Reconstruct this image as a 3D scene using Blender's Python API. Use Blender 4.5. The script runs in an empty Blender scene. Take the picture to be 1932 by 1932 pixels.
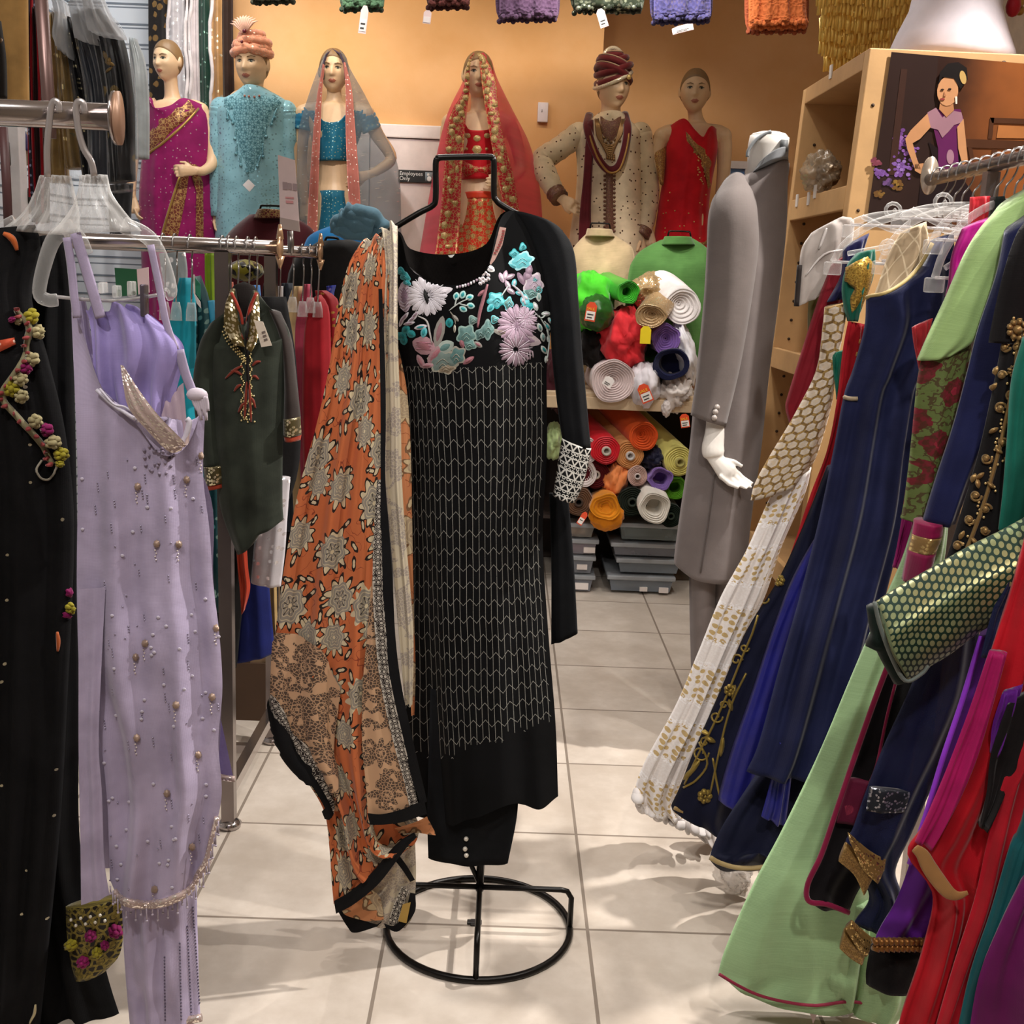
import bpy, bmesh, math, random
from mathutils import Vector as V, Matrix, noise as NZ
from mathutils.bvhtree import BVHTree
S = bpy.context.scene
C = S.collection
PI = math.pi
rnd = random.Random(7)
# ------------------------------------------------------------------ camera
F, H = 2165.0, 1.48
yv = V(((962-966)/F, (966-523)/F, -1)).normalized()
xv = V((1, -.040, 0)); xv = (xv - xv.dot(yv)*yv).normalized()
zv = xv.cross(yv)
ROT = Matrix((xv, yv, zv))              # camera axes -> world
CAM = V((0, 0, H))
cd = bpy.data.cameras.new('camera'); cam = bpy.data.objects.new('camera', cd); C.objects.link(cam)
cd.sensor_width = 36; cd.lens = 36*F/1932; cd.clip_start = .02
cam.matrix_world = Matrix.Translation(CAM) @ ROT.to_4x4()
S.camera = cam


def ray(px, py): return ROT @ V(((px-966)/F, (966-py)/F, -1))


def at(px, py, D):
    r = ray(px, py); return CAM + r*(D/r.y)


def floor_at(px, py, z=0.0):
    r = ray(px, py); return CAM + r*((z-H)/r.z)


def depth(D, z): return (ROT.transposed() @ (V((0, D, z))-CAM)).z*-1


# ------------------------------------------------------------------ materials
def lin(c):
    if isinstance(c, str):
        c = [int(c[i:i+2], 16) for i in (0, 2, 4)]
        c = [x/255 for x in c]
    return tuple((x/12.92 if x <= .04045 else ((x+.055)/1.055)**2.4) for x in c)+(1,)


class X:
    def __init__(s, g, k): s.g, s.k = g, k
    def __add__(s, o): return s.g.m('ADD', s, o)
    __radd__ = __add__
    def __sub__(s, o): return s.g.m('SUBTRACT', s, o)
    def __rsub__(s, o): return s.g.m('SUBTRACT', o, s)
    def __mul__(s, o): return s.g.m('MULTIPLY', s, o)
    __rmul__ = __mul__
    def __truediv__(s, o): return s.g.m('DIVIDE', s, o)
    def __pow__(s, o): return s.g.m('POWER', s, o)
    def __gt__(s, o): return s.g.m('GREATER_THAN', s, o)
    def __lt__(s, o): return s.g.m('LESS_THAN', s, o)
    def sin(s): return s.g.m('SINE', s)
    def abs(s): return s.g.m('ABSOLUTE', s)
    def floor(s): return s.g.m('FLOOR', s)
    def frac(s): return s.g.m('FRACT', s)
    def mod(s, o): return s.g.m('FLOORED_MODULO', s, o)
    def pp(s, o): return s.g.m('PINGPONG', s, o)
    def ss(s, a, b): return s.g.ramp(s, a, b)


class G:
    """small wrapper that writes a procedural material as expressions"""
    def __init__(g, name):
        g.mat = bpy.data.materials.new(name); g.mat.use_nodes = True
        g.nt = g.mat.node_tree; g.b = g.nt.nodes['Principled BSDF']; g.tc = None

    def put(g, sock, v):
        if isinstance(v, X): g.nt.links.new(v.k, sock)
        elif isinstance(v, str): sock.default_value = lin(v)
        else: sock.default_value = v

    def node(g, t, out=0, props=None, **kw):
        n = g.nt.nodes.new('ShaderNode'+t)
        for k, v in (props or {}).items(): setattr(n, k, v)
        for k, v in kw.items(): g.put(n.inputs[k], v)
        if out is None: return n
        return X(g, n.outputs[out])

    def m(g, op, a, b=None, c=None):
        n = g.nt.nodes.new('ShaderNodeMath'); n.operation = op
        for i, v in enumerate((a, b, c)):
            if v is not None: g.put(n.inputs[i], v)
        return X(g, n.outputs[0])

    def ramp(g, x, a, b):
        n = g.nt.nodes.new('ShaderNodeMapRange'); n.interpolation_type = 'SMOOTHSTEP'
        g.put(n.inputs[0], x); n.inputs[1].default_value = a; n.inputs[2].default_value = b
        return X(g, n.outputs[0])

    def mix(g, f, a, b):
        n = g.nt.nodes.new('ShaderNodeMix'); n.data_type = 'RGBA'
        g.put(n.inputs[0], f); g.put(n.inputs[6], a); g.put(n.inputs[7], b)
        return X(g, n.outputs[2])

    def coord(g, k='UV'):
        if not g.tc: g.tc = g.nt.nodes.new('ShaderNodeTexCoord')
        return X(g, g.tc.outputs[k])

    def xyz(g, v):
        n = g.nt.nodes.new('ShaderNodeSeparateXYZ'); g.put(n.inputs[0], v)
        return [X(g, o) for o in n.outputs]

    def vec(g, x, y, z=0.0):
        n = g.nt.nodes.new('ShaderNodeCombineXYZ')
        for i, v in enumerate((x, y, z)): g.put(n.inputs[i], v)
        return X(g, n.outputs[0])

    def noise(g, v, scale, detail=3, rough=.55, out=0, dim='3D'):
        return g.node('TexNoise', out, {'noise_dimensions': dim}, Vector=v, Scale=scale, Detail=detail, Roughness=rough)

    def voro(g, v, scale, rand=1.0, feat='F1'):
        n = g.node('TexVoronoi', None, {'feature': feat, 'voronoi_dimensions': '2D'}, Vector=v, Scale=scale, Randomness=rand)
        return n

    def bump(g, h, strength=.3, dist=.002):
        b = g.node('Bump', 0, None, Height=h, Strength=strength, Distance=dist)
        g.nt.links.new(b.k, g.b.inputs['Normal']); return b

    def done(g, color, rough=.8, metal=0.0, sheen=0.0, alpha=None, spec=.3, trans=None, emit=None):
        B = g.b.inputs
        g.put(B['Base Color'], color); g.put(B['Roughness'], rough); g.put(B['Metallic'], metal)
        B['Sheen Weight'].default_value = sheen; B['Sheen Roughness'].default_value = .4
        g.put(B['Specular IOR Level'], spec)
        if alpha is not None: g.put(B['Alpha'], alpha)
        if trans is not None: g.put(B['Transmission Weight'], trans)
        if emit: g.put(B['Emission Color'], color); B['Emission Strength'].default_value = emit
        return g.mat


_mats = {}


def fab(c, rough=.85, sheen=.25, alpha=None, var=.10, spec=.2, metal=0.0, glit=None, gsc=260, gth=.07, streak=0.0, wr=.25, gr=.42):
    """cloth of one colour: slight mottling, weave and wrinkles; optional glitter sequins"""
    key = (c, rough, sheen, alpha, var, spec, metal, glit, gsc, gth, streak, wr, gr)
    if key in _mats: return _mats[key]
    g = G('cloth_'+c)
    o = g.coord('UV')
    n = g.noise(o, 9, 3)
    x, y, z = g.xyz(o)
    base = lin(c)
    dk = tuple(v*(1-var*2.2) for v in base[:3])+(1,); lt = tuple(min(1, v*(1+var)+.002) for v in base[:3])+(1,)
    col = g.mix(n.ss(.3, .7), dk, lt)
    if streak:
        st = g.noise(g.vec(x*9, y*420), 1.0, 2)
        col = g.mix(st.ss(.35, .75)*streak, col, tuple(min(1, v*1.5+.03) for v in base[:3])+(1,))
    me = metal; ro = rough
    if glit:
        vn = g.voro(o, gsc, 1.0); d = X(g, vn.outputs[0]); cc = g.xyz(X(g, vn.outputs[1]))[0]
        msk = (cc < gth)*(d < gr)
        col = g.mix(msk, col, glit); me = msk*.7+metal; ro = rough-msk*(rough-.25)
    wv = ((x*2600).sin()+(y*2600).sin())*.03
    g.bump(g.noise(o, 30, 3)*1.0+wv, wr, .004)
    _mats[key] = g.done(col, ro, me, sheen, alpha, spec)
    return _mats[key]


def plain(c, rough=.5, metal=0.0, spec=.5, alpha=None, trans=None, bump=0.0, emit=None):
    key = ('p', c, rough, metal, spec, alpha, trans, bump, emit)
    if key in _mats: return _mats[key]
    g = G('surface_'+c)
    o = g.coord('Object')
    n = g.noise(o, 14, 4)
    b = lin(c)
    col = g.mix(n.ss(.25, .75), tuple(v*.92 for v in b[:3])+(1,), tuple(min(1, v*1.05) for v in b[:3])+(1,))
    if bump: g.bump(g.noise(o, 60, 4), bump, .003)
    _mats[key] = g.done(col, rough, metal, 0, alpha, spec, trans, emit)
    return _mats[key]


def clear(c='e8e6e4', alpha=.12, rough=.06):
    """clear injection moulded plastic"""
    key = ('c', c, alpha, rough)
    if key in _mats: return _mats[key]
    g = G('clear_plastic')
    lw = g.node('LayerWeight', 'Facing', None, Blend=.35)
    a = lw*(.5)+alpha
    g.bump(g.noise(g.coord('Object'), 30, 2), .15, .004)
    _mats[key] = g.done(lin(c), rough, 0, 0, a, .9)
    return _mats[key]


# ------------------------------------------------------------------ mesh collector
class MB:
    def __init__(s): s.v = []; s.f = []; s.mi = []; s.uv = []; s.mats = []; s.cur = 0

    def mat(s, m):
        if m not in s.mats: s.mats.append(m)
        s.cur = s.mats.index(m); return s

    def add(s, vs, fs, uvs=None):
        o = len(s.v); s.v += [V(p) for p in vs]
        if uvs is None: uvs = [(p[0]+p[1]*.37, p[2]) for p in vs]
        s.uv += uvs
        for f in fs: s.f.append([i+o for i in f]); s.mi.append(s.cur)
        return s

    def box(s, lo, hi, rot=None, bev=0.0):
        lo, hi = V(lo), V(hi); c = (lo+hi)/2; h = (hi-lo)/2
        if bev > 0:
            bm = bmesh.new(); bmesh.ops.create_cube(bm, size=2)
            for v in bm.verts: v.co = V((v.co.x*h.x, v.co.y*h.y, v.co.z*h.z))
            bmesh.ops.bevel(bm, geom=bm.edges[:], offset=bev, segments=2, affect='EDGES', profile=.6)
            bm.verts.index_update()
            vs = [v.co.copy() for v in bm.verts]; fs = [[v.index for v in f.verts] for f in bm.faces]; bm.free()
        else:
            vs = [V((x*h.x, y*h.y, z*h.z)) for x in (-1, 1) for y in (-1, 1) for z in (-1, 1)]
            fs = [(0, 1, 3, 2), (4, 6, 7, 5), (0, 4, 5, 1), (2, 3, 7, 6), (0, 2, 6, 4), (1, 5, 7, 3)]
        if rot: vs = [rot @ v for v in vs]
        return s.add([v+c for v in vs], fs)

    def tube(s, path, r, n=8, closed=False, cap=True, sq=None):
        """tube along world points; r a number or list; sq=(a,b) flattens the section"""
        P = [V(p) for p in path]; N = len(P)
        R = r if isinstance(r, (list, tuple)) else [r]*N
        vs = []; uv = []; up = None; L = 0
        for i, p in enumerate(P):
            a = P[i-1] if (i > 0 or closed) else p; b = P[(i+1) % N] if (i < N-1 or closed) else p
            t = (b-a); t = t.normalized() if t.length > 1e-9 else V((0, 0, 1))
            if up is None: up = V((0, -1, 0)) if abs(t.y) < .9 else V((0, 0, 1))
            w = t.cross(up); w = w.normalized() if w.length > 1e-6 else t.orthogonal().normalized()
            up = w.cross(t).normalized()
            if i: L += (p-P[i-1]).length
            for k in range(n):
                th = 2*PI*k/n; ca, sa = math.cos(th), math.sin(th)
                if sq: ca *= sq[0]; sa *= sq[1]
                vs.append(p+(w*ca+up*sa)*R[i]); uv.append((k/n*R[i]*6, L))
        fs = []
        for i in range(N if closed else N-1):
            for k in range(n):
                a = i*n+k; b = i*n+(k+1) % n; c = ((i+1) % N)*n
                fs.append((a, b, c+(k+1) % n, c+k))
        if cap and not closed: fs += [tuple(range(n))[::-1], tuple((N-1)*n+k for k in range(n))]
        return s.add(vs, fs, uv)

    def ball(s, c, r, n=10, m=6):
        c = V(c); r = V(r) if isinstance(r, (tuple, list, V)) else V((r, r, r))
        vs = [c+V((0, 0, r.z))]
        for j in range(1, m):
            ph = PI*j/m
            for k in range(n):
                th = 2*PI*k/n
                vs.append(c+V((r.x*math.sin(ph)*math.cos(th), r.y*math.sin(ph)*math.sin(th), r.z*math.cos(ph))))
        vs.append(c-V((0, 0, r.z)))
        fs = [(0, 1+k, 1+(k+1) % n) for k in range(n)]
        for j in range(m-2):
            for k in range(n):
                a = 1+j*n; fs.append((a+k, a+n+k, a+n+(k+1) % n, a+(k+1) % n))
        l = len(vs)-1; a = 1+(m-2)*n
        fs += [(l, a+(k+1) % n, a+k) for k in range(n)]
        return s.add(vs, fs)

    def rings(s, rings, n=24, cap=True, uvs=1.0):
        """loft of elliptical rings (x,y,z,rx,ry)"""
        vs = []; uv = []
        for (x, y, z, rx, ry) in rings:
            for k in range(n):
                th = 2*PI*k/n
                vs.append((x+rx*math.cos(th), y+ry*math.sin(th), z)); uv.append((th*rx*uvs, z))
        fs = []
        for i in range(len(rings)-1):
            for k in range(n):
                a = i*n; fs.append((a+k, a+(k+1) % n, a+n+(k+1) % n, a+n+k))
        if cap:
            fs += [tuple(range(n))[::-1], tuple((len(rings)-1)*n+k for k in range(n))]
        return s.add(vs, fs, uv)

    def grid(s, rows, wrap=False, uvs=None):
        nu = len(rows[0]); vs = [p for r in rows for p in r]; fs = []
        for i in range(len(rows)-1):
            for k in range(nu if wrap else nu-1):
                a = i*nu; fs.append((a+k, a+(k+1) % nu, a+nu+(k+1) % nu, a+nu+k))
        return s.add(vs, fs, uvs)

    def plate(s, pts, nrm, th):
        """flat polygon of world points given thickness th along nrm"""
        n = V(nrm).normalized()*th; P = [V(p) for p in pts]; k = len(P)
        vs = P+[p-n for p in P]
        fs = [tuple(range(k)), tuple(range(2*k-1, k-1, -1))]+[((i+1) % k, i, i+k, (i+1) % k+k) for i in range(k)]
        return s.add(vs, fs)

    def bvh(s): return BVHTree.FromPolygons(s.v, s.f)

    def build(s, name, parent=None, smooth=True, mats=None, recalc=True, sub=0):
        if not s.v: return None
        me = bpy.data.meshes.new(name)
        if parent is not None: base = wloc(parent)
        else:
            xs = [p.x for p in s.v]; ys = [p.y for p in s.v]; zs = [p.z for p in s.v]
            base = V(((min(xs)+max(xs))/2, (min(ys)+max(ys))/2, min(zs)))
        me.from_pydata([p-base for p in s.v], [], s.f)
        for m in (mats or s.mats): me.materials.append(m)
        me.polygons.foreach_set('material_index', s.mi)
        me.polygons.foreach_set('use_smooth', [smooth]*len(s.f))
        ul = me.uv_layers.new(name='UVMap')
        li = [0]*len(me.loops); me.loops.foreach_get('vertex_index', li)
        ul.data.foreach_set('uv', [c for i in li for c in s.uv[i]])
        if recalc:
            bm = bmesh.new(); bm.from_mesh(me); bmesh.ops.recalc_face_normals(bm, faces=bm.faces); bm.to_mesh(me); bm.free()
        me.update()
        o = bpy.data.objects.new(name, me); C.objects.link(o)
        if parent is not None: o.parent = parent
        else: o.location = base
        if sub:
            md = o.modifiers.new('sub', 'SUBSURF'); md.levels = md.render_levels = sub
        return o


def wloc(o):
    p = V((0, 0, 0))
    while o is not None: p += o.location; o = o.parent
    return p


def tag(o, label, cat, group=None):
    o['label'] = label; o['category'] = cat
    if group: o['group'] = group
    return o


def thing(name, label, cat, loc, group=None):
    o = bpy.data.objects.new(name, None); C.objects.link(o); o.location = V(loc); o.empty_display_size = .05
    return tag(o, label, cat, group)


def struct(mb, name, smooth=False, parent=None):
    o = mb.build(name, parent, smooth=smooth, recalc=True)
    if parent is None: o['kind'] = 'structure'
    return o


# ------------------------------------------------------------------ cloth
def cr(a, b, c, d, t):
    return (b*2+(c-a)*t+(a*2-b*5+c*4-d)*t*t+(b*3-a-c*3+d)*t*t*t)*.5


def crs(L, t):
    n = len(L)-1
    if n == 0: return L[0]
    if n == 1: return L[0].lerp(L[1], t)
    i = min(int(t*n), n-1); f = t*n-i
    a = L[i-1] if i > 0 else L[0]*2-L[1]
    d = L[i+2] if i+2 <= n else L[n]*2-L[n-1]
    return cr(a, L[i], L[i+1], d, f)


def foldf(spec, u, v):
    """height of the folds at (u,v): spec=(amp,freq,seed[,growth[,drift]])"""
    if not spec: return 0.0
    amp, fr, sd = spec[:3]; gr = spec[3] if len(spec) > 3 else .6; dr = spec[4] if len(spec) > 4 else .12
    w = dr*NZ.noise((sd*3.1, v*2.2, .5))*2
    a = math.sin(2*PI*(fr*(u+w*.5)+sd*.37)); b = math.sin(2*PI*(fr*1.73*(u-w*.4)+sd*.71)); c = NZ.noise((u*fr*1.3, v*3.0, sd*5.3))
    g = (.25+.75*v**gr) if gr >= 0 else 1.0
    return amp*g*(.55*a+.3*b+.6*c)


def net(mb, grid, nu=20, nv=30, t=0.0, back=True, fold=None, th=.0, world=False, bulge=.6, uvw=None, sag=0):
    """cloth from a control net of (px,py,depth) points. t: half thickness bulge of a closed body;
    back=False gives a single sheet (th = cloth thickness)"""
    g = []
    for r in grid:
        if len(r) in (5, 6) and not isinstance(r[0], (tuple, list, V)):
            r = [(r[0], r[1], r[4]), (r[2], r[3], r[5] if len(r) == 6 else r[4])]
        g.append([V(p) if world else at(*p) for p in r])
    mids = [sum(r, V((0, 0, 0)))/len(r) for r in g]
    cum = [0]
    for a, b in zip(mids, mids[1:]): cum.append(cum[-1]+max((b-a).length, 1e-4))
    tot = cum[-1]; nr = len(g)-1
    fr = []; uvf = []
    rows = []
    for j in range(nv+1):
        s = j/nv*tot; i = 0
        while i < nr-1 and cum[i+1] < s: i += 1
        tt = (i+(s-cum[i])/(cum[i+1]-cum[i]))/nr
        cps = [crs([g[q][k] for q in range(nr+1)], tt) for k in range(len(g[0]))]
        rows.append([crs(cps, k/nu) for k in range(nu+1)])
    front = []; bk = []; uvr = []
    for j, r in enumerate(rows):
        v = j/nv
        w = (r[-1]-r[0]).length
        up = (rows[max(j-1, 0)][nu//2]-rows[min(j+1, nv)][nu//2])
        ac = r[-1]-r[0]
        n = up.cross(ac)
        n = n.normalized() if n.length > 1e-8 else V((0, -1, 0))
        if n.y > 0: n = -n
        tv = t(v) if callable(t) else t
        fl = []; bl = []; ul = []
        for k, p in enumerate(r):
            u = k/nu
            e = max(math.sin(PI*u), 0.0)
            d = foldf(fold, u, v)*(min(1, e*2.2) if back and t else (.35+.65*min(1, e*2)))
            fl.append(p+n*(tv*e**bulge+d))
            bl.append(p-n*(tv*e**bulge-d*.4) if t else p+n*(d-th))
            ul.append(((u-.5)*(uvw or w), v*tot))
        front.append(fl); bk.append(bl); uvr.append(ul)
    N = (nu+1)
    vs = [p for r in front for p in r]; uv = [c for r in uvr for c in r]
    fs = []
    for j in range(nv):
        for k in range(nu):
            a = j*N+k; fs.append((a, a+1, a+N+1, a+N))
    if back:
        off = len(vs); vs += [p for r in bk for p in r]; uv += [(c[0]+.31, c[1]) for r in uvr for c in r]
        for j in range(nv):
            for k in range(nu):
                a = off+j*N+k; fs.append((a+1, a, a+N, a+N+1))
        for j in range(nv):
            a = j*N; fs.append((a, a+N, off+a+N, off+a)); b = a+nu; fs.append((b+N, b, off+b, off+b+N))
        for k in range(nu):
            fs.append((k+1, k, off+k, off+k+1)); q = nv*N+k; fs.append((q, q+1, off+q+1, off+q))
    mb.add(vs, fs, uv)
    return front


def garment(label, cat, grid, m, name, group=None, parent=None, **kw):
    mb = MB().mat(m); net(mb, grid, **kw)
    o = mb.build(name, parent)
    if parent is None: tag(o, label, cat, group)
    o_b = mb.bvh()
    return o, o_b


def hit(bvh, px, py, off=.002):
    r = ray(px, py).normalized()
    h = bvh.ray_cast(CAM, r)
    if h[0] is None: return None
    n = h[1]
    if n.dot(r) > 0: n = -n
    return h[0]+n*off-r*off*.5, n


def decal(mb, bvh, pts, off=.003, puff=.002, rings=2):
    """raised embroidery / applique patch following the cloth under it"""
    cx = sum(p[0] for p in pts)/len(pts); cy = sum(p[1] for p in pts)/len(pts)
    c = hit(bvh, cx, cy, off+puff)
    if c is None: return
    vs = [c[0]]; n = len(pts)
    for q in range(1, rings+1):
        f = q/rings
        for p in pts:
            h = hit(bvh, cx+(p[0]-cx)*f, cy+(p[1]-cy)*f, off+puff*(1-f*f) if q < rings else off*.3)
            if h is None:
                h = (vs[0] if q == 1 else vs[1+(q-2)*n+(len(vs)-1) % n], None)
            vs.append(h[0])
    fs = [(0, 1+k, 1+(k+1) % n) for k in range(n)]
    for q in range(rings-1):
        for k in range(n):
            a = 1+q*n; fs.append((a+k, a+n+k, a+n+(k+1) % n, a+(k+1) % n))
    mb.add(vs, fs, [(v.x, v.z) for v in vs])


def stroke(mb, bvh, pts, w, off=.003, n=5, taper=True):
    """raised embroidered line through pixels"""
    P = []
    d = [V((p[0], p[1], 0)) for p in pts]
    m = max(3, (len(d)-1)*4)
    for i in range(m+1):
        q = crs(d, i/m); h = hit(bvh, q.x, q.y, off*.5)
        if h: P.append(h[0])
    if len(P) < 2: return
    N = len(P)
    R = [w*(.45+.55*math.sin(PI*min(1, max(0, (i+.6)/(N)))) if taper else 1) for i in range(N)]
    mb.tube(P, R, n)


def beads(mb, bvh, pts, r, n=6, m=4):
    for p in pts:
        h = hit(bvh, p[0], p[1], r*.4)
        if h: mb.ball(h[0], r, n, m)


def ell(cx, cy, rx, ry, a=0.0, n=12, lobes=0, amp=0.0):
    ca, sa = math.cos(a), math.sin(a); o = []
    for k in range(n):
        t = 2*PI*k/n; q = 1+amp*math.cos(lobes*t)
        x, y = rx*q*math.cos(t), ry*q*math.sin(t)
        o.append((cx+x*ca-y*sa, cy+x*sa+y*ca))
    return o


def leaf(cx, cy, L, w, a, n=12):
    o = []
    for k in range(n):
        t = 2*PI*k/n
        x = L*math.cos(t); y = w*math.sin(t)*(abs(math.sin(t))**.4)
        o.append((cx+x*math.cos(a)-y*math.sin(a), cy+x*math.sin(a)+y*math.cos(a)))
    return o


def lerp(a, b, t): return a+(b-a)*t


def wire(px, D, k=1):
    """world path through pixel points, smoothed"""
    P = [at(p[0], p[1], p[2] if len(p) > 2 else D) for p in px]
    if k <= 1: return P
    n = (len(P)-1)*k
    return [crs(P, i/n) for i in range(n+1)]
# ------------------------------------------------------------------ setting
XL, XR, YB, YR, ZC = -2.45, 2.5, 6.65, 7.3, 3.45
XC = at(1140, 60, YB).x                      # corner where the back wall steps back
g = G('floor_tile'); x, y, z = g.xyz(g.coord('Object'))
TS = .4655
fx = ((x-.213)/TS); fy = ((y-2.2)/TS)
cell = g.vec(fx.floor(), fy.floor())
ex = (fx.frac()-.5).abs(); ey = (fy.frac()-.5).abs()
grout = g.m('MAXIMUM', ex, ey) > .4915
vo = g.node('TexWhiteNoise', 0, {'noise_dimensions': '2D'}, Vector=cell)
n1 = g.noise(g.vec(x+vo*7, y+vo*5, z), 4.5, 6, .65); n2 = g.noise(g.vec(x+vo*3, y-vo*9, z), 22, 4, .6)
c = g.mix(n1.ss(.3, .72), 'bbaea0', 'd6cbbf'); c = g.mix(n2.ss(.4, .75)*.4, c, 'c0b3a6')
c = g.mix(vo*.18, c, 'c2b6aa'); c = g.mix(grout, c, '85786c')
g.bump(g.m('SUBTRACT', 1.0, grout)*.6+n2*.15, .25, .003)
M_FLOOR = g.done(c, g.mix(grout, (.42,)*3+(1,), (.8,)*3+(1,)), spec=.35)
g = G('peach_plaster'); o = g.coord('Object'); n = g.noise(o, 1.4, 5, .6); n2 = g.noise(o, 90, 2)
g.bump(n2, .12, .003); M_WALL = g.done(g.mix(n.ss(.3, .75), 'd8a268', 'e6b582'), .85)
g = G('slat_panel'); x, y, z = g.xyz(g.coord('Object')); gr = (z/.105).frac()
M_SLAT = g.done(g.mix(gr > .93, 'e9edf2', '7d858f'), .45, spec=.4)
M_CEIL = plain('e9e6e0', .9); M_WHITE = plain('eae4e4', .55)
mb = MB().mat(M_FLOOR).box((XL, -2.2, -.06), (XR, YR, 0)); f = struct(mb, 'floor')
mb = MB().mat(M_CEIL).box((XL, -2.2, ZC), (XR, YR, ZC+.06)); struct(mb, 'ceiling')
XS = at(438, 100, YB).x
mb = MB().mat(M_WALL).box((XS, YB, 0), (XC, YB+.1, ZC)).box((XC-.1, YB+.1, 0), (XC, YR, ZC)); struct(mb, 'wall_back')
mb = MB().mat(M_WALL).box((XC, YR, 0), (XR, YR+.1, ZC)); struct(mb, 'wall_recess')
mb = MB().mat(M_SLAT).box((XL, YB, 0), (XS, YB+.1, ZC))
for k in range(34): mb.mat(plain('7d858f')).box((XL, YB-.003, k*.1035+.05), (XS, YB+.01, k*.1035+.06)); mb.mat(M_SLAT)
struct(mb, 'wall_slats')
mb = MB().mat(M_SLAT).box((XL-.1, -2.2, 0), (XL, YB+.1, ZC))
for k in range(34): mb.mat(plain('7d858f')).box((XL-.01, 3.4, k*.1035+.05), (XL+.003, YB, k*.1035+.06)); mb.mat(M_SLAT)
struct(mb, 'wall_left')
mb = MB().mat(plain('d8c9b4', .9)).box((XR, -2.2, 0), (XR+.1, YR+.1, ZC)); struct(mb, 'wall_right')
mb = MB().mat(plain('d8c9b4', .9)).box((XL-.1, -2.3, 0), (XR+.1, -2.2, ZC)); struct(mb, 'wall_front')

# white door with its frame and black sign
dl, dr = at(700, 260, YB).x, at(905, 260, YB).x; zt = at(770, 237, YB).z
door = thing('door_1', '', '', ((dl+dr)/2, YB-.02, 0)); del door['label'], door['category']; door['kind'] = 'structure'
M_DOOR = plain('e3d3d0', .5)
mb = MB().mat(M_DOOR).box((dl, YB-.03, 0), (dr, YB, zt-.075)); struct(mb, 'door_panel', parent=door)
mb = MB().mat(plain('e8dcda', .5)).box((dl-.07, YB-.045, zt-.07), (dr+.07, YB, zt), bev=.006).box((dl-.07, YB-.045, 0), (dl-.004, YB, zt-.07)).box((dr+.004, YB-.045, 0), (dr+.07, YB, zt-.07))
struct(mb, 'door_frame', parent=door)


def text(s, org, xd, ud, size, m, parent, name='lettering', th=.0006):
    cu = bpy.data.curves.new('t', 'FONT'); cu.body = s; cu.size = size; cu.extrude = th; cu.resolution_u = 2
    o = bpy.data.objects.new('t', cu); C.objects.link(o)
    dg = bpy.context.evaluated_depsgraph_get(); me = o.evaluated_get(dg).to_mesh()
    xd = V(xd).normalized(); ud = V(ud).normalized(); nd = xd.cross(ud)
    vs = [V(org)+xd*v.co.x+ud*v.co.y+nd*v.co.z for v in me.vertices]; fs = [list(p.vertices) for p in me.polygons]
    o.evaluated_get(dg).to_mesh_clear(); bpy.data.objects.remove(o); bpy.data.curves.remove(cu)
    mb = MB().mat(m); mb.add(vs, fs)
    return mb.build(name, parent, smooth=False) if parent is not None else mb


s0 = at(752, 320, YB-.035); s1 = at(818, 346, YB-.035)
sg = thing('door_sign', 'black plastic sign with white lettering on the white door', 'sign', (s0.x, YB-.035, s1.z))
mb = MB().mat(plain('141414', .4)).box((s0.x, YB-.045, s1.z), (s1.x, YB-.03, s0.z), bev=.002); mb.build('plate', sg, smooth=False)
hh = s0.z-s1.z
text('Employees', (s0.x+.006, YB-.0455, s1.z+hh*.56), (1, 0, 0), (0, 0, 1), .030, plain('e8e8e8'), sg)
text('Only', (s0.x+.006, YB-.0455, s1.z+hh*.16), (1, 0, 0), (0, 0, 1), .030, plain('e8e8e8'), sg)
mb = MB().mat(plain('8d97a0')).box((s1.x-.047, YB-.0462, s1.z+.008), (s1.x-.006, YB-.045, s0.z-.008))
mb.mat(plain('eeeeee')).ball((s1.x-.03, YB-.047, s0.z-.022), (.007, .001, .008)).ball((s1.x-.024, YB-.047, s1.z+.022), (.013, .001, .014)); mb.build('pictogram', sg)
p0 = at(1015, 194, YB); p1 = at(1033, 232, YB)
sw = thing('wall_sensor', 'small white plastic box mounted on the peach wall between bride and groom', 'sensor', (p0.x, YB, p1.z))
MB().mat(plain('e4d8dc', .4)).box((p0.x, YB-.03, p1.z), (p1.x, YB, p0.z), bev=.004).build('housing', sw)
MB().mat(plain('b8aeb4')).box((p0.x+.02, YB-.0325, (p0.z+p1.z)/2-.0), (p0.x+.026, YB-.029, (p0.z+p1.z)/2+.014)).build('slot', sw)
# white framed unit with blue panes in the recess
q0 = at(1362, 305, YR-.02); q1 = at(1425, 420, YR-.02)
wn = thing('window_1', '', '', ((q0.x+q1.x)/2, YR-.03, 0)); del wn['label'], wn['category']; wn['kind'] = 'structure'
mb = MB().mat(M_WHITE)
for a, b in ((0, .05), (.14, .22), (.31, .4)): mb.box((q0.x+a, YR-.06, .3), (q0.x+b, YR-.01, q0.z))
mb.box((q0.x-.004, YR-.064, q0.z-.04), (q0.x+.404, YR-.006, q0.z+.003)); struct(mb, 'window_frame', parent=wn)
mb = MB().mat(plain('6f95c8', .25)).box((q0.x+.05, YR-.03, .3), (q0.x+.14, YR-.02, q0.z-.04)); struct(mb, 'window_pane', parent=wn)
mb = MB().mat(plain('9a9488', .25)).box((q0.x+.22, YR-.03, .3), (q0.x+.31, YR-.02, q0.z-.04)); struct(mb, 'window_pane', parent=wn)


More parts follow.
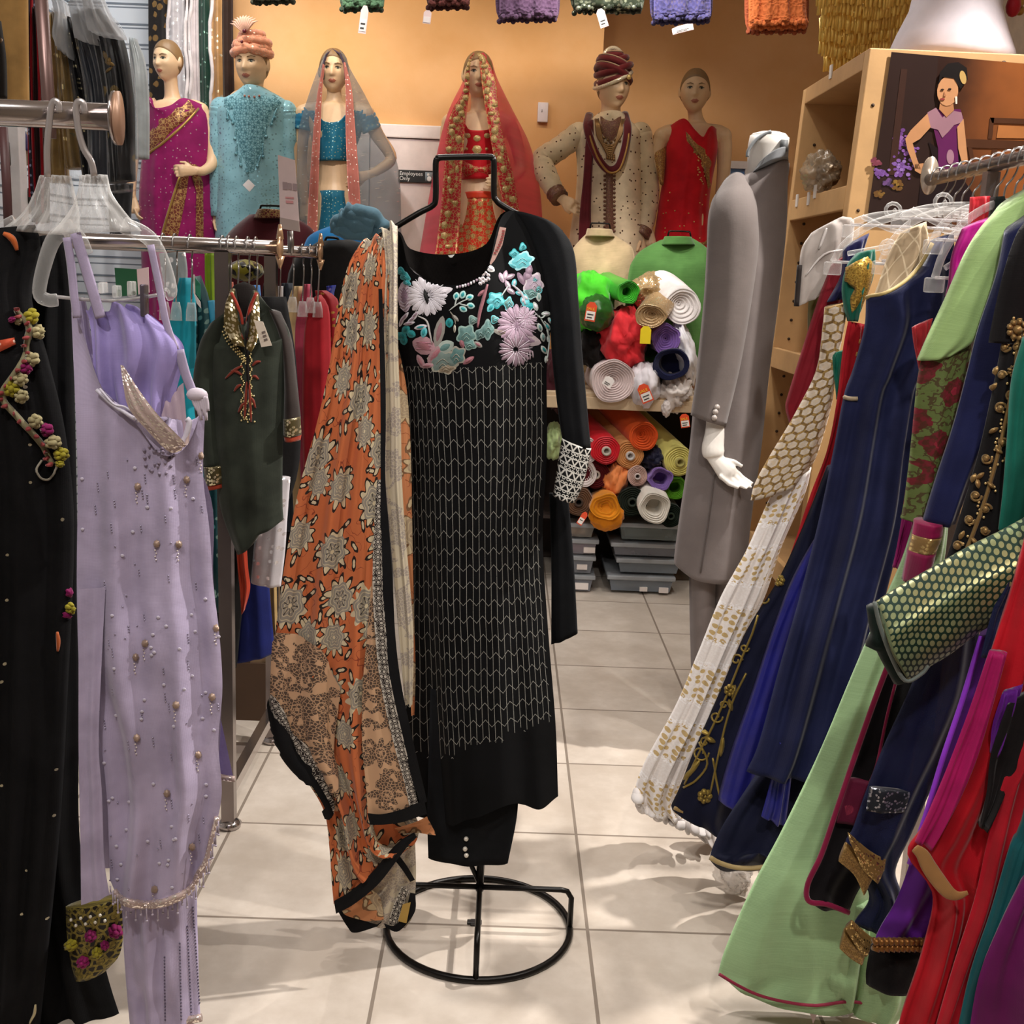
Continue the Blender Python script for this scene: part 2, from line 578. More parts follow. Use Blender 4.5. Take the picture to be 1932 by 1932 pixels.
# ------------------------------------------------------------------ lights
def lamp(kind, loc, to, energy, col=(1, .95, .89), size=.1, ang=70, blend=.6, sy=None):
    ld = bpy.data.lights.new('lamp', kind); ld.energy = energy; ld.color = col
    if kind == 'AREA':
        ld.shape = 'RECTANGLE'; ld.size = size; ld.size_y = sy or size
    else: ld.shadow_soft_size = size
    if kind == 'SPOT': ld.spot_size = math.radians(ang); ld.spot_blend = blend
    o = bpy.data.objects.new('ceiling_lamp', ld); C.objects.link(o); o.location = loc
    o.rotation_euler = (V(to)-V(loc)).to_track_quat('-Z', 'Y').to_euler(); return o


lamp('AREA', (-.2, .9, 3.4), (-.2, 1.6, 0), 26, (1, .96, .92), 1.6, sy=.5)
lamp('AREA', (0, 4.4, 3.4), (0, 4.6, 0), 30, (1, .95, .9), 1.8, sy=.4)
lamp('AREA', (-1.6, 5.7, 3.4), (-2.1, 6.4, 1.6), 14, (.93, .97, 1), 1.0, sy=.3)
for loc, to, e, s, a in (
        ((.45, 3.9, 3.3), (.0, 2.5, .2), 70, .03, 60),
        ((1.75, 2.95, 3.3), (.15, 2.35, 0), 440, .025, 70),
        ((1.65, 1.75, 3.3), (.0, 2.3, .1), 150, .025, 66),
        ((-.6, 4.3, 3.3), (-.3, 2.7, .0), 60, .03, 60),
        ((-.7, .2, 3.2), (-.55, 2.1, 1.2), 115, .08, 46),
        ((.55, .1, 3.2), (.85, 2.5, 1.0), 150, .08, 46),
        ((1.2, 3.9, 3.3), (1.0, 5.3, .7), 70, .04, 62),
        ((0.2, 3.4, 3.3), (.6, 5.3, .6), 60, .04, 60)):
    lamp('SPOT', loc, to, e, size=s, ang=a)
for x0, e in ((-1.35, 18), (-.62, 36), (.25, 20)):
    lamp('SPOT', (x0, 5.55, 3.35), (x0-.05, 6.6, 2.3), e, (1, .86, .62), .05, 80, .9)
lamp('SPOT', (-.9, 4.3, 3.3), (-1.2, 6.2, 1.9), 105, size=.06, ang=60)
lamp('SPOT', (.5, 4.3, 3.3), (.45, 6.2, 1.9), 115, size=.06, ang=60)
W = bpy.data.worlds.new('world'); S.world = W; W.use_nodes = True
W.node_tree.nodes['Background'].inputs[0].default_value = (1, .95, .9, 1); W.node_tree.nodes['Background'].inputs[1].default_value = .3
S.view_settings.view_transform = 'Standard'; S.view_settings.look = 'None'; S.view_settings.gamma = 1; S.view_settings.exposure = 0
try: S.view_settings.use_curve_mapping = False
except Exception: pass

# ------------------------------------------------------------------ fabric shelf unit, bolts, bins
SF = 5.3
M_WOOD = plain('c9b190', .55, bump=.1); M_DARK = plain('2a1d17', .8)
sx0, sx1 = -1.55, 1.62; sz = at(1150, 742, SF).z
sh = thing('display_shelf', 'long beige shelf board unit full of fabric rolls under the mannequins', 'shelf', ((sx0+sx1)/2, SF, 0))
MB().mat(M_WOOD).box((sx0, SF, sz-.055), (sx1, YB, sz), bev=.004).build('shelf_board', sh, smooth=False)
MB().mat(M_WOOD).box((sx0, SF-.012, sz-.075), (sx1, SF+.012, sz-.02), bev=.003).build('shelf_edge', sh, smooth=False)
MB().mat(M_DARK).box((sx0, 6.05, 0), (sx1, 6.1, sz-.06)).build('back_panel', sh, smooth=False)
MB().mat(M_DARK).box((sx0, SF+.18, .335), (sx1, 6.05, .352)).build('shelf_board', sh, smooth=False)
for xx in (sx0, sx1-.03): MB().mat(M_WOOD).box((xx, SF+.02, 0), (xx+.03, YB, sz-.055)).build('side_panel', sh, smooth=False)


def roll(label, px, py, rp, c, D=SF-.02, L=.5, tl=(0, 0), sq=1.0, core=None, seed=0, lump=.05, m=None, group='fabric rolls on the shelves', turns=5, end=None, hollow=0):
    """bolt of cloth lying front to back: wound layers on the end, cardboard core"""
    c0 = at(px, py, D); k = depth(D, c0.z)/F; r = rp*k
    ax = V((tl[0], 1, tl[1])).normalized(); ux = V((1, 0, 0)); uz = V((0, 0, 1))
    m = m or fab(c, .8, .35); n = 28
    t = thing('fabric_roll', label, 'fabric roll', c0+V((0, 0, -r*sq)), group)
    def P(rr, th, d, w=1.0):
        q = 1+lump*w*NZ.noise((math.cos(th)*1.3+seed, math.sin(th)*1.3, d*3+seed*2))*2
        return c0+ux*(rr*q*math.cos(th))+uz*(rr*q*sq*math.sin(th))+ax*d
    mb = MB().mat(m)
    prof = [(1, L), (1.02, L*.6), (1, L*.25), (1.0, .02), (.985, .004)]
    ri = .3 if core else .06
    if hollow: ri = hollow
    st = turns*4
    for i in range(1, st+1):
        f = 1-(1-ri)*i/st
        prof.append((f*.985, .006*(1 if i % 4 in (1, 2) else -.2)+(.05*(1-f) if not core else .004)))
    prof.append((ri*.98, .12))
    rows = [[P(r*a, 2*PI*k/n, d, 1 if i < 5 else .8) for k in range(n)] for i, (a, d) in enumerate(prof)]
    uvs = [(k/n*r*6, j*.05) for j in range(len(rows)) for k in range(n)]
    mb.grid(rows, True, uvs)
    if hollow: mb.add([P(r*ri, 2*PI*k/n, .115, .8) for k in range(n)], [tuple(range(n))])
    mb.build('cloth', t)
    if core:
        mb = MB().mat(plain(core, .8)); a = r*.32; b = r*.19
        pr = [(a, .02), (a, -.006), (b, -.006), (b, .12)]
        mb.grid([[P(q, 2*PI*k/n, d, 0) for k in range(n)] for q, d in pr], True)
        mb.build('core', t)
        mb = MB().mat(plain('14100e')); mb.add([P(b, 2*PI*k/n, .1, 0) for k in range(n)], [tuple(range(n))]); mb.build('core_hole', t)
    return t


def bundle(label, px, py, rx, ry, m, D=SF, dep=.22, seed=1, amp=.22, fr=2.4, rot=0.0, name='fabric_bundle', group='fabric rolls on the shelves', n=56):
    """crumpled heap of cloth with folds"""
    c0 = at(px, py, D); k = depth(D, c0.z)/F; vs = []
    R = Matrix.Rotation(rot, 3, 'Y')
    mb = MB().mat(m); rows = []; uv = []
    for j in range(n//2+1):
        ph = PI*j/(n//2); rw = []
        for i in range(n):
            th = 2*PI*i/n
            d = V((math.sin(ph)*math.cos(th), math.sin(ph)*math.sin(th), math.cos(ph)))
            q = d*fr+V((seed*3.7, seed*1.3, 0))
            w = 1+amp*(NZ.noise(q)+.7*(.5-abs(NZ.noise(q*1.7)))*1.6-.3*abs(NZ.noise(q*3.3)))
            p = R @ V((d.x*rx*k*w, d.y*dep*.5*w, d.z*ry*k*w)); rw.append(c0+V((0, dep*.5, 0))+p)
            uv.append((th*rx*k, ph*ry*k))
        rows.append(rw)
    mb.grid(rows, True, uv)
    o = mb.build(name); tag(o, label, 'fabric', group); return o, mb.bvh()


def swing_tag(label, px, py, w, h, ang, c, D, name='sale_tag', txt=None, body='f3eee6', group=None, inner=True, lines=2):
    """card price tag, w x h pixels, turned by ang"""
    c0 = at(px, py, D); k = depth(D, c0.z)/F; w *= k; h *= k
    xd = V((math.cos(ang), -.15, -math.sin(ang))).normalized(); nd = V((0, -1, 0)); ud = nd.cross(xd).normalized()*-1
    if ud.z < 0: ud = -ud
    nd = xd.cross(ud).normalized()
    if nd.y > 0: nd = -nd
    o = c0
    t = thing(name, label, 'tag', o-ud*h/2, group)
    P = lambda a, b, e=0: o+xd*(a*w)+ud*(b*h)+nd*e
    MB().mat(plain(c, .5)).plate([P(-.5, -.5), P(.5, -.5), P(.5, .32), P(.22, .5), P(-.22, .5), P(-.5, .32)], nd, .0015).build('card', t, smooth=False)
    if inner: MB().mat(plain(body, .6)).plate([P(-.42, -.42, .0012), P(.42, -.42, .0012), P(.42, .02, .0012), P(-.42, .02, .0012)], nd, .001).build('price_label', t, smooth=False)
    mb = MB().mat(plain('3a3a3a'))
    for i in range(lines): mb.plate([P(-.3, -.12-.16*i, .002), P(.28-.1*i, -.12-.16*i, .002), P(.28-.1*i, -.18-.16*i, .002), P(-.3, -.18-.16*i, .002)], nd, .0006)
    if lines: mb.build('print', t, smooth=False)
    if txt: text(txt, P(-.43, .08, .002), xd, ud, w*.36, plain('ffd23a'), t)
    return t


# top shelf
Msat = fab('1f5a17', .35, .1, spec=.5)
bundle('bright lime green crumpled cloth bundle at the left end of the top shelf', 1117, 572, 46, 58, fab('4fd02c', .7), seed=2, dep=.4, amp=.16)
o, gb = bundle('dark green satin cloth tucked under the lime green bundle', 1128, 590, 33, 34, Msat, D=SF-.07, seed=5, dep=.2, amp=.12)
swing_tag('orange sale tag on the green satin cloth', 1115, 588, 20, 36, .12, 'e8512a', SF-.12, txt='SALE')
roll('green glossy roll with coiled end on the top shelf', 1186, 552, 22, '36a524', tl=(-.2, .1), seed=2, lump=.12, m=fab('3db02a', .35, .1, spec=.5), hollow=.4)
roll('gold sequinned fabric roll sloping forward on the top shelf', 1226, 598, 30, 'b9986f', D=SF-.1, tl=(.35, .32), sq=.72, seed=3, lump=.1, m=fab('b09066', .45, .2, glit='f5e2bd', gsc=190, gth=.35, metal=.15))
bundle('gold sequinned cloth heaped over the back of the gold roll', 1236, 553, 46, 34, fab('a98a60', .45, .2, glit='f8e8c8', gsc=150, gth=.4, metal=.15), D=SF+.08, seed=7, amp=.25)
roll('white cloth roll leaning down at the right of the top shelf', 1290, 580, 34, 'e6e0dc', D=SF+.02, L=.2, tl=(-.5, .5), seed=4, m=fab('ece6e4'))
bundle('coral red crumpled cloth bundle in the middle of the top shelf', 1183, 642, 45, 60, fab('e8343c', .7), D=SF-.05, seed=9, amp=.24, dep=.35)
swing_tag('plain yellow tag hanging under the gold roll', 1218, 632, 20, 33, 0, 'f2d71e', SF-.13, 'price_tag', inner=False, lines=0)
roll('purple roll of soft cloth behind the coral bundle', 1258, 640, 27, '7b5aa5', seed=6, lump=.14, turns=6, m=fab('8a68b4', .75))
roll('dark navy blue velvet roll above the white lace', 1266, 688, 35, '0a1038', D=SF-.06, tl=(.25, .05), sq=.85, seed=8, hollow=.72, lump=.05, m=fab('0a1240', .6, .6))
bundle('white cloth wrapped in clear film beside the grey suit', 1297, 668, 20, 56, fab('e9e7ec', .4, spec=.5), D=SF-.02, seed=4, rot=-.3)
bundle('black cloth bundle in the gap left of the coral bundle', 1120, 655, 32, 40, fab('15100f'), D=SF+.05, seed=3)
bundle('dark maroon cloth folded behind the black sleeve on the shelf', 1050, 720, 32, 56, fab('3a0d16'), D=SF+.04, seed=6)
roll('large pale pink round roll at the front of the top shelf', 1157, 720, 42, 'd9c6c2', D=SF-.05, sq=.98, seed=11, lump=.04, turns=9, m=fab('dccac8'))
swing_tag('small white paper label in the centre of the pale pink roll', 1148, 720, 19, 19, .5, 'efe8e4', SF-.075, 'paper_label', inner=False)
bundle('white cloth bundle hanging over the shelf edge with a sale tag', 1220, 732, 30, 44, fab('e4dfe4'), D=SF-.08, seed=13, amp=.2, dep=.25)
swing_tag('orange sale tag on the white cloth bundle at the shelf edge', 1217, 742, 22, 36, -.45, 'e8512a', SF-.14, txt='SALE')
bundle('white lace cloth heap beside the grey suit cuff', 1277, 745, 34, 34, fab('dfd6d0'), D=SF-.04, seed=15, amp=.3, fr=4)
bundle('small white lace end hanging under the shelf edge', 1259, 772, 9, 15, fab('ddd4d0'), D=SF-.05, seed=16, dep=.06)
# lower shelf
roll('red roll with a cardboard core at the left of the lower shelf', 1144, 851, 27, 'c8101e', D=SF-.02, tl=(-.3, .22), core='b3aca0', seed=1, m=fab('d01224', .45, .2, spec=.4))
roll('orange roll with spiral end on the lower shelf', 1216, 825, 27, 'e0531f', D=SF, tl=(-.35, .3), seed=2, turns=7, m=fab('e25a22', .7))
roll('peach tan roll with a cardboard core between red and orange', 1189, 860, 26, 'd99a5e', D=SF+.01, tl=(-.3, .28), core='c9c4c0', seed=3)
roll('pale yellow roll with a core beside the grey suit', 1283, 872, 28, 'e0d77a', D=SF, tl=(-.45, .36), core='a8a05a', seed=4)
bundle('dark navy velvet wad above the lavender roll', 1237, 868, 24, 22, fab('0e0f2c', .6, .5), D=SF, seed=21)
roll('lavender roll with a ruffled hollow end', 1247, 905, 24, '8a6cb8', D=SF-.02, seed=5, sq=.85, lump=.14, hollow=.6, m=fab('9b7cc6'))
roll('small pinkish white roll with a core under the orange roll', 1203, 899, 19, 'd8b7ac', D=SF-.01, core='c8bcb8', seed=6)
roll('maroon roll with a pale core under the red roll', 1124, 896, 27, '5a0c14', D=SF+.02, core='b8b0a8', seed=7)
bundle('peach cloth bundle draped behind the mustard roll', 1163, 912, 24, 38, fab('e0854a', .6), D=SF-.02, seed=22, rot=.3)
for i, (bx, by) in enumerate(((1107, 852), (1104, 895))):
    roll(['white flat bolt standing behind the embroidered cuff', 'white flat bolt below another behind the embroidered cuff'][i], bx, by, 22, 'd9cfcb', D=SF+.0, L=.3, sq=1.15, seed=8+i, m=fab('ddd2ce'))
roll('brown roll with a dark core at the far left of the lower shelf', 1092, 948, 27, '5d4030', D=SF-.03, core='3a2a20', seed=9, m=fab('6a4b36', .5))
roll('mustard yellow roll with a loose flap on the lower shelf', 1143, 958, 30, 'd9840f', D=SF-.1, sq=.8, seed=10, lump=.12, m=fab('dd8a14', .7), turns=4)
bundle('mustard cloth flap hanging from the mustard roll', 1146, 978, 33, 27, fab('d9820f', .7), D=SF-.08, seed=23, dep=.1, amp=.12)
roll('very dark green roll beside the white roll', 1193, 948, 28, '141c14', D=SF-.02, core='1e2a20', seed=11, m=fab('1a241a'))
roll('thick white roll with a folded end on the lower shelf', 1236, 960, 30, 'ded6c2', D=SF-.1, tl=(-.05, .2), sq=1.0, seed=12, lump=.08, turns=4, hollow=.55, m=fab('e8e3d8'))
roll('bright green roll beside the coat hem', 1275, 922, 22, '5f8f1c', D=SF-.0, seed=13, hollow=.5, m=fab('5a9a20'))
roll('black green roll under the bright green roll', 1266, 974, 22, '101a12', D=SF-.03, core='1c2c20', seed=14, m=fab('122016'))
bundle('pale green folded cloth behind the black sleeve', 1046, 838, 18, 34, fab('a9bd84'), D=SF+.02, seed=24)
swing_tag('narrow orange tag hanging on the brown roll', 1099, 978, 11, 27, .5, 'e8512a', SF-.12, lines=1)
swing_tag('orange sale tag half hidden behind the grey suit', 1292, 794, 17, 26, -.2, 'e8512a', SF-.06, txt='SALE')


def bin_(label, x0, x1, y0, y1, c, group, D=5.36, lab=(), bits=None):
    a = at(x0, y0, D); b = at(x1, y1, D); zt, zb = a.z, b.z; w = b.x-a.x
    t = thing('storage_box', label, 'storage box', ((a.x+b.x)/2, D+.2, zb), group)
    m = plain(c, .25, spec=.6, alpha=.6)
    mb = MB().mat(m); i = .012
    lo = [(a.x+i*2, D+i, zb), (b.x-i*2, D+i, zb), (b.x-i*2, D+.42, zb), (a.x+i*2, D+.42, zb)]
    hi = [(a.x+i, D+.004, zt-.018), (b.x-i, D+.004, zt-.018), (b.x-i, D+.425, zt-.018), (a.x+i, D+.425, zt-.018)]
    mb.add(lo+hi, [(0, 1, 2, 3), (0, 1, 5, 4), (1, 2, 6, 5), (2, 3, 7, 6), (3, 0, 4, 7)]); mb.build('body', t, smooth=False)
    MB().mat(plain('a8adb2', .3, alpha=.8)).box((a.x, D-.006, zt-.024), (b.x, D+.43, zt-.002), bev=.005).build('lid', t)
    if bits: 
        mb = MB().mat(plain(bits, .6)); mb.box((a.x+.04, D+.03, zb+.006), (b.x-.05, D+.3, zb+(zt-zb)*.6), bev=.01); mb.build('contents', t)
    for lx, ly, lw, lh in lab:
        q0 = at(lx-lw/2, ly-lh/2, D-.001); q1 = at(lx+lw/2, ly+lh/2, D-.001)
        MB().mat(plain('e6ddd8', .6)).box((q0.x, D-.004, q1.z), (q1.x, D+.012, q0.z)).build('label', t, smooth=False)
    return t


bin_('top clear box of the left stack with tan contents', 1062, 1125, 985, 1015, '98948e', 'left stack of boxes', bits='c08a52')
bin_('second clear box from the top of the left stack with red contents', 1060, 1129, 1015, 1047, '96929a', 'left stack of boxes', lab=((1112, 1038, 21, 11),), bits='8a2530')
bin_('third clear box from the top of the left stack', 1060, 1123, 1047, 1083, '8e929a', 'left stack of boxes', lab=((1098, 1070, 19, 10),), bits='4a4e58')
bin_('bottom clear box of the left stack on the floor', 1060, 1122, 1083, 1117, '9296a0', 'left stack of boxes', lab=((1096, 1106, 27, 13),), bits='50545c')
bin_('top grey box of the wide right stack under the rolls', 1166, 1290, 985, 1022, '7e8a8a', 'right stack of boxes', bits='3a4444')
bin_('second box from the top of the wide right stack', 1153, 1288, 1022, 1052, '868a94', 'right stack of boxes', bits='5a5058')
bin_('third box from the top of the wide right stack', 1163, 1286, 1052, 1084, '8a949e', 'right stack of boxes', bits='343c46')
bin_('bottom box of the wide right stack with reels showing through', 1146, 1273, 1084, 1119, '8e98a4', 'right stack of boxes', lab=((1214, 1112, 14, 8), (1252, 1114, 17, 10)), bits='7c7a6c')
# ------------------------------------------------------------------ mannequins on the platform
M_SKIN = plain('d8b48e', .42, spec=.45)
M_HAIR = plain('80623f', .5); M_LASH = plain('2c2019', .5); M_EYE = plain('b9a68e', .3); M_IRIS = plain('3a4038', .2); M_LIP = plain('a5614d', .4)
DM = 6.15


def headpt(la, lo, s, male=False):
    """sculpted head surface: la latitude, lo longitude (0 = face front); local x right, y back, z up"""
    c = abs(math.cos(la))**.88; x = .079*c*math.sin(lo); f = .094*c*math.cos(lo); z = .116*math.sin(la)
    t = z/.116
    if t < -.05:
        q = (-t-.05)/.95
        x *= 1-(.24 if male else .33)*q**1.7
        if f < 0: f *= 1-.55*q
        else: f *= 1+.02*q
    if f > 0:
        w = max(0.0, math.cos(lo))**.6
        e = lambda cx, cz, sx, sz: math.exp(-((x-cx)/sx)**2-((z-cz)/sz)**2)
        nz = min(1, max(0, (.022-z)/.052)) if z > -.030 else max(0, 1-(-.030-z)/.010)
        d = .026*math.exp(-(x/(.0085+.006*nz))**2)*nz
        d -= .011*(e(.031, .010, .017, .011)+e(-.031, .010, .017, .011))
        d += .005*(e(.03, .032, .024, .008)+e(-.03, .032, .024, .008))
        d += .006*(e(.045, -.02, .02, .02)+e(-.045, -.02, .02, .02))
        d += .008*e(0, -.052, .019, .0055)+.009*e(0, -.064, .016, .0065)-.004*e(0, -.0745, .02, .005)
        d += (.013 if male else .008)*e(0, -.097, .022, .015)
        f = f*.97+d*w
    return V((x*s, -f*s, z*s))


def head_frame(px, py, D, hs, yaw, tilt=0):
    c = at(px, py, D); k = depth(D, c.z)/F; s = hs*k/.232
    R = Matrix.Rotation(yaw, 3, 'Z') @ Matrix.Rotation(tilt, 3, 'X')
    return c, s, R


def hand(mb, w, d, side, nrm, s=1.0, curl=.5):
    """palm, four bent fingers of unequal length and a thumb leaving the side of the palm"""
    d, side, nrm = V(d).normalized(), V(side).normalized(), V(nrm).normalized()
    mb.tube([w-d*.02*s, w+d*.03*s, w+d*.075*s, w+d*.092*s], [.024*s, .03*s, .036*s, .026*s], 10, sq=(1.0, .5))
    for i, (L, o) in enumerate(((.068, -.03), (.078, -.010), (.074, .010), (.058, .029))):
        b = w+d*.08*s+side*o*s; c = curl+.08*i
        d1 = (d*math.cos(c*.5)+nrm*math.sin(c*.5)); d2 = (d*math.cos(c*1.3)+nrm*math.sin(c*1.3))
        mb.tube([b-d*.015*s, b+d1*L*.5*s, b+d1*L*.5*s+d2*L*.55*s], [.0085*s, .0078*s, .006*s], 7)
    b = w+d*.03*s-side*.024*s; t1 = (d*.75-side*.6+nrm*.3).normalized()
    mb.tube([b, b+t1*.035*s, b+t1*.035*s+(d*.95-side*.1+nrm*.4).normalized()*.032*s], [.012*s, .0095*s, .007*s], 7)


def mannequin(label, head, torso, arms, male=False, hair=True, D=DM):
    """head=(px,py,h,yaw,tilt); torso=[(px,py,halfwidth px,half depth)]; arms=[(points (px,py,dD,r), hand spec)]"""
    px, py, hs, yaw, tilt = head
    c, s, R = head_frame(px, py, D-.02, hs, yaw, tilt)
    b = at(torso[-1][0], torso[-1][1], D)
    t = thing('mannequin', label, 'mannequin', (b.x, D, sz), 'mannequins on the platform')
    mb = MB()
    la = [(-PI/2)+PI*j/44 for j in range(45)]; n = 56
    mb.grid([[c+R @ headpt(a, 2*PI*k/n, s, male) for k in range(n)] for a in la], True)
    for sg_ in (-1, 1): mb.ball(c+R @ V((sg_*.078*s, .012*s, -.004*s)), (.012*s, .02*s, .03*s), 10, 8)
    P = [at(x, y, D) for x, y, *_ in torso]
    rr = [(p.x, D, p.z, q[2]*depth(D, p.z)/F, q[3]) for p, q in zip(P, torso)]
    neck = c+R @ V((0, .012*s, -.07*s)); nb = P[0]; nr = (.05 if male else .041)*s
    ins = [(neck.x, neck.y, neck.z, nr, nr*1.05), (lerp(neck.x, nb.x, .5), lerp(neck.y, D, .5), lerp(neck.z, nb.z, .5), nr*.98, nr), (nb.x, D, nb.z+.012, nr*1.3, nr*1.2)]
    allr = ins+rr; out = []
    A3 = [V(a[:3]) for a in allr]; B3 = [V((a[3], a[4], 0)) for a in allr]; m_ = (len(allr)-1)*5
    for i in range(m_):
        p_, r_ = crs(A3, i/m_), crs(B3, i/m_); out.append([p_.x, p_.y, p_.z, r_.x, r_.y])
    last = allr[-1]; out.append(list(last)); out.append([last[0], last[1], sz+.02, last[3]*.9, last[4]*.9])
    mb.rings(out, 28)
    for pts, hd in arms:
        W = [at(q[0], q[1], D+q[2]) for q in pts]; r = [q[3] for q in pts]
        sc_ = V(rr[1][:3]); W.insert(0, W[0].lerp(sc_, .5)+V((0, 0, .015))); r.insert(0, r[0]*1.05); m = (len(W)-1)*6
        mb.ball(W[1], r[1]*1.12, 14, 10)
        mb.tube([crs(W, i/m) for i in range(m+1)], [lerp(r[int(i/m*(len(r)-1))], r[min(len(r)-1, int(i/m*(len(r)-1))+1)], i/m*(len(r)-1) % 1) for i in range(m+1)], 14)
        if hd:
            d = (at(hd[0], hd[1], D+hd[2])-W[-1]).normalized(); sd = V(hd[3]); nm = V(hd[4])
            hand(mb, W[-1], d, sd, nm, .95 if male else .88, hd[5])
    o = mb.build('raw', None)
    md = o.modifiers.new('r', 'REMESH'); md.mode = 'VOXEL'; md.voxel_size = .0045
    sm = o.modifiers.new('s', 'SMOOTH'); sm.factor = .5; sm.iterations = 2
    dg = bpy.context.evaluated_depsgraph_get(); dg.update()
    me = bpy.data.meshes.new_from_object(o.evaluated_get(dg))
    off = o.location-t.location; bpy.data.objects.remove(o)
    me.transform(Matrix.Translation(off)); me.materials.clear(); me.materials.append(M_SKIN)
    me.polygons.foreach_set('use_smooth', [True]*len(me.polygons))
    bo = bpy.data.objects.new('body', me); C.objects.link(bo); bo.parent = t
    bv = BVHTree.FromPolygons([v.co+t.location for v in me.vertices], [list(p.vertices) for p in me.polygons])

    def patch(pts, m, name, off=.0012, puff=.0012):
        cx = sum(p[0] for p in pts)/len(pts); cz = sum(p[1] for p in pts)/len(pts); vs = []; nn = len(pts)
        for q, (x, z) in [(0, (cx, cz))]+[(1, (cx+(x-cx)*.55, cz+(z-cz)*.55)) for x, z in pts]+[(2, p) for p in pts]:
            h = bv.ray_cast(c+R @ V((x*s, -.3, z*s)), R @ V((0, 1, 0)))
            if h[0] is None: return None
            vs.append(h[0]+(R @ V((0, -1, 0)))*(off+(puff if q == 0 else puff*.7 if q == 1 else 0)))
        fs = [(0, 1+k, 1+(k+1) % nn) for k in range(nn)]+[(1+k, 1+nn+k, 1+nn+(k+1) % nn, 1+(k+1) % nn) for k in range(nn)]
        return MB().mat(m).add(vs, fs).build(name, t)
    for q in (-1, 1):
        e = patch(ell(q*.031, .009, .0145, .0068), M_EYE, 'eye')
        if e:
            patch(ell(q*.031, .009, .0062, .0066), M_IRIS, 'iris', .0022)
            patch([(q*.014, .008), (q*.022, .0158), (q*.032, .0175), (q*.046, .012), (q*.047, .009), (q*.032, .0135), (q*.022, .0125)], M_LASH, 'eyelash', .002)
        patch([(q*.013, .028), (q*.03, .036), (q*.05, .030), (q*.05, .027), (q*.03, .031), (q*.014, .023)], M_HAIR, 'eyebrow', .0015)
    patch([(-.023, -.058), (-.008, -.0495), (0, -.0515), (.008, -.0495), (.023, -.058), (.011, -.0685), (0, -.0705), (-.011, -.0685)], M_LIP, 'lips', .0012, .002)
    if hair:
        mb = MB().mat(M_HAIR); rows = []
        for j in range(22):
            rw = []
            for k in range(49):
                lo = lerp(.0, 2*PI, k/48); f = math.cos(lo)
                lmin = lerp(-.35, .62, max(0, f)**.5) if f > 0 else lerp(-.35, -.75, -f)
                a = lerp(PI/2, lmin, j/21); p = headpt(a, lo, s, male); q = 1.035+(.012 if j < 21 else -.03)+.006*math.sin(lo*36)*(1 if j < 20 else 0)
                rw.append(c+R @ (p*q))
            rows.append(rw)
        mb.grid(rows); mb.build('hair', t)
    return t, c, s, R


def cols(xl, yl, xr, yr, D, n):
    return [(lerp(xl, xr, i/(n-1)), lerp(yl, yr, i/(n-1)), D) for i in range(n)]


def wear(par, name, grid, m, **kw):
    mb = MB().mat(m); net(mb, grid, **kw); o = mb.build(name, par); return o, mb.bvh()


def sleeve(t, name, pts, m, D=DM, n=14, sq=None, cuff=None):
    W = [at(q[0], q[1], D+q[2]) for q in pts]; r = [q[3] for q in pts]; k = (len(W)-1)*7
    P = [crs(W, i/k) for i in range(k+1)]; Rr = []
    for i in range(k+1):
        f = i/k*(len(r)-1); a = min(int(f), len(r)-2); Rr.append(lerp(r[a], r[a+1], f-a)*(1+.035*math.sin(i*2.1)))
    mb = MB().mat(m).tube(P, Rr, n, sq=sq)
    if name == 'sleeve': mb.ball(P[0], Rr[0]*1.0, 14, 10)
    o = mb.build(name, t); return o, mb.bvh()


def gold_net(name, base, gold, sc=55, lw=.06, metal=.5, rough=.4, alpha=None, dots=.2):
    """embroidered ground: metallic cell outlines and medallions on coloured cloth"""
    g = G(name); o = g.coord('UV')
    v1 = g.voro(o, sc, .9, 'DISTANCE_TO_EDGE'); ed = X(g, v1.outputs[0]) < lw
    v2 = g.voro(o, sc*.5, .7); d = X(g, v2.outputs[0])
    ring = (d < dots)
    ring2 = ((d*26).sin() > .35)*(d < dots*1.5)
    msk = g.m('MAXIMUM', g.m('MAXIMUM', ed, ring2), ring)
    n = g.noise(o, 160, 2)
    c = g.mix(msk, base, g.mix(n.ss(.35, .65), gold, tuple(min(1, v*.5) for v in lin(gold)[:3])+(1,)))
    g.bump(msk, .4, .002)
    return g.done(c, rough+(1-rough)*.0, msk*metal, .1, alpha, .3)


# -- magenta sari
D = DM
t, c, s, R = mannequin('blonde mannequin in a magenta sari with gold border, leftmost of the row', (317, 116, 74, -.42, .04),
    [(326, 192, 30, .06), (324, 206, 54, .075), (320, 245, 47, .105), (324, 300, 40, .085), (328, 360, 56, .11), (328, 440, 56, .115)],
    [([(266, 208, 0, .042), (254, 250, 0, .036), (250, 305, 0, .03), (248, 345, -.02, .026), (249, 372, -.03, .019)], (258, 415, -.04, (.3, -.9, 0), (1, .1, 0), .5)),
     ([(378, 210, 0, .04), (398, 260, 0, .036), (401, 305, -.04, .03), (385, 322, -.12, .024), (368, 322, -.16, .019)], (345, 322, -.19, (0, -.2, -1), (-.2, 1, 0), .9))])
MAG = fab('8a0f58', .7, .3, glit='d8a8b8', gsc=34, gth=.5, gr=.1)
MAGd = fab('86105a', .75)
G1 = gold_net('brown_gold_brocade', '6e3426', 'c79a62', 60, .09)
rows = [[(268, 190, D), (288, 186, D), (303, 209, D), (332, 206, D), (356, 190, D), (388, 200, D)],
        cols(268, 228, 398, 226, D, 6), cols(270, 270, 402, 280, D, 6), cols(265, 325, 403, 330, D, 6), cols(262, 385, 405, 390, D, 6), cols(266, 470, 410, 470, D, 6), cols(272, 692, 412, 692, D, 6)]
o, bv = wear(t, 'sari', rows, MAG, nu=44, nv=44, t=lambda v: .125+.02*v, fold=(.012, 4, 3, .9))
mb = MB().mat(G1)
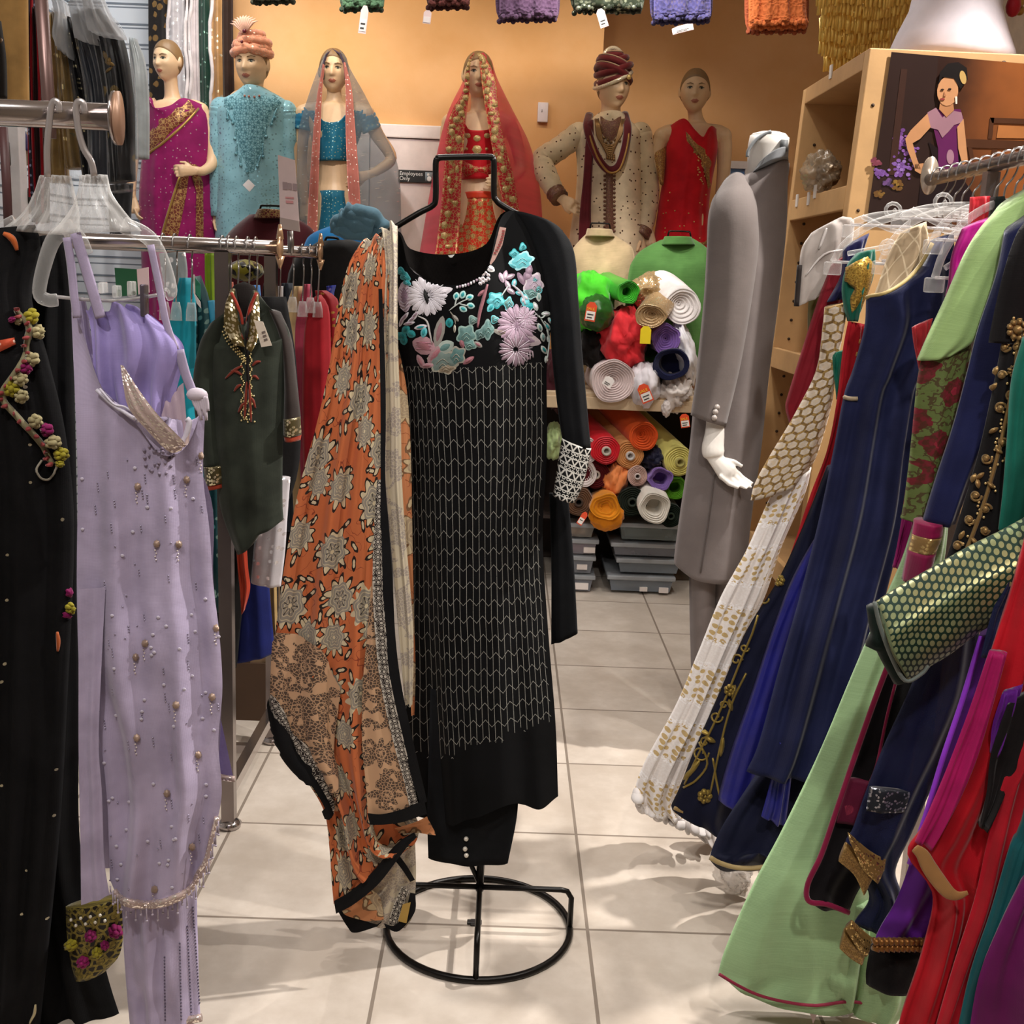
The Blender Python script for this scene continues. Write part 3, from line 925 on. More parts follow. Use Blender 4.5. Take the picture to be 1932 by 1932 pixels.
decal(mb, bv, [(356, 188), (384, 196), (362, 216), (335, 238), (305, 270), (283, 292), (270, 280), (270, 258), (300, 226), (330, 206)], rings=4)
decal(mb, bv, [(345, 318), (357, 324), (352, 365), (334, 455), (305, 455), (320, 400), (336, 350)], rings=4)
decal(mb, bv, [(352, 300), (372, 312), (383, 345), (384, 455), (369, 455), (370, 350), (360, 325)], rings=4)
mb.mat(fab('b08b4a', .4, metal=.6))
for pl in ([(382, 196), (350, 232), (310, 268), (272, 295)], [(340, 330), (318, 400), (303, 455)]): stroke(mb, bv, pl, .007, taper=False)
mb.build('sari_border', t)
sleeve(t, 'blouse_sleeve', [(276, 194, 0, .05), (264, 205, 0, .056), (257, 226, 0, .053)], G1)

# -- blue sherwani
t, c, s, R = mannequin('male mannequin in a pale blue embroidered coat and peach turban', (476, 122, 88, -.22, .05),
    [(478, 176, 38, .07), (478, 198, 56, .085), (478, 235, 62, .115), (478, 300, 54, .11), (478, 365, 56, .11), (478, 440, 58, .115)],
    [([(416, 210, 0, .038), (405, 280, 0, .04), (403, 350, 0, .034), (405, 395, 0, .022)], (406, 440, -.02, (0, -1, 0), (1, 0, 0), .4)),
     ([(540, 214, 0, .038), (553, 290, 0, .04), (556, 360, 0, .034), (556, 400, 0, .022)], (556, 445, -.02, (0, 1, 0), (-1, 0, 0), .4))], male=True)
BLU = fab('86b4c0', .55, .2, glit='8cc0ce', gsc=60, gth=.5, gr=.25)
BLe = gold_net('teal_embroidery', '7aa9b4', '4a7f8c', 75, .1, .1, .6)
o, bv = wear(t, 'coat', [cols(458, 166, 500, 166, D, 4), cols(436, 180, 528, 182, D, 4), cols(404, 200, 552, 204, D, 4), cols(406, 260, 547, 260, D, 4), cols(408, 340, 550, 340, D, 4), cols(405, 470, 560, 470, D, 4), cols(412, 690, 566, 690, D, 4)],
             BLU, nu=36, nv=40, t=lambda v: .115+.03*min(1, v*3), fold=(.008, 2.2, 8, .9))
mb = MB().mat(BLe)
decal(mb, bv, [(456, 168), (502, 168), (512, 186), (514, 206), (504, 242), (494, 290), (478, 326), (470, 326), (455, 290), (444, 242), (438, 206), (443, 186)], rings=5)
for cx_ in (433, 519): decal(mb, bv, ell(cx_, 194, 11, 14, 0, 14, 7, .12))
for x0, y0, x1, y1 in ((430, 208, 440, 232), (428, 204, 430, 224), (520, 208, 512, 235), (522, 204, 518, 222), (446, 240, 444, 262), (500, 240, 502, 258), (448, 268, 446, 290), (496, 270, 496, 296), (453, 290, 455, 312), (492, 292, 486, 314), (463, 315, 467, 325)):
    stroke(mb, bv, [(x0, y0), ((x0+x1)/2, (y0+y1)/2), (x1, y1)], .006); beads(mb, bv, [(x1, y1)], .009)
mb.mat(fab('b87866', .4)); beads(mb, bv, [(470, 182), (480, 183), (462, 181), (489, 181)], .006)
mb.build('embroidery', t)
mb = MB().mat(plain('efe8e8')); decal(mb, bv, [(469, 338), (481, 350), (471, 362), (458, 349)], .004, 0, 1); mb.build('price_tag', t)
for a, k in (((416, 198), -1), ((541, 204), 1)):
    sleeve(t, 'sleeve', [(lerp(a[0], 478, .03), a[1]+7, .0, .058), (lerp(a[0], 478, -.02), 235, 0, .056), (lerp(a[0], 478, -.06), 320, 0, .052), (lerp(a[0], 478, -.07), 408, 0, .046)], BLU)
PEA = fab('d99070', .6, .3, glit='f0c0a0', gsc=120, gth=.3)
mb = MB().mat(PEA)
for i, (dx, dz, rx, rz, a) in enumerate(((-.006, .062, .080, .03, .16), (.006, .07, .078, .03, -.24), (-.012, .1, .066, .03, .25), (.012, .108, .064, .03, -.1), (0, .135, .045, .03, .1))):
    P = [c+R @ V((dx+rx*s*math.cos(th), .005+rx*1.12*s*math.sin(th), dz*s+math.tan(a)*rx*math.cos(th))) for th in [2*PI*q/40 for q in range(40)]]
    mb.tube(P, [.021*s*(1+.14*math.sin(q*1.7+i)) for q in range(40)], 10, closed=True)
mb.ball(c+R @ V((0, .01, .10*s)), (.07*s, .085*s, .06*s), 20, 12)
mb.build('turban', t)
mb = MB().mat(fab('e8b49c', .6))
for q in range(11):
    a = -1.1+q*.2; mb.tube([c+R @ V((0, -.08*s, .13*s)), c+R @ V((math.sin(a)*.06, -.08*s, .15*s+math.cos(a)*.055)), c+R @ V((math.sin(a)*.09, -.07*s, .15*s+math.cos(a)*.068))], [.004, .007, .001], 5)
mb.mat(plain('5a1420', .2)).ball(c+R @ V((.01, -.1*s, .14*s)), .011).ball(c+R @ V((.0, -.112*s, .09*s)), .008); mb.build('turban_brooch', t)


def veil(t, rows, m, bands, bm, name='veil', fold=(.01, 7, 2, .5), nu=56, nv=46):
    """sheer veil wrapping over the head and round the back, with solid border bands"""
    mb = MB().mat(m); net(mb, rows, nu=nu, nv=nv, back=False, th=.002, fold=fold); mb.build(name, t)
    for b in bands:
        mb = MB().mat(bm); net(mb, b, nu=8, nv=40, t=.006, fold=(.004, 1.2, 5, .3)); o = mb.build('veil_border', t)
        yield mb.bvh()


# -- blue lehenga with grey veil
t, c, s, R = mannequin('mannequin in a turquoise crop top and skirt under a sheer grey veil', (630, 135, 79, .03, .0),
    [(631, 197, 30, .06), (632, 212, 55, .075), (631, 255, 45, .11), (631, 305, 31, .085), (632, 345, 34, .09), (632, 375, 47, .11), (632, 450, 52, .115)],
    [([(574, 215, 0, .042), (570, 255, 0, .036), (568, 310, 0, .03), (572, 360, -.02, .025), (574, 385, -.03, .019)], (578, 430, -.04, (.3, -.9, 0), (1, .1, 0), .4)),
     ([(690, 215, 0, .042), (712, 255, .03, .036), (738, 298, .04, .03), (712, 322, -.02, .024), (694, 330, -.06, .019)], (672, 336, -.1, (0, -.4, 1), (-.3, 1, 0), .6))])
TQ = fab('1f6a86', .5, .2, glit='bfeee6', gsc=70, gth=.45, gr=.2, metal=.1); TQs = fab('1f6f92', .6, .2, glit='9fd8e0', gsc=60, gth=.2)
o, bv = wear(t, 'blouse', [[(576, 212, D), (600, 214, D), (618, 234, D), (645, 234, D), (664, 214, D), (690, 212, D)], cols(585, 250, 682, 250, D, 6), cols(592, 280, 672, 280, D, 6), cols(598, 306, 664, 306, D, 6)], TQ, nu=36, nv=20, t=.118, fold=(.004, 3, 2))
mb = MB().mat(fab('8f7fa8', .5)); stroke(mb, bv, [(600, 304), (631, 306), (663, 304)], .008, taper=False); mb.build('blouse_hem', t)
wear(t, 'skirt', [cols(596, 362, 668, 362, D, 4), cols(588, 400, 678, 400, D, 4), cols(575, 480, 692, 480, D, 4), cols(552, 690, 715, 690, D, 4)], TQ, nu=36, nv=20, t=.128, fold=(.012, 5, 4))
sleeve(t, 'blouse_sleeve', [(586, 213, 0, .05), (576, 225, 0, .054), (573, 246, 0, .05)], TQs)
sleeve(t, 'blouse_sleeve', [(678, 213, 0, .05), (692, 225, .01, .054), (702, 246, .02, .05)], TQs)
VG = fab('7e8a94', .7, .2, alpha=.46, glit='e8f2ee', gsc=50, gth=.4, gr=.12)
PB = fab('b3685c', .6, .2, glit='ffe9d8', gsc=60, gth=.5, gr=.16)
rows = [[(620, 95, D-.09), (619, 94, D-.04), (624, 92, D+.05), (634, 92, D+.05), (641, 94, D-.04), (640, 95, D-.09)],
        [(612, 108, D-.115), (607, 108, D-.02), (614, 99, D+.11), (644, 99, D+.11), (653, 108, D-.02), (648, 108, D-.115)],
        [(609, 125, D-.12), (600, 130, D), (612, 118, D+.13), (645, 118, D+.13), (660, 128, D), (651, 122, D-.12)],
        [(600, 170, D-.13), (585, 172, D-.02), (604, 172, D+.15), (662, 172, D+.15), (688, 178, D-.02), (660, 172, D-.13)],
        [(592, 240, D-.15), (564, 245, D-.05), (594, 240, D+.17), (680, 240, D+.17), (716, 236, D-.03), (668, 240, D-.15)],
        [(586, 330, D-.17), (560, 330, D-.06), (590, 330, D+.16), (690, 330, D+.16), (752, 318, D-.02), (676, 330, D-.17)],
        [(580, 460, D-.18), (558, 460, D-.06), (590, 460, D+.16), (700, 460, D+.16), (758, 460, D), (684, 460, D-.18)]]
bl = [(609, 120, 613, 124, D-.125), (600, 170, 608, 170, D-.14), (594, 215, 606, 215, D-.15), (588, 290, 603, 290, D-.17), (582, 380, 600, 380, D-.18), (578, 460, 598, 460, D-.19)]
br = [(648, 118, 652, 118, D-.125), (652, 170, 664, 170, D-.14), (652, 240, 670, 240, D-.155), (655, 330, 677, 330, D-.18), (659, 400, 681, 400, D-.185), (662, 460, 684, 460, D-.19)]
for _ in veil(t, rows, VG, (bl, br), PB): pass
mb = MB().mat(fab('3c2c3c', .6)).tube([at(x, y, D+d) for x, y, d in ((610, 150, -.1), (609, 125, -.11), (615, 104, -.09), (628, 94, -.06), (642, 102, -.09), (650, 122, -.11), (652, 150, -.1))], .006, 6); mb.build('veil_edge', t)

# -- red bride
t, c, s, R = mannequin('mannequin dressed as a bride in red and gold under a sheer red veil', (902, 142, 82, .12, .0),
    [(905, 215, 30, .06), (905, 228, 54, .075), (904, 270, 44, .11), (904, 320, 33, .085), (905, 350, 35, .09), (906, 385, 48, .11), (906, 450, 54, .115)],
    [([(850, 232, 0, .042), (842, 275, 0, .036), (838, 330, 0, .03), (845, 380, -.02, .025), (848, 400, -.03, .019)], (852, 445, -.04, (.3, -.9, 0), (1, .1, 0), .4)),
     ([(958, 232, 0, .042), (975, 275, .02, .036), (982, 318, .02, .03), (966, 338, -.08, .024), (957, 342, -.12, .019)], (934, 340, -.17, (0, -.3, 1), (-.3, 1, 0), .5))])
REDg = gold_net('red_gold_brocade', 'a8121c', 'c2a066', 60, .05, dots=.2); RED = fab('b80d1a', .6, .2)
ORG = gold_net('orange_gold_brocade', 'c0301a', 'caa668', 55, .06, dots=.24)
o, bv = wear(t, 'blouse', [[(856, 236, D), (878, 238, D), (888, 250, D), (920, 250, D), (932, 238, D), (952, 236, D)], cols(862, 275, 948, 275, D, 6), cols(868, 305, 940, 305, D, 6), cols(871, 340, 936, 340, D, 6)], RED, nu=30, nv=20, t=.118)
mb = MB().mat(gold_net('gold_medallion', 'b08a52', 'd8c08a', 110, .1))
for q in (ell(900, 282, 9, 8, 0, 14, 6, .08), ell(882, 256, 6, 5), ell(900, 261, 7, 6), ell(919, 256, 6, 5), ell(880, 281, 3, 3), ell(918, 281, 3, 3)): decal(mb, bv, q)
mb.mat(REDg); decal(mb, bv, [(872, 302), (938, 302), (936, 338), (872, 338)], rings=4); mb.build('embroidery', t)
wear(t, 'skirt', [cols(870, 374, 942, 374, D, 4), cols(860, 410, 952, 410, D, 4), cols(840, 490, 975, 490, D, 4), cols(820, 690, 1000, 690, D, 4)], ORG, nu=40, nv=24, t=.13, fold=(.01, 5, 7))
wear(t, 'waistband', [cols(869, 364, 943, 364, D, 3), cols(869, 377, 943, 377, D, 3)], fab('d33a1a', .4, spec=.5), nu=24, nv=4, t=.132)
VR = fab('f2355a', .7, .2, alpha=.55)
rows = [[(895, 100, D-.09), (894, 99, D-.04), (898, 97, D+.05), (908, 97, D+.05), (914, 99, D-.04), (908, 100, D-.09)],
        [(889, 114, D-.115), (881, 116, D-.02), (888, 105, D+.11), (918, 105, D+.11), (927, 114, D-.02), (910, 110, D-.12)],
        [(886, 140, D-.12), (876, 150, D), (885, 130, D+.13), (918, 130, D+.13), (938, 148, D), (912, 140, D-.13)],
        [(884, 185, D-.13), (848, 205, D-.02), (872, 190, D+.15), (935, 190, D+.15), (966, 205, D-.02), (922, 185, D-.15)],
        [(877, 250, D-.15), (830, 265, D-.05), (860, 250, D+.17), (960, 250, D+.17), (1000, 275, D-.03), (942, 250, D-.16)],
        [(870, 340, D-.17), (812, 360, D-.06), (850, 340, D+.16), (970, 340, D+.16), (1019, 360, D-.02), (960, 340, D-.17)],
        [(862, 485, D-.18), (790, 485, D-.06), (850, 485, D+.16), (980, 485, D+.16), (1027, 485, D), (975, 485, D-.18)]]
bl = [(888, 106, 893, 103, D-.115), (880, 128, 887, 124, D-.125), (872, 175, 885, 180, D-.14), (850, 215, 878, 215, D-.155), (842, 260, 876, 260, D-.165), (837, 330, 871, 330, D-.18), (830, 410, 868, 410, D-.19), (820, 485, 862, 485, D-.2)]
br = [(900, 101, 908, 101, D-.115), (904, 112, 918, 112, D-.13), (908, 150, 935, 150, D-.145), (915, 200, 940, 200, D-.16), (925, 260, 950, 260, D-.175), (938, 330, 968, 330, D-.185), (950, 400, 980, 400, D-.19), (955, 485, 985, 485, D-.2)]
cz = 0
for bv in veil(t, rows, VR, (bl, br), REDg, nu=50):
    mb = MB().mat(gold_net('gold_medallion', 'b08a52', 'd8c08a', 110, .1)); rr_ = random.Random(cz)
    for q in range(26):
        B = (bl, br)[cz]; f = q/26*(len(B)-1); a = B[int(f)]; b2 = B[min(int(f)+1, len(B)-1)]; ft = f % 1
        L_ = (lerp(a[0], b2[0], ft), lerp(a[1], b2[1], ft)); R_ = (lerp(a[2], b2[2], ft), lerp(a[3], b2[3], ft)); u = rr_.uniform(.2, .8)
        decal(mb, bv, ell(lerp(L_[0], R_[0], u), lerp(L_[1], R_[1], u), rr_.choice((4, 6, 7)), rr_.choice((4, 6, 7)), 0, 10, 5, .06), .004)
    mb.build('medallions', t); cz += 1

# -- groom in cream
t, c, s, R = mannequin('male mannequin in a cream coat, maroon turban and stole, hand on hip', (1157, 163, 88, .38, .03),
    [(1152, 226, 38, .07), (1150, 248, 54, .085), (1150, 285, 58, .115), (1150, 340, 52, .11), (1150, 400, 56, .11), (1150, 460, 58, .115)],
    [([(1092, 256, 0, .038), (1050, 282, 0, .04), (1024, 306, 0, .036), (1040, 345, -.08, .03), (1056, 372, -.12, .022)], (1092, 396, -.17, (.2, .3, 1), (.2, 1, 0), .6)),
     ([(1208, 256, 0, .038), (1222, 330, 0, .04), (1222, 400, 0, .034), (1206, 445, -.05, .022)], (1208, 485, -.06, (0, 1, 0), (-1, 0, 0), .4))], male=True)
CRM = fab('d9c3a4', .6, .2, glit='6a4a3a', gsc=26, gth=.8, gr=.11)
BRC = gold_net('brown_collar_brocade', '6a4038', '8c6a50', 90, .1)
o, bv = wear(t, 'coat', [cols(1128, 214, 1176, 214, D, 4), cols(1106, 232, 1194, 234, D, 4), cols(1082, 252, 1218, 250, D, 4), cols(1088, 300, 1214, 300, D, 4), cols(1086, 370, 1212, 370, D, 4), cols(1072, 480, 1224, 480, D, 4), cols(1072, 690, 1226, 690, D, 4)], CRM, nu=36, nv=40, t=lambda v: .115+.03*min(1, v*3), fold=(.009, 2.2, 12, .9))
sleeve(t, 'sleeve', [(1092, 253, 0, .06), (1054, 281, 0, .058), (1024, 304, 0, .062), (1036, 340, -.07, .054), (1050, 366, -.1, .046)], CRM)
sleeve(t, 'sleeve', [(1208, 253, 0, .06), (1217, 300, 0, .056), (1224, 370, 0, .054), (1214, 436, -.03, .046)], CRM)
sleeve(t, 'cuff', [(1047, 362, -.095, .05), (1056, 374, -.125, .048)], BRC); sleeve(t, 'cuff', [(1214, 432, -.03, .049), (1208, 446, -.045, .047)], BRC)
mb = MB().mat(BRC); decal(mb, bv, [(1128, 214), (1176, 214), (1174, 240), (1162, 258), (1151, 272), (1140, 258), (1127, 240)], rings=4)
decal(mb, bv, [(1143, 325), (1157, 325), (1158, 440), (1142, 440)], rings=4)
for q in range(14): decal(mb, bv, ell(1141, 332+q*8, 3, 3, 0, 6), .004); decal(mb, bv, ell(1159, 332+q*8, 3, 3, 0, 6), .004)
mb.build('placket', t)
mb = MB().mat(fab('8c6a44', .35, metal=.6))
for q in range(6): stroke(mb, bv, [(1124+q, 226), (1130+q*2, 262+q*3), (1152, 276+q*4), (1170-q*2, 258+q*3), (1178-q, 226)], .006, .008, taper=False)
for q in range(12): beads(mb, bv, [(1134+q*3.2, 268+(8 if q % 2 else 0)+abs(q-6)*-2), (1146+q % 4*4, 290+q)], .008)
mb.build('necklace', t)
MRN = fab('560d16', .75, .5)
P = [(1112, 216, .04), (1108, 240, -.13), (1122, 285, -.165), (1138, 312, -.17), (1152, 321, -.17), (1168, 312, -.17), (1180, 275, -.165), (1184, 240, -.14), (1178, 214, .02)]
W = [at(x, y, D+d) for x, y, d in P]
mb = MB().mat(MRN).tube([crs(W, i/48) for i in range(49)], .021, 8, sq=(1, .6)); mb.mat(fab('a3793f', .4, metal=.5)).tube([crs(W, i/48)+V((.006, -.012, -.014)) for i in range(49)], .006, 6); mb.build('stole_loop', t)
wear(t, 'stole', [(1108, 232, 1120, 226, D-.12), (1104, 280, 1120, 280, D-.155), (1100, 340, 1117, 340, D-.165), (1094, 400, 1115, 400, D-.17), (1090, 480, 1116, 480, D-.175)], MRN, nu=10, nv=24, t=.012, fold=(.006, 1.5, 3))
mb = MB().mat(fab('5e1216', .7, .4)); 
mb.ball(c+R @ V((0, .012, .072*s)), (.076*s, .095*s, .082*s), 24, 14)
for i in range(6):
    dz = .036+i*.021; a = (.30, -.34, .30, -.26, .2, 0)[i]; R0 = (.074, .079, .078, .070, .056, .036)[i]
    P = [c+R @ V((R0*s*math.cos(th), R0*1.28*s*math.sin(th)+.01, dz*s+a*.1*math.cos(th)*s)) for th in [2*PI*q/40 for q in range(40)]]
    mb.mat(fab('5e1216', .7, .4)).tube(P, .017*s, 8, closed=True)
    if i % 2: mb.mat(fab('a98a6c', .5)).tube([p+V((0, -.001, .012*s))+(p-c).normalized()*.008 for p in P], .0035, 5, closed=True)
mb.build('turban', t)
mb = MB().mat(fab('c6b49a', .4, glit='fff6e0', gsc=200, gth=.4))
P = [c+R @ V(((.084)*s*math.cos(th), .11*s*math.sin(th)+.01, .03*s+.045*math.cos(th)*s)) for th in [2*PI*q/40 for q in range(40)]]; mb.tube(P, .0095*s, 8, closed=True)
P = [c+R @ V(((.055)*s*math.cos(a)+.004, .03, .12*s+.062*s*math.sin(a))) for a in [PI*q/14 for q in range(15)]]; mb.tube(P, .012*s, 8)
mb.mat(plain('d8b878', .2, .6)).ball(c+R @ V((.03, -.108*s, .035*s)), .013); mb.build('turban_trim', t)

# -- red sari
t, c, s, R = mannequin('mannequin with slicked hair in a plain red sari, rightmost of the row', (1311, 173, 80, -.1, .0),
    [(1315, 236, 32, .06), (1308, 252, 50, .07), (1304, 295, 42, .10), (1300, 350, 38, .09), (1292, 410, 44, .11), (1286, 470, 46, .115)],
    [([(1250, 258, 0, .042), (1236, 310, 0, .036), (1228, 365, 0, .03), (1224, 410, -.02, .025), (1225, 436, -.03, .019)], (1230, 478, -.04, (.3, -.9, 0), (1, .1, 0), .3)),
     ([(1364, 258, 0, .042), (1366, 310, 0, .036), (1360, 365, 0, .03), (1352, 410, -.02, .025), (1350, 436, -.03, .019)], (1346, 478, -.04, (.3, .9, 0), (-1, .1, 0), .3))])
RS = fab('c40b1c', .7, .3)
o, bv = wear(t, 'sari', [[(1260, 240, D), (1286, 228, D), (1306, 252, D), (1321, 263, D), (1336, 242, D), (1354, 248, D)], cols(1254, 285, 1354, 285, D, 6), cols(1250, 340, 1344, 340, D, 6), cols(1242, 390, 1338, 390, D, 6), cols(1232, 490, 1338, 490, D, 6), cols(1236, 690, 1340, 690, D, 6)], RS, nu=44, nv=40, t=lambda v: .122+.02*v, fold=(.012, 3.5, 21, .9))
GB = gold_net('sari_gold_band', '8c5a34', 'c89a58', 90, .1)
mb = MB().mat(GB); decal(mb, bv, [(1294, 248), (1302, 256), (1330, 282), (1342, 305), (1341, 350), (1336, 358), (1334, 320), (1326, 298), (1308, 278), (1296, 266)], rings=4)
decal(mb, bv, ell(1316, 284, 8, 8, 0, 14, 7, .2)); decal(mb, bv, [(1318, 462), (1336, 448), (1337, 458), (1320, 474)])
mb.mat(fab('e0b870', .3, metal=.6)); beads(mb, bv, [(rnd.uniform(1316, 1332), rnd.uniform(290, 350)) for _ in range(30)]+[(rnd.uniform(1250, 1335), rnd.uniform(350, 465)) for _ in range(20)], .004)
mb.build('sari_border', t)
wear(t, 'dupatta', [(1232, 256, 1256, 248, D-.0), (1234, 290, 1256, 290, D-.03), (1244, 345, 1252, 350, D-.06)], GB, nu=8, nv=16, t=.012)
# ------------------------------------------------------------------ cloth hung above, saris and bagged garments on the left
def lace(c, c2):
    g = G('crochet_'+c); o = g.coord('UV'); v = g.voro(o, 75, .9); d = X(g, v.outputs[0])
    g.bump(d, .8, .006); n = g.noise(o, 30, 3)
    return g.done(g.mix((d*9).sin() > .2, c, g.mix(n.ss(.3, .7), c, c2)), .85, 0, .2)


def folded(label, x0, x1, yb, m, m2, D=5.15, lean=0, tagp=None, seed=0, layers=2):
    p = at((x0+x1)/2, yb, D); t = thing('folded_fabric', label, 'folded fabric', p, 'cloths hung along the top')
    w = x1-x0
    for i in range(layers):
        e = i*w*.06; yy = yb-i*9*(1 if i < layers-1 or layers == 1 else 1)
        if i == 0 and layers > 1: yy = yb
        rows = [(x0+e+lean, -190, x1-e*.4+lean, -190, D-.05*i), (x0+e+lean*.6, -90, x1-e*.4+lean*.6, -90, D-.05*i), (x0+e, yy-35, x1-e*.4, yy-32, D-.05*i-.02), (x0+e+w*.06*(1-i), yy-6, x1-e*.4-w*.05*(1-i), yy-8+(seed % 3)*3, D-.05*i-.02)]
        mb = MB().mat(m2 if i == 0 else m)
        net(mb, rows, nu=30, nv=24, t=.03, fold=(.016, 3.5, seed+i, -1)); 
        q = at(x0+e+w*.06, yy-5, D-.05*i-.04); q2 = at(x1-w*.08, yy-7, D-.05*i-.04)
        for k in range(13):
            f = k/12; mb.ball(q.lerp(q2, f)+V((0, 0, .004*math.sin(k*2.3+seed))), (.012, .01, .012), 8, 5)
        mb.build('fold', t)
    if tagp:
        x, y, ww, h, a, red = tagp
        swing_tag('paper price tag hanging from the '+label.split(' hung')[0], x, y, ww, h, a, 'e6cfcc', D-.16, 'price_tag', body='efe4e0', lines=2 if red else 0)


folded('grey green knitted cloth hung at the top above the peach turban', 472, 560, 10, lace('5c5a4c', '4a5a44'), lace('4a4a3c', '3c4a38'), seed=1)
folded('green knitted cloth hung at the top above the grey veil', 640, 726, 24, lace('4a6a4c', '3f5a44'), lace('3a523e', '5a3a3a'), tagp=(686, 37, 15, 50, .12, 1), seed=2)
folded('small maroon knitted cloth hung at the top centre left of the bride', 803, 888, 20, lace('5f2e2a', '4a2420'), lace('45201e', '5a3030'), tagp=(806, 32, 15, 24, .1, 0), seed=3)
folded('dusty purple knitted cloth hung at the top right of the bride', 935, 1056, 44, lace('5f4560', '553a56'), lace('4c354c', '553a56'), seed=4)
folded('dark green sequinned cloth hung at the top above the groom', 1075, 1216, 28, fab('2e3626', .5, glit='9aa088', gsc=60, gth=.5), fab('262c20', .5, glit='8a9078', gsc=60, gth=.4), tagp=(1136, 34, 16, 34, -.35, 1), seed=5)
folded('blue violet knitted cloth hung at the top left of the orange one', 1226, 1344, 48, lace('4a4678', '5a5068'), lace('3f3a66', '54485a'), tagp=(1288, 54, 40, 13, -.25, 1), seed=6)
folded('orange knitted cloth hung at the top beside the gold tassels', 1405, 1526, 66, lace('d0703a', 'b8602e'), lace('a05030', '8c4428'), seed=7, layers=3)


def hang(label, rows, m, name='hanging_sari', cat='sari', group=None, t=.03, fold=(.01, 2, 1, -1), nu=16, nv=26, **kw):
    return garment(label, cat, rows, m, name, group, nu=nu, nv=nv, t=t, fold=fold, **kw)


SG = 'saris hanging on the back wall'
D = 6.5
for lab, xs, m in (
        ('black sari with gold flecks hung behind the blonde mannequin head', (280, 328), fab('1c1614', .6, glit='8a6a40', gsc=30, gth=.3, gr=.5)),
        ('silvery white sari hung right of the black flecked sari', (316, 352), fab('b9b2b4', .35, spec=.5, glit='ffffff', gsc=60, gth=.2)),
        ('narrow dark brown sari hung between two pale saris', (349, 362), fab('33241e', .6)),
        ('pale pink white sari hung left of the green sari', (357, 378), fab('c9bcbc', .4, spec=.5)),
        ('dark green sari hung left of the tan sari', (366, 400), fab('14352a', .4, spec=.4, glit='7aa090', gsc=80, gth=.1)),
        ('tan gold sari with a wavy pale edge hung beside the peach wall', (396, 426), fab('a67a48', .4, spec=.5, glit='f0d8b0', gsc=60, gth=.12)),
        ('dark brown sari hung at the right end beside the peach wall', (418, 440), fab('2e1c14', .7))):
    a, b = xs; d = D-.012*a/40+.05
    rows = [(a, -70, b, -70, d), (a, 60, b, 60, d), (a+2, 200, b+3, 200, d), (a+4, 340, b+5, 340, d), (a+6, 560, b+7, 560, d)]
    o, bv = hang(lab, rows, m, group=SG, t=.02, fold=(.012, 1.3, a, -1))
    if 'wavy' in lab or 'pale' in lab or 'silvery' in lab:
        mb = MB().mat(fab('d9cfce', .5)); stroke(mb, bv, [(a+2+3*math.sin(k*1.3), -40+k*30) for k in range(18)], .011, taper=False); mb.build('edging', o)

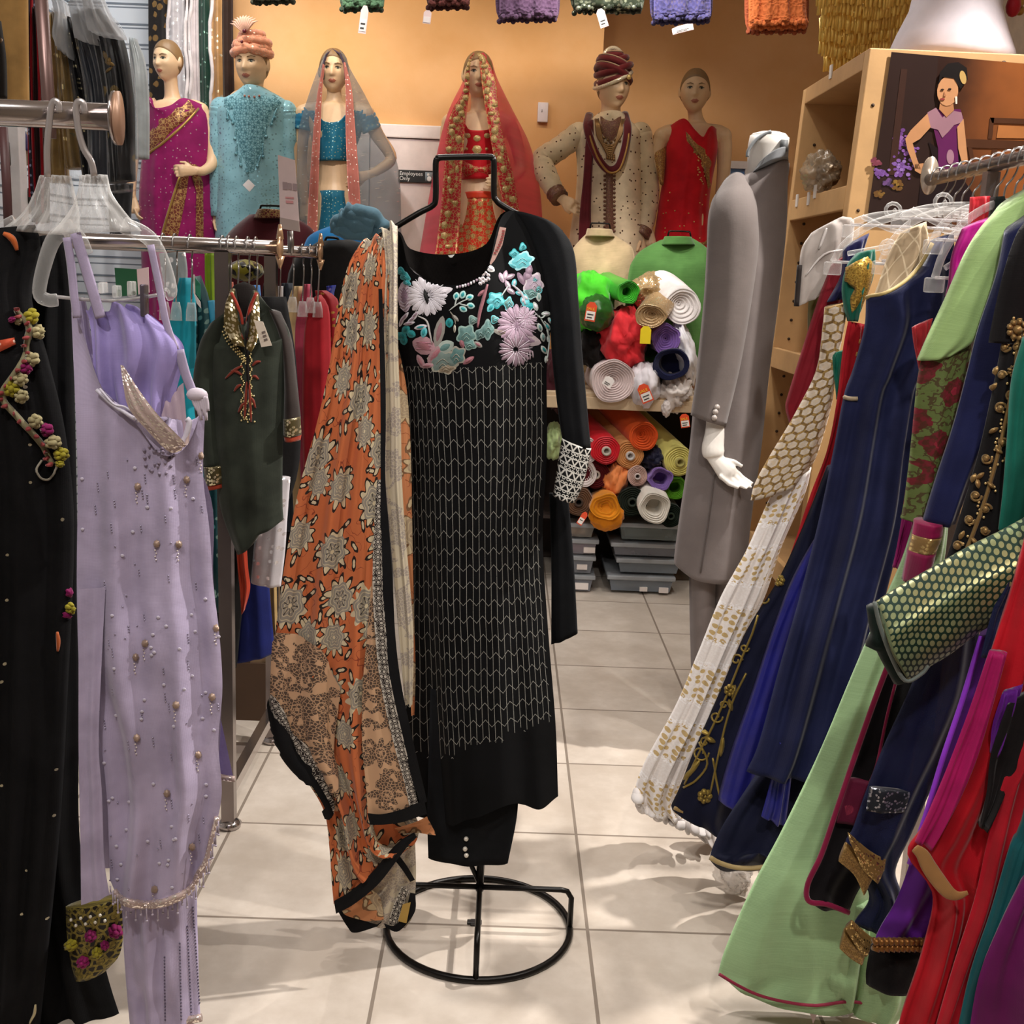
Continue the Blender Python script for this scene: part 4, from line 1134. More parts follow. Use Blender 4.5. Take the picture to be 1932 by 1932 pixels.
# garments in clear bags
BG = 'bagged garments on the left rail'
M_BLK = fab('14161b', .45, .2, spec=.4, glit='7a6a48', gsc=20, gth=.12, gr=.3)
BAG = clear('f4f6fa', -.06, .12)
for lab, rows, m, nm in (
        ('dark sequinned garment with red edging beside the peach cloth', [(56, -40, 72, -40, 4.3), (55, 100, 74, 100, 4.3), (57, 200, 76, 200, 4.3), (60, 300, 82, 300, 4.3), (66, 420, 86, 420, 4.3)], fab('2a2030', .4, glit='9aa0c0', gsc=90, gth=.3), 'bagged_garment'),
        ('dark maroon garment with red piping beside the rack post', [(66, 20, 82, 20, 4.25), (69, 120, 86, 120, 4.25), (73, 220, 88, 220, 4.25), (76, 320, 88, 320, 4.25), (76, 420, 88, 420, 4.25)], fab('2b1013', .6), 'bagged_garment'),
        ('tan gold garment nearest the rack post', [(92, 30, 108, 26, 4.2), (92, 110, 116, 110, 4.2), (96, 210, 122, 210, 4.2), (96, 345, 130, 345, 4.2)], fab('a08452', .35, spec=.5, glit='e0cc98', gsc=70, gth=.1), 'bagged_garment'),
        ('second tan gold garment left of the black bagged ones', [(108, 30, 120, 26, 4.15), (112, 110, 136, 110, 4.15), (118, 210, 148, 210, 4.15), (128, 320, 160, 316, 4.15)], fab('a08350', .35, spec=.5, glit='e0cc98', gsc=70, gth=.1), 'bagged_garment'),
        ('glittering black garment at the left of the bagged black ones', [(126, 44, 145, 36, 4.12), (130, 120, 165, 110, 4.12), (140, 200, 190, 200, 4.12), (156, 345, 215, 345, 4.12)], fab('16161a', .4, glit='b0a888', gsc=110, gth=.12), 'bagged_garment'),
        ('slate black satin garment in the middle of the bagged ones', [(140, 40, 165, 20, 4.05), (152, 110, 205, 85, 4.05), (165, 200, 232, 180, 4.05), (172, 345, 238, 345, 4.05)], fab('262c38', .35, spec=.5), 'bagged_garment'),
        ('black garment with a gold motif in the largest clear bag', [(165, 30, 190, 18, 3.98), (180, 90, 232, 70, 3.98), (200, 200, 252, 180, 3.98), (208, 345, 256, 340, 3.98)], M_BLK, 'bagged_garment')):
    o, bv = hang(lab, rows, m, nm, 'garment', BG, t=.05, fold=(.02, 2.2, rows[0][0], -1))
    if 'red' in lab:
        mb = MB().mat(fab('a01220', .6)); stroke(mb, bv, [(r[0]+3, r[1]) for r in rows], .006, taper=False); mb.build('piping', o)
    if 'gold motif' in lab:
        mb = MB().mat(fab('8a7040', .4, metal=.5))
        for q in (leaf(199, 105, 10, 4, 1.2), leaf(207, 120, 10, 4, .4), leaf(205, 132, 9, 3, -.7), ell(204, 114, 5, 6)): decal(mb, bv, q)
        mb.build('gold_motif', o)
    if 'slate' in lab or 'largest' in lab or 'second tan' in lab:
        r2 = [(r[0]-4, r[1]-6, r[2]+5, r[3]-4, r[4]-.035) for r in rows]; r2.append((r2[-1][0], r2[-1][1]+26, r2[-1][2]+2, r2[-1][3]+20, r2[-1][4]))
        mb = MB().mat(BAG); net(mb, r2, nu=18, nv=26, t=.06, back=True, fold=(.016, 5, rows[0][0]+3, -1)); mb.build('clear_bag', o)
        mb = MB().mat(plain('e8ecf2', .3, alpha=.5)); net(mb, [(r2[0][0]-4, r2[0][1]-14, r2[0][2]+3, r2[0][3]-14, r2[0][4]-.02), (r2[0][0], r2[0][1]+12, lerp(r2[0][2], r2[1][2], .4)+2, lerp(r2[0][3], r2[1][3], .4), r2[0][4]-.04), (lerp(r2[0][0], r2[1][0], .4), lerp(r2[0][1], r2[1][1], .5), r2[1][2]+3, r2[1][3]+10, r2[0][4]-.03)], nu=14, nv=10, t=.05, fold=(.012, 6, 3, -1)); mb.build('bag_highlight', o)  # translucent white sheet standing in for the bright highlights on the bag's top
o, bv = hang('grey satin cloth hanging below the black bagged garments', [(203, 350, 252, 346, 4.3), (205, 400, 248, 400, 4.3), (208, 470, 246, 470, 4.3)], fab('3c3e42', .4), 'hanging_cloth', 'cloth', t=.03)
o, bv = hang('pale grey garment in a narrow clear bag behind the magenta sari arm', [(244, 74, 258, 74, 5.6), (246, 130, 275, 120, 5.6), (248, 200, 282, 200, 5.6), (250, 300, 282, 300, 5.6)], fab('8a8f90', .3, spec=.5), 'bagged_garment', 'garment', BG, t=.04)
o, bv = hang('plain peach yellow cloth panel hanging in the top left corner', [(-22, -60, 53, -60, 3.4), (-8, 60, 54, 60, 3.4), (8, 140, 55, 140, 3.4), (12, 200, 56, 200, 3.4)], fab('d2a565', .8), 'hanging_cloth', 'cloth', t=.02, fold=(.006, 1, 1, -1))
o, bv = hang('black patterned garment edge left of the peach cloth panel', [(-40, 20, 2, 40, 3.3), (-40, 110, 12, 110, 3.3), (-40, 186, 14, 186, 3.3)], fab('1c1612', .7, glit='5a4634', gsc=20, gth=.4, gr=.5), 'hanging_garment', 'garment', t=.03)
# shoes on the slat wall, white cupboard panel
o = tag(MB().mat(plain('e6e2e2', .4)).box((at(2, 250, 5.2).x, 5.2, .9), (at(34, 250, 5.2).x, 5.28, at(20, 232, 5.2).z), bev=.004).build('cupboard', smooth=False), 'narrow white cupboard door with a thin handle at the far left', 'cupboard')
MB().mat(plain('888888', .3, .8)).tube(wire([(15, 268), (16, 270), (19, 310), (18, 312)], 5.17), .005, 6).build('handle', o)


def shoe(label, pts, c, strap=None):
    P = wire(pts, 5.3, 6); n = len(P)
    R = [.028*(.55+.75*math.sin(PI*(i+.7)/(n+.4))**.6) for i in range(n)]
    t = thing('shoe', label, 'shoe', P[-1], 'shoes hung on the slat wall')
    MB().mat(plain('a98e74', .6)).tube(P, R, 12, sq=(1.0, .3)).build('sole', t)
    MB().mat(plain(c, .6)).tube([p+V((0, -.016, 0)) for p in P[:n*2//3]], [r*.95 for r in R[:n*2//3]], 12, sq=(1, .4)).build('upper', t)


shoe('purple and blue flat shoe hung toe up on the slat wall', [(42, 250), (45, 280), (50, 312)], '3a2f66')
shoe('black flat shoe hung low on the slat wall beside the red cord', [(58, 356), (54, 380), (50, 402)], '17120f')
o = tag(MB().mat(fab('b01828', .6)).tube(wire([(54, 236), (55, 300), (56, 372)], 5.15), .005, 6).build('cord'), 'thin red cord hanging in front of the slat wall', 'cord')

# jackets on wire display forms in front of the mannequins
M_WIRE = plain('15120f', .35, .7)


def jacket(label, rows, m, D, loop, collar=None, cm=None, t=.11, back=None):
    b = at((rows[-1][0]+rows[-1][2])/2, rows[-1][1], D)
    tg = thing('jacket', label, 'jacket', b, 'jackets on wire forms')
    mb = MB().mat(m); net(mb, [r+(D,) for r in rows], nu=30, nv=30, t=lambda v: .045+(t-.045)*min(1, v*3.5), fold=(.008, 2, rows[0][0], .6)); mb.build('body', tg)
    if collar: mb = MB().mat(cm or m); net(mb, [r+(D-.03,) for r in collar], nu=20, nv=6, t=.07); mb.build('collar', tg)
    if D < 5:
        MB().mat(M_WIRE).tube([(b.x, D, .01), (b.x, D, b.z+.05)], .012, 8).rings([(b.x, D, 0, .13, .13), (b.x, D, .015, .13, .13)], 20).build('stand_pole', tg)
    x0, y0, x1, y1 = loop
    MB().mat(M_WIRE).tube(wire([(x0, y1), (x0+3, y0+2), (x0+8, y0), (x1-6, y0+1), (x1-2, y0+4), (x1, y1)], D, 3), .004, 6).build('wire_loop', tg)
    return tg


jacket('maroon velvet jacket with a brocade collar behind the paper sign', [(470, 405, 545, 405), (438, 432, 585, 428), (418, 462, 598, 455), (405, 520, 610, 520), (400, 650, 615, 650)], fab('4a0a14', .8, .6), 4.5, (489, 388, 537, 404), [(486, 395, 540, 397), (478, 412, 546, 413)], gold_net('maroon_collar_brocade', '5a1016', 'a88858', 110, .12))
t_ = jacket('bright blue jacket wearing a loose grey blue scarf', [(630, 424, 710, 420), (590, 440, 752, 440), (574, 462, 768, 466), (562, 520, 776, 520), (556, 650, 780, 650)], fab('1878b8', .7), 4.3, (658, 391, 698, 408))
mb = MB().mat(fab('5f8496', .8, wr=.6))
for q, (pts, r) in enumerate((([(655, 400), (645, 412), (632, 424), (648, 436), (690, 440), (715, 436), (712, 424), (690, 408)], .022), ([(652, 398), (668, 402), (694, 404), (716, 422), (728, 438)], .03), ([(640, 414), (668, 424), (705, 434)], .034), ([(628, 426), (660, 438), (700, 444)], .026), ([(648, 404), (675, 412), (708, 424)], .032))):
    P = wire(pts, 4.14, 5); mb.tube(P, [r*(1+.12*math.sin(i*1.1+q)) for i in range(len(P))], 10)
mb.build('scarf', t_)
jacket('cream linen jacket seen from the back with a stand collar', [(1106, 441, 1156, 441), (1086, 462, 1182, 458), (1072, 490, 1196, 476), (1070, 560, 1200, 540), (1068, 700, 1204, 700)], fab('c9b08a', .9, streak=.2), 5.75, (1112, 421, 1152, 442), [(1108, 431, 1155, 433), (1104, 446, 1160, 447)])
jacket('green linen jacket seen from the back with a stand collar', [(1248, 452, 1308, 450), (1216, 468, 1332, 466), (1196, 488, 1346, 490), (1184, 530, 1352, 530), (1170, 700, 1360, 700)], fab('4f7a3e', .9, streak=.2), 5.6, (1259, 436, 1304, 452), [(1254, 446, 1305, 447), (1246, 462, 1312, 462)])
jacket('black jacket shoulder showing behind the orange scarf', [(600, 456, 660, 452), (570, 470, 690, 462), (545, 510, 720, 480), (540, 640, 735, 600), (560, 900, 740, 900), (570, 1150, 742, 1150)], fab('121010', .8), 3.75, (612, 448, 640, 460))
# paper sign on a stem
sgn = thing('sign_holder', 'upright pale pink paper sign on a thin stem above the chrome rail', 'sign', at(549, 476, 3.3))
MB().mat(plain('8a8480', .3, .8)).tube(wire([(549, 478), (548, 436)], 3.3), .009, 8).build('stem', sgn)
pts = [at(x, y, 3.28) for x, y in ((524, 292), (556, 302), (565, 434), (529, 428))]
MB().mat(plain('d9c2c0', .5)).plate(pts, (0, -1, 0), .006).build('card', sgn, smooth=False)
pts = [at(x, y, 3.27) for x, y in ((528, 410), (563, 417), (565, 437), (528, 431))]
MB().mat(plain('a8968f', .4)).plate(pts, (0, -1, 0), .012).build('clip', sgn, smooth=False)
mb = MB().mat(plain('a08a8c'))
for x0, y0, x1, h in ((533, 343, 542, 15), (543, 345, 550, 13), (552, 346, 560, 14)): mb.plate([at(x, y, 3.277) for x, y in ((x0, y0), (x1, y0+1), (x1+.5, y0+h), (x0+.5, y0+h-1))], (0, -1, 0), .001)
mb.mat(plain('cf8f90'))
for x0, y0, x1, h in ((538, 371, 554, 4), (539, 378, 553, 6)): mb.plate([at(x, y, 3.277) for x, y in ((x0, y0), (x1, y0+1), (x1+.5, y0+h), (x0+.5, y0+h-1))], (0, -1, 0), .001)
mb.build('print', sgn, smooth=False)

zr_ = at(966, -186, 5.15).z
hr = thing('hanging_rail', 'long thin rail under the ceiling carrying the knitted cloths', 'rail', (0, 5.1, zr_))
MB().mat(plain('8a8480', .3, .8)).tube([(-1.35, 5.1, zr_), (1.65, 5.1, zr_)], .012, 10).build('rail', hr)
for x in (-1.3, .15, 1.6): MB().mat(plain('8a8480', .3, .8)).tube([(x, 5.1, zr_), (x, 5.1, ZC)], .008, 8).build('drop_rod', hr)
# ------------------------------------------------------------------ centre: wire stand, black kurta, trousers, scarf
SD = 2.415
M_IRON = plain('14110f', .35, .6, bump=.1)
st = thing('garment_stand', 'black wire garment stand with a round floor hoop in the middle of the aisle', 'garment stand', (-.018, SD, 0))
cx, cy, rr_ = -.016, 2.412, .212
MB().mat(M_IRON).tube([(cx+rr_*math.cos(a), cy+rr_*math.sin(a), .008) for a in [2*PI*k/48 for k in range(48)]], .008, 8, closed=True).build('base_hoop', st)
hz = .105
for a in (0, PI/2, PI, 1.5*PI):
    ex, ey = cx+rr_*math.cos(a), cy+rr_*math.sin(a); bx, by = cx+(rr_-.01)*math.cos(a), cy+(rr_-.01)*math.sin(a)
    MB().mat(M_IRON).tube([(ex, ey, .008), (ex, ey, hz-.02), (lerp(ex, cx, .05), lerp(ey, cy, .05), hz-.003), (lerp(ex, cx, .12), lerp(ey, cy, .12), hz), (cx, cy, hz)], .0065, 8).build('leg', st)
ztop = at(875, 297, SD).z; zs = at(875, 440, SD).z
mb = MB().mat(M_IRON).tube([(cx, cy, hz-.01), (cx, cy+.045, .3), (cx, cy+.045, 1.35)], .009, 8)
mb.tube([at(905, 1668, SD), at(880, 1612, SD+.02), (cx-.02, cy+.045, .55)], .006, 6)
mb.build('pole', st)
hp = [(690, 462), (748, 427), (790, 402), (816, 388), (822, 372), (822, 310), (826, 300), (835, 297), (920, 296), (929, 299), (932, 308), (932, 365), (936, 377), (948, 388), (985, 408), (1060, 440)]
W = wire(hp, SD+.025, 4)
MB().mat(M_IRON).tube(W, .0062, 8).tube([(cx, cy+.045, 1.34), at(760, 500, SD+.06), at(700, 464, SD+.03)], .006, 6).tube([(cx, cy+.045, 1.34), at(990, 500, SD+.06), at(1050, 440, SD+.03)], .006, 6).build('hanger_frame', st)

KU = thing('kurta', 'long black kurta with floral embroidery and zigzag stitching on the wire stand', 'kurta', at(900, 1535, SD))
g = G('black_kurta_cloth'); uv = g.coord('UV'); ux_, uy_, _ = g.xyz(uv)
n = g.noise(uv, 7, 3); wb = g.noise(uv, 5, 2)
aa = ux_/.0126+(wb-.5)*.5
vl = ((aa.frac()-.5).abs() < .045)
tri = (ux_+(wb-.5)*.006).pp(.0126)
yy = (uy_+tri*1.25+(wb-.5)*.012)/.0385
zl = ((yy.frac()-.5).abs() < .018)
jag = g.noise(g.vec(ux_*40, 0, 0), 1, 1)*.08
band = (uy_ > .236)*(uy_ < (1.02+jag+ux_*-.25))*(ux_ > -.158)*(ux_ < .15)
msk = g.m('MAXIMUM', vl*.75, zl)*band*(g.noise(uv, 900, 1) > .36)
g.bump(g.noise(uv, 26, 4)+msk*.6, .3, .004)
M_KUR = g.done(g.mix(msk, g.mix(n.ss(.3, .7), '060607', '0a0a0c'), '8f8d86'), .85, 0, 0, spec=.12)
M_BK = fab('0b0c0f', .9, 0.0, spec=.15); M_BKI = fab('0b0706', .95, 0.0, spec=.1)
rows = [[(690, 464, 2.43), (750, 440, 2.41), (776, 508, 2.355), (845, 538, 2.325), (915, 512, 2.335), (956, 400, 2.41), (1062, 440, 2.43)],
        [(722, 590, 2.42), (765, 590, 2.375), (805, 594, 2.335), (868, 596, 2.315), (930, 590, 2.33), (990, 584, 2.37), (1046, 582, 2.42)],
        [(758, 690, 2.42), (790, 690, 2.375), (830, 692, 2.335), (890, 692, 2.315), (945, 688, 2.33), (992, 684, 2.37), (1032, 682, 2.42)],
        [(768, 850, 2.42), (800, 850, 2.375), (842, 852, 2.335), (896, 852, 2.32), (946, 850, 2.335), (992, 848, 2.37), (1032, 846, 2.42)],
        [(774, 1020, 2.43), (806, 1020, 2.38), (846, 1022, 2.335), (898, 1022, 2.325), (944, 1020, 2.34), (986, 1018, 2.38), (1024, 1015, 2.43)],
        [(770, 1200, 2.44), (812, 1200, 2.385), (850, 1202, 2.335), (900, 1202, 2.325), (948, 1200, 2.345), (994, 1195, 2.385), (1034, 1190, 2.44)],
        [(764, 1380, 2.44), (820, 1385, 2.385), (858, 1388, 2.335), (905, 1388, 2.325), (955, 1382, 2.35), (1005, 1375, 2.39), (1048, 1365, 2.44)],
        [(768, 1536, 2.44), (832, 1550, 2.385), (866, 1554, 2.335), (908, 1540, 2.325), (960, 1516, 2.35), (1014, 1526, 2.39), (1053, 1502, 2.44)]]
mb = MB().mat(M_KUR); net(mb, rows, nu=70, nv=110, back=False, th=.0015, fold=(.011, 3.0, 4, .8, .1), uvw=.318)
mb.build('front_panel', KU); KB = mb.bvh()
rb = [[(690, 464, 2.45), (750, 436, 2.47), (776, 470, 2.50), (845, 480, 2.51), (915, 462, 2.50), (956, 398, 2.46), (1062, 440, 2.45)]]
for r in rows[1:]: rb.append([(x, y-3, 2.44+(2.44-d)*.55+.01) for x, y, d in r])
mb = MB().mat(M_BKI); net(mb, rb, nu=40, nv=60, back=False, th=.0015, fold=(.006, 3, 9, .8)); mb.build('back_panel', KU)
mb = MB().mat(M_BK)
net(mb, [(956, 399, 1058, 432, 2.435), (985, 432, 1076, 456, 2.43), (1010, 490, 1086, 490, 2.425), (1034, 580, 1091, 560, 2.42), (1042, 680, 1099, 670, 2.42), (1052, 770, 1108, 770, 2.42), (1061, 832, 1115, 846, 2.42)], nu=24, nv=44, t=.035, fold=(.006, 1.5, 6, .3)); mb.build('sleeve', KU)
g = G('black_white_cuff'); uv = g.coord('UV'); a_, b_, _ = g.xyz(uv)
q = (b_/.014).floor(); zz = ((a_+q*.004).pp(.008)/.008-(b_/.014).frac()).abs() < .22
dots = ((b_/.014).frac() < .16); dm = (q.mod(2) < .5)
ring = X(g, g.voro(uv, 110, .3).outputs[0]); rg = (ring > .22)*(ring < .42)
ms = g.m('MAXIMUM', zz*dm, g.m('MAXIMUM', rg*(1-dm), dots)); g.bump(ms, .6, .003)
M_CUFF = g.done(g.mix(ms, '08080a', 'c9c6be'), .8)
mb = MB().mat(M_CUFF); net(mb, [(1060, 826, 1116, 846, 2.418), (1052, 875, 1106, 895, 2.418), (1047, 910, 1096, 925, 2.418), (1043, 934, 1085, 947, 2.418)], nu=20, nv=20, t=.039); mb.build('cuff', KU)
mb = MB().mat(M_BK); net(mb, [(684, 470, 742, 462, 2.45), (700, 560, 760, 560, 2.45), (732, 700, 782, 700, 2.44), (738, 850, 784, 850, 2.43), (740, 930, 778, 930, 2.43)], nu=18, nv=30, t=.03); mb.build('sleeve', KU)
mb = MB().mat(M_BK); net(mb, [(1036, 930, 1072, 935, 2.52), (1040, 1050, 1082, 1050, 2.52), (1040, 1216, 1090, 1195, 2.52)], nu=14, nv=24, t=.012, fold=(.006, 1.5, 2)); mb.build('side_panel', KU)
# floral embroidery
WH, LI, LI2, AQ, TE, DT, GT, PK, GR = ('d9d4dc', 'ab92a4', '8d7588', '6cc4ce', '2f9aa0', '12787a', '5c7f7c', '9a666e', '8e8a84')
mb = MB(); fb = lambda c: mb.mat(fab(c, .55, .2, wr=.5))


def flower(x, y, r, n, c, c2, w=.35, ph=0.0, L=.62):
    fb(c)
    for k in range(n):
        a = ph+2*PI*k/n; decal(mb, KB, leaf(x+r*L*math.cos(a), y+r*L*math.sin(a), r*.46, r*w*.5, a), .0025, .0008)
    fb(c2)
    for k in range(n):
        a = ph+2*PI*(k+.5)/n; stroke(mb, KB, [(x+r*.2*math.cos(a), y+r*.2*math.sin(a)), (x+r*1.03*math.cos(a), y+r*1.03*math.sin(a))], .001, .006)


def lobed(x, y, rx, ry, a, c, c2, n=5):
    fb(c2); decal(mb, KB, ell(x, y, rx*1.12, ry*1.12, a, 30, n, .16), .0015, .0004)
    fb(c); decal(mb, KB, ell(x, y, rx*.95, ry*.95, a, 30, n, .16), .0025, .0006)
    fb(c2); stroke(mb, KB, [(x-rx*.5, y+ry*.2), (x, y-ry*.25), (x+rx*.5, y+ry*.15)], .0009, .007); stroke(mb, KB, [(x-rx*.3, y+ry*.55), (x, y+ry*.2), (x+rx*.35, y+ry*.5)], .0009, .007)


def bud(x, y, L, w, a, c, c2):
    fb(c2); decal(mb, KB, leaf(x, y, L*1.15, w*1.25, a), .0015, .0004)
    fb(c); decal(mb, KB, leaf(x, y, L*.85, w*.8, a), .0025, .0005)


def stem(pts, c, w=.0016): fb(c); stroke(mb, KB, pts, w, .004)


for x, y, r in ((757, 512, 8), (765, 522, 9), (768, 533, 7)): lobed(x, y, r, r*.8, .6, TE, AQ, 3)
bud(764, 560, 26, 11, 1.5, LI2, 'c9b8c6')
for k in range(7): stem([(756, 544+k*6), (764, 549+k*6), (772, 542+k*6)], 'd0c4d0', .001)
flower(806, 558, 36, 16, WH, 'f0ecf2', .42)
bud(830, 551, 22, 7, -.25, 'e6e0e8', WH); bud(788, 567, 13, 5, -.4, 'e6e0e8', WH)
fb('060607'); decal(mb, KB, leaf(805, 560, 15, 4, 1.35), .009, .0005)
fb(WH)
for k in range(9):
    x = 862+k*5.2; y = 535-k*1.4-(k*k)*.08
    stem([(x, y), (x+1, y+12-abs(k-4)*.6)], (WH, LI, 'efeaf0')[k % 3], .0026)
for k in range(10): bud(906+(k % 4)*5, 535-(k % 3)*7-(k % 4)*3, 3.6, 2.6, .6, 'd8c8c4', WH)
bud(925, 507, 8, 5, .5, WH, 'e8e8e8')
stem([(848, 586), (858, 578), (870, 570), (888, 562)], 'c0c8c4'); stem([(858, 578), (862, 562)], 'c0c8c4'); stem([(866, 573), (884, 578)], 'c0c8c4')
for x, y, a in ((861, 559, -1.4), (873, 556, -1.2), (886, 561, -.4), (888, 577, .2), (874, 583, .5)): bud(x, y, 7, 5, a, TE, 'b0d4d0')
stem([(850, 588), (858, 600), (860, 612)], '8a8478'); bud(848, 609, 8, 6, 1.5, DT, TE); bud(859, 600, 8, 3, .8, GR, GR); bud(858, 620, 7, 2, 1.6, GR, 'c0bcae')
stem([(919, 537), (913, 560), (905, 590), (901, 618)], PK, .004); bud(908, 553, 8, 3, 2.4, PK, PK)
lobed(984, 492, 20, 15, -.2, AQ, 'a8e0e6', 6); lobed(970, 479, 8, 8, 0, AQ, TE, 4); lobed(986, 466, 6, 7, .3, AQ, TE, 3); bud(968, 502, 8, 3, .5, AQ, AQ)
bud(998, 510, 6, 9, .2, LI, LI2); bud(983, 526, 5, 11, -.5, LI, LI2); bud(996, 522, 9, 7, .8, LI, LI2)
lobed(1006, 536, 16, 19, .2, 'a898a8', 'c8bcc4', 5); lobed(1008, 529, 8, 7, 0, GT, AQ, 4); lobed(1002, 553, 12, 10, .3, GT, 'a0c8c8', 4); lobed(1014, 545, 8, 9, .8, GT, AQ, 3)
for x, y, a in ((946, 524, 1.2), (953, 520, 1.8), (962, 522, -.4), (958, 538, 1.1), (963, 549, .6)): bud(x, y, 9, 4, a, WH, LI)
stem([(944, 560), (952, 548), (958, 540)], 'c0c8c8'); stem([(966, 538), (978, 548), (986, 560), (990, 575)], WH, .003)
for x, y, a in ((970, 534, -1.4), (980, 553, .2), (986, 566, 1.6), (992, 562, 1.0)): bud(x, y, 7, 4, a, WH, AQ)
lobed(936, 566, 15, 13, .3, AQ, TE, 5); bud(926, 580, 9, 5, 2.2, TE, AQ); lobed(959, 573, 8, 11, .2, GT, AQ, 4); bud(992, 572, 6, 7, .6, AQ, AQ); bud(1000, 578, 6, 6, .6, TE, TE)
flower(975, 612, 36, 14, LI, 'c6b2c2', .4, .2)
flower(992, 600, 20, 9, 'b8a2b4', 'd2c4d0', .4); bud(975, 616, 18, 6, 1.55, LI2, LI)
bud(992, 640, 26, 10, .25, LI2, 'b0a0a4'); bud(952, 628, 20, 6, .2, '7c6a66', GR)
flower(972, 660, 30, 13, '8a7480', 'c8bcc6', .36, .1)
for k in range(10): stem([(958+k*5, 662), (956+k*5.4, 690-abs(k-4)*3)], '9c8a92', .002)
lobed(880, 632, 16, 17, .2, GT, '8ca8a0', 5); lobed(892, 604, 8, 8, 0, '6c8c88', '9ab0aa', 3); lobed(886, 650, 11, 9, .4, GT, '8ca8a0', 4); lobed(906, 630, 8, 11, .5, '4f6c6a', '7c9894', 4); bud(902, 650, 8, 4, .6, PK, GR)
lobed(920, 622, 10, 16, 0, GT, '7c9894', 4); lobed(933, 603, 7, 7, 0, GT, AQ, 3)
bud(800, 652, 20, 14, .35, PK, 'b08890'); bud(829, 626, 27, 8, -1.35, '8e6a70', GR); bud(822, 668, 20, 8, -.9, PK, '9c7c80'); bud(794, 682, 13, 5, 1.1, PK, 'a8848a'); bud(806, 690, 12, 4, -.1, PK, 'a8848a')
for y in (645, 651, 657): stem([(786, y), (800, y+1), (814, y+2)], 'b8788a', .001)
bud(840, 655, 16, 10, -.5, GT, '9ca8a0'); lobed(836, 682, 24, 20, .2, '6a7a74', '9c9a8c', 6); lobed(862, 672, 14, 17, .6, GT, 'a09c90', 5); lobed(842, 694, 15, 10, 0, '8a7c68', 'a89c88', 5)
bud(872, 648, 8, 4, 1.3, PK, PK); bud(884, 680, 11, 4, -.6, PK, PK)
stem([(790, 596), (806, 606), (812, 630), (816, 648)], 'c8c4c0', .0022)
for x, y, a in ((764, 598, -.9), (758, 606, -1.2), (778, 602, -.6), (784, 594, -.8), (772, 610, -.2)): bud(x, y, 10, 3, a, LI, WH)
for x, y, a in ((766, 622, -.7), (776, 630, .4), (760, 634, .9), (762, 642, 1.4), (753, 634, .6)): bud(x, y, 8, 6, a, DT, TE)
bud(794, 617, 11, 4, -.2, TE, WH); bud(800, 627, 9, 5, 1.8, TE, AQ)
for pts in ([(1008, 590), (1020, 600), (1032, 590)], [(1016, 596), (1030, 620), (1040, 640)], [(1030, 620), (1036, 650), (1030, 680)], [(1026, 606), (1036, 618)]): stem(pts, 'a8b0ac', .0018)
for x, y, a, c in ((1010, 578, 1.2, WH), (1030, 592, 0, WH), (1040, 606, .8, AQ), (1032, 616, 1, TE), (1018, 618, 1.2, GT), (1024, 636, 1.4, GT), (1036, 640, 1.4, GT), (1026, 660, 1, DT), (1032, 680, 1.3, GR), (1016, 560, 1.5, '7c9894')): bud(x, y, 8, 4, a, c, 'a8b0ac')
mb.build('embroidery', KU)
# size strip, neck label
pts = [at(x, y, 2.345) for x, y in ((943, 428), (955, 430), (948, 462), (934, 490), (926, 500), (924, 497), (932, 472))]
MB().mat(plain('c09a90', .5)).plate(pts, (0, -1, 0), .0008).build('size_strip', KU, smooth=False)
mb = MB().mat(plain('8e3a3a', .5))
for k in range(9):
    x = 949.5-k*.7-(k*k)*.16; y = 434+k*5.2
    mb.plate([at(x-2, y, 2.342), at(x+3.2, y+.5, 2.342), at(x+2.4, y+3.6, 2.342), at(x-2.6, y+3, 2.342)], (0, -1, 0), .0005)
mb.build('print', KU.children[-1], smooth=False)
mb = MB().mat(plain('e4e2de', .6)).plate([at(x, y, 2.488) for x, y in ((845, 482), (858, 480), (853, 486), (849, 486))], (0, -1, 0), .001); mb.build('neck_label', KU, smooth=False)

TR = thing('trousers', 'black folded trousers with pearl buttons hanging below the kurta hem', 'trousers', at(885, 1620, 2.43))
mb = MB().mat(M_BK); net(mb, [(812, 1300, 985, 1300, 2.385), (808, 1450, 978, 1450, 2.385), (806, 1540, 976, 1535, 2.385), (808, 1619, 958, 1629, 2.385)], nu=24, nv=24, t=.022, fold=(.005, 1.6, 4)); mb.build('leg_cloth', TR); tb = mb.bvh()
for x, y in ((880, 1582), (878, 1601), (880, 1613)):
    mb = MB().mat(plain('cfc8bc', .2, .2)); beads(mb, tb, [(x, y)], .0055, 10, 8); mb.build('pearl_button', TR)
o = tag(MB().mat(plain('1a1614')).box((floor_at(895, 1742)-V((.017, .008, 0))), (floor_at(895, 1742)+V((.017, .008, .006))), bev=.002).box((floor_at(895, 1742)-V((.009, .014, 0))), (floor_at(895, 1742)+V((.009, .012, .005))), bev=.002).build('plastic_clip', smooth=False), 'tiny black plastic clip lying on the tile inside the hoop', 'clip')

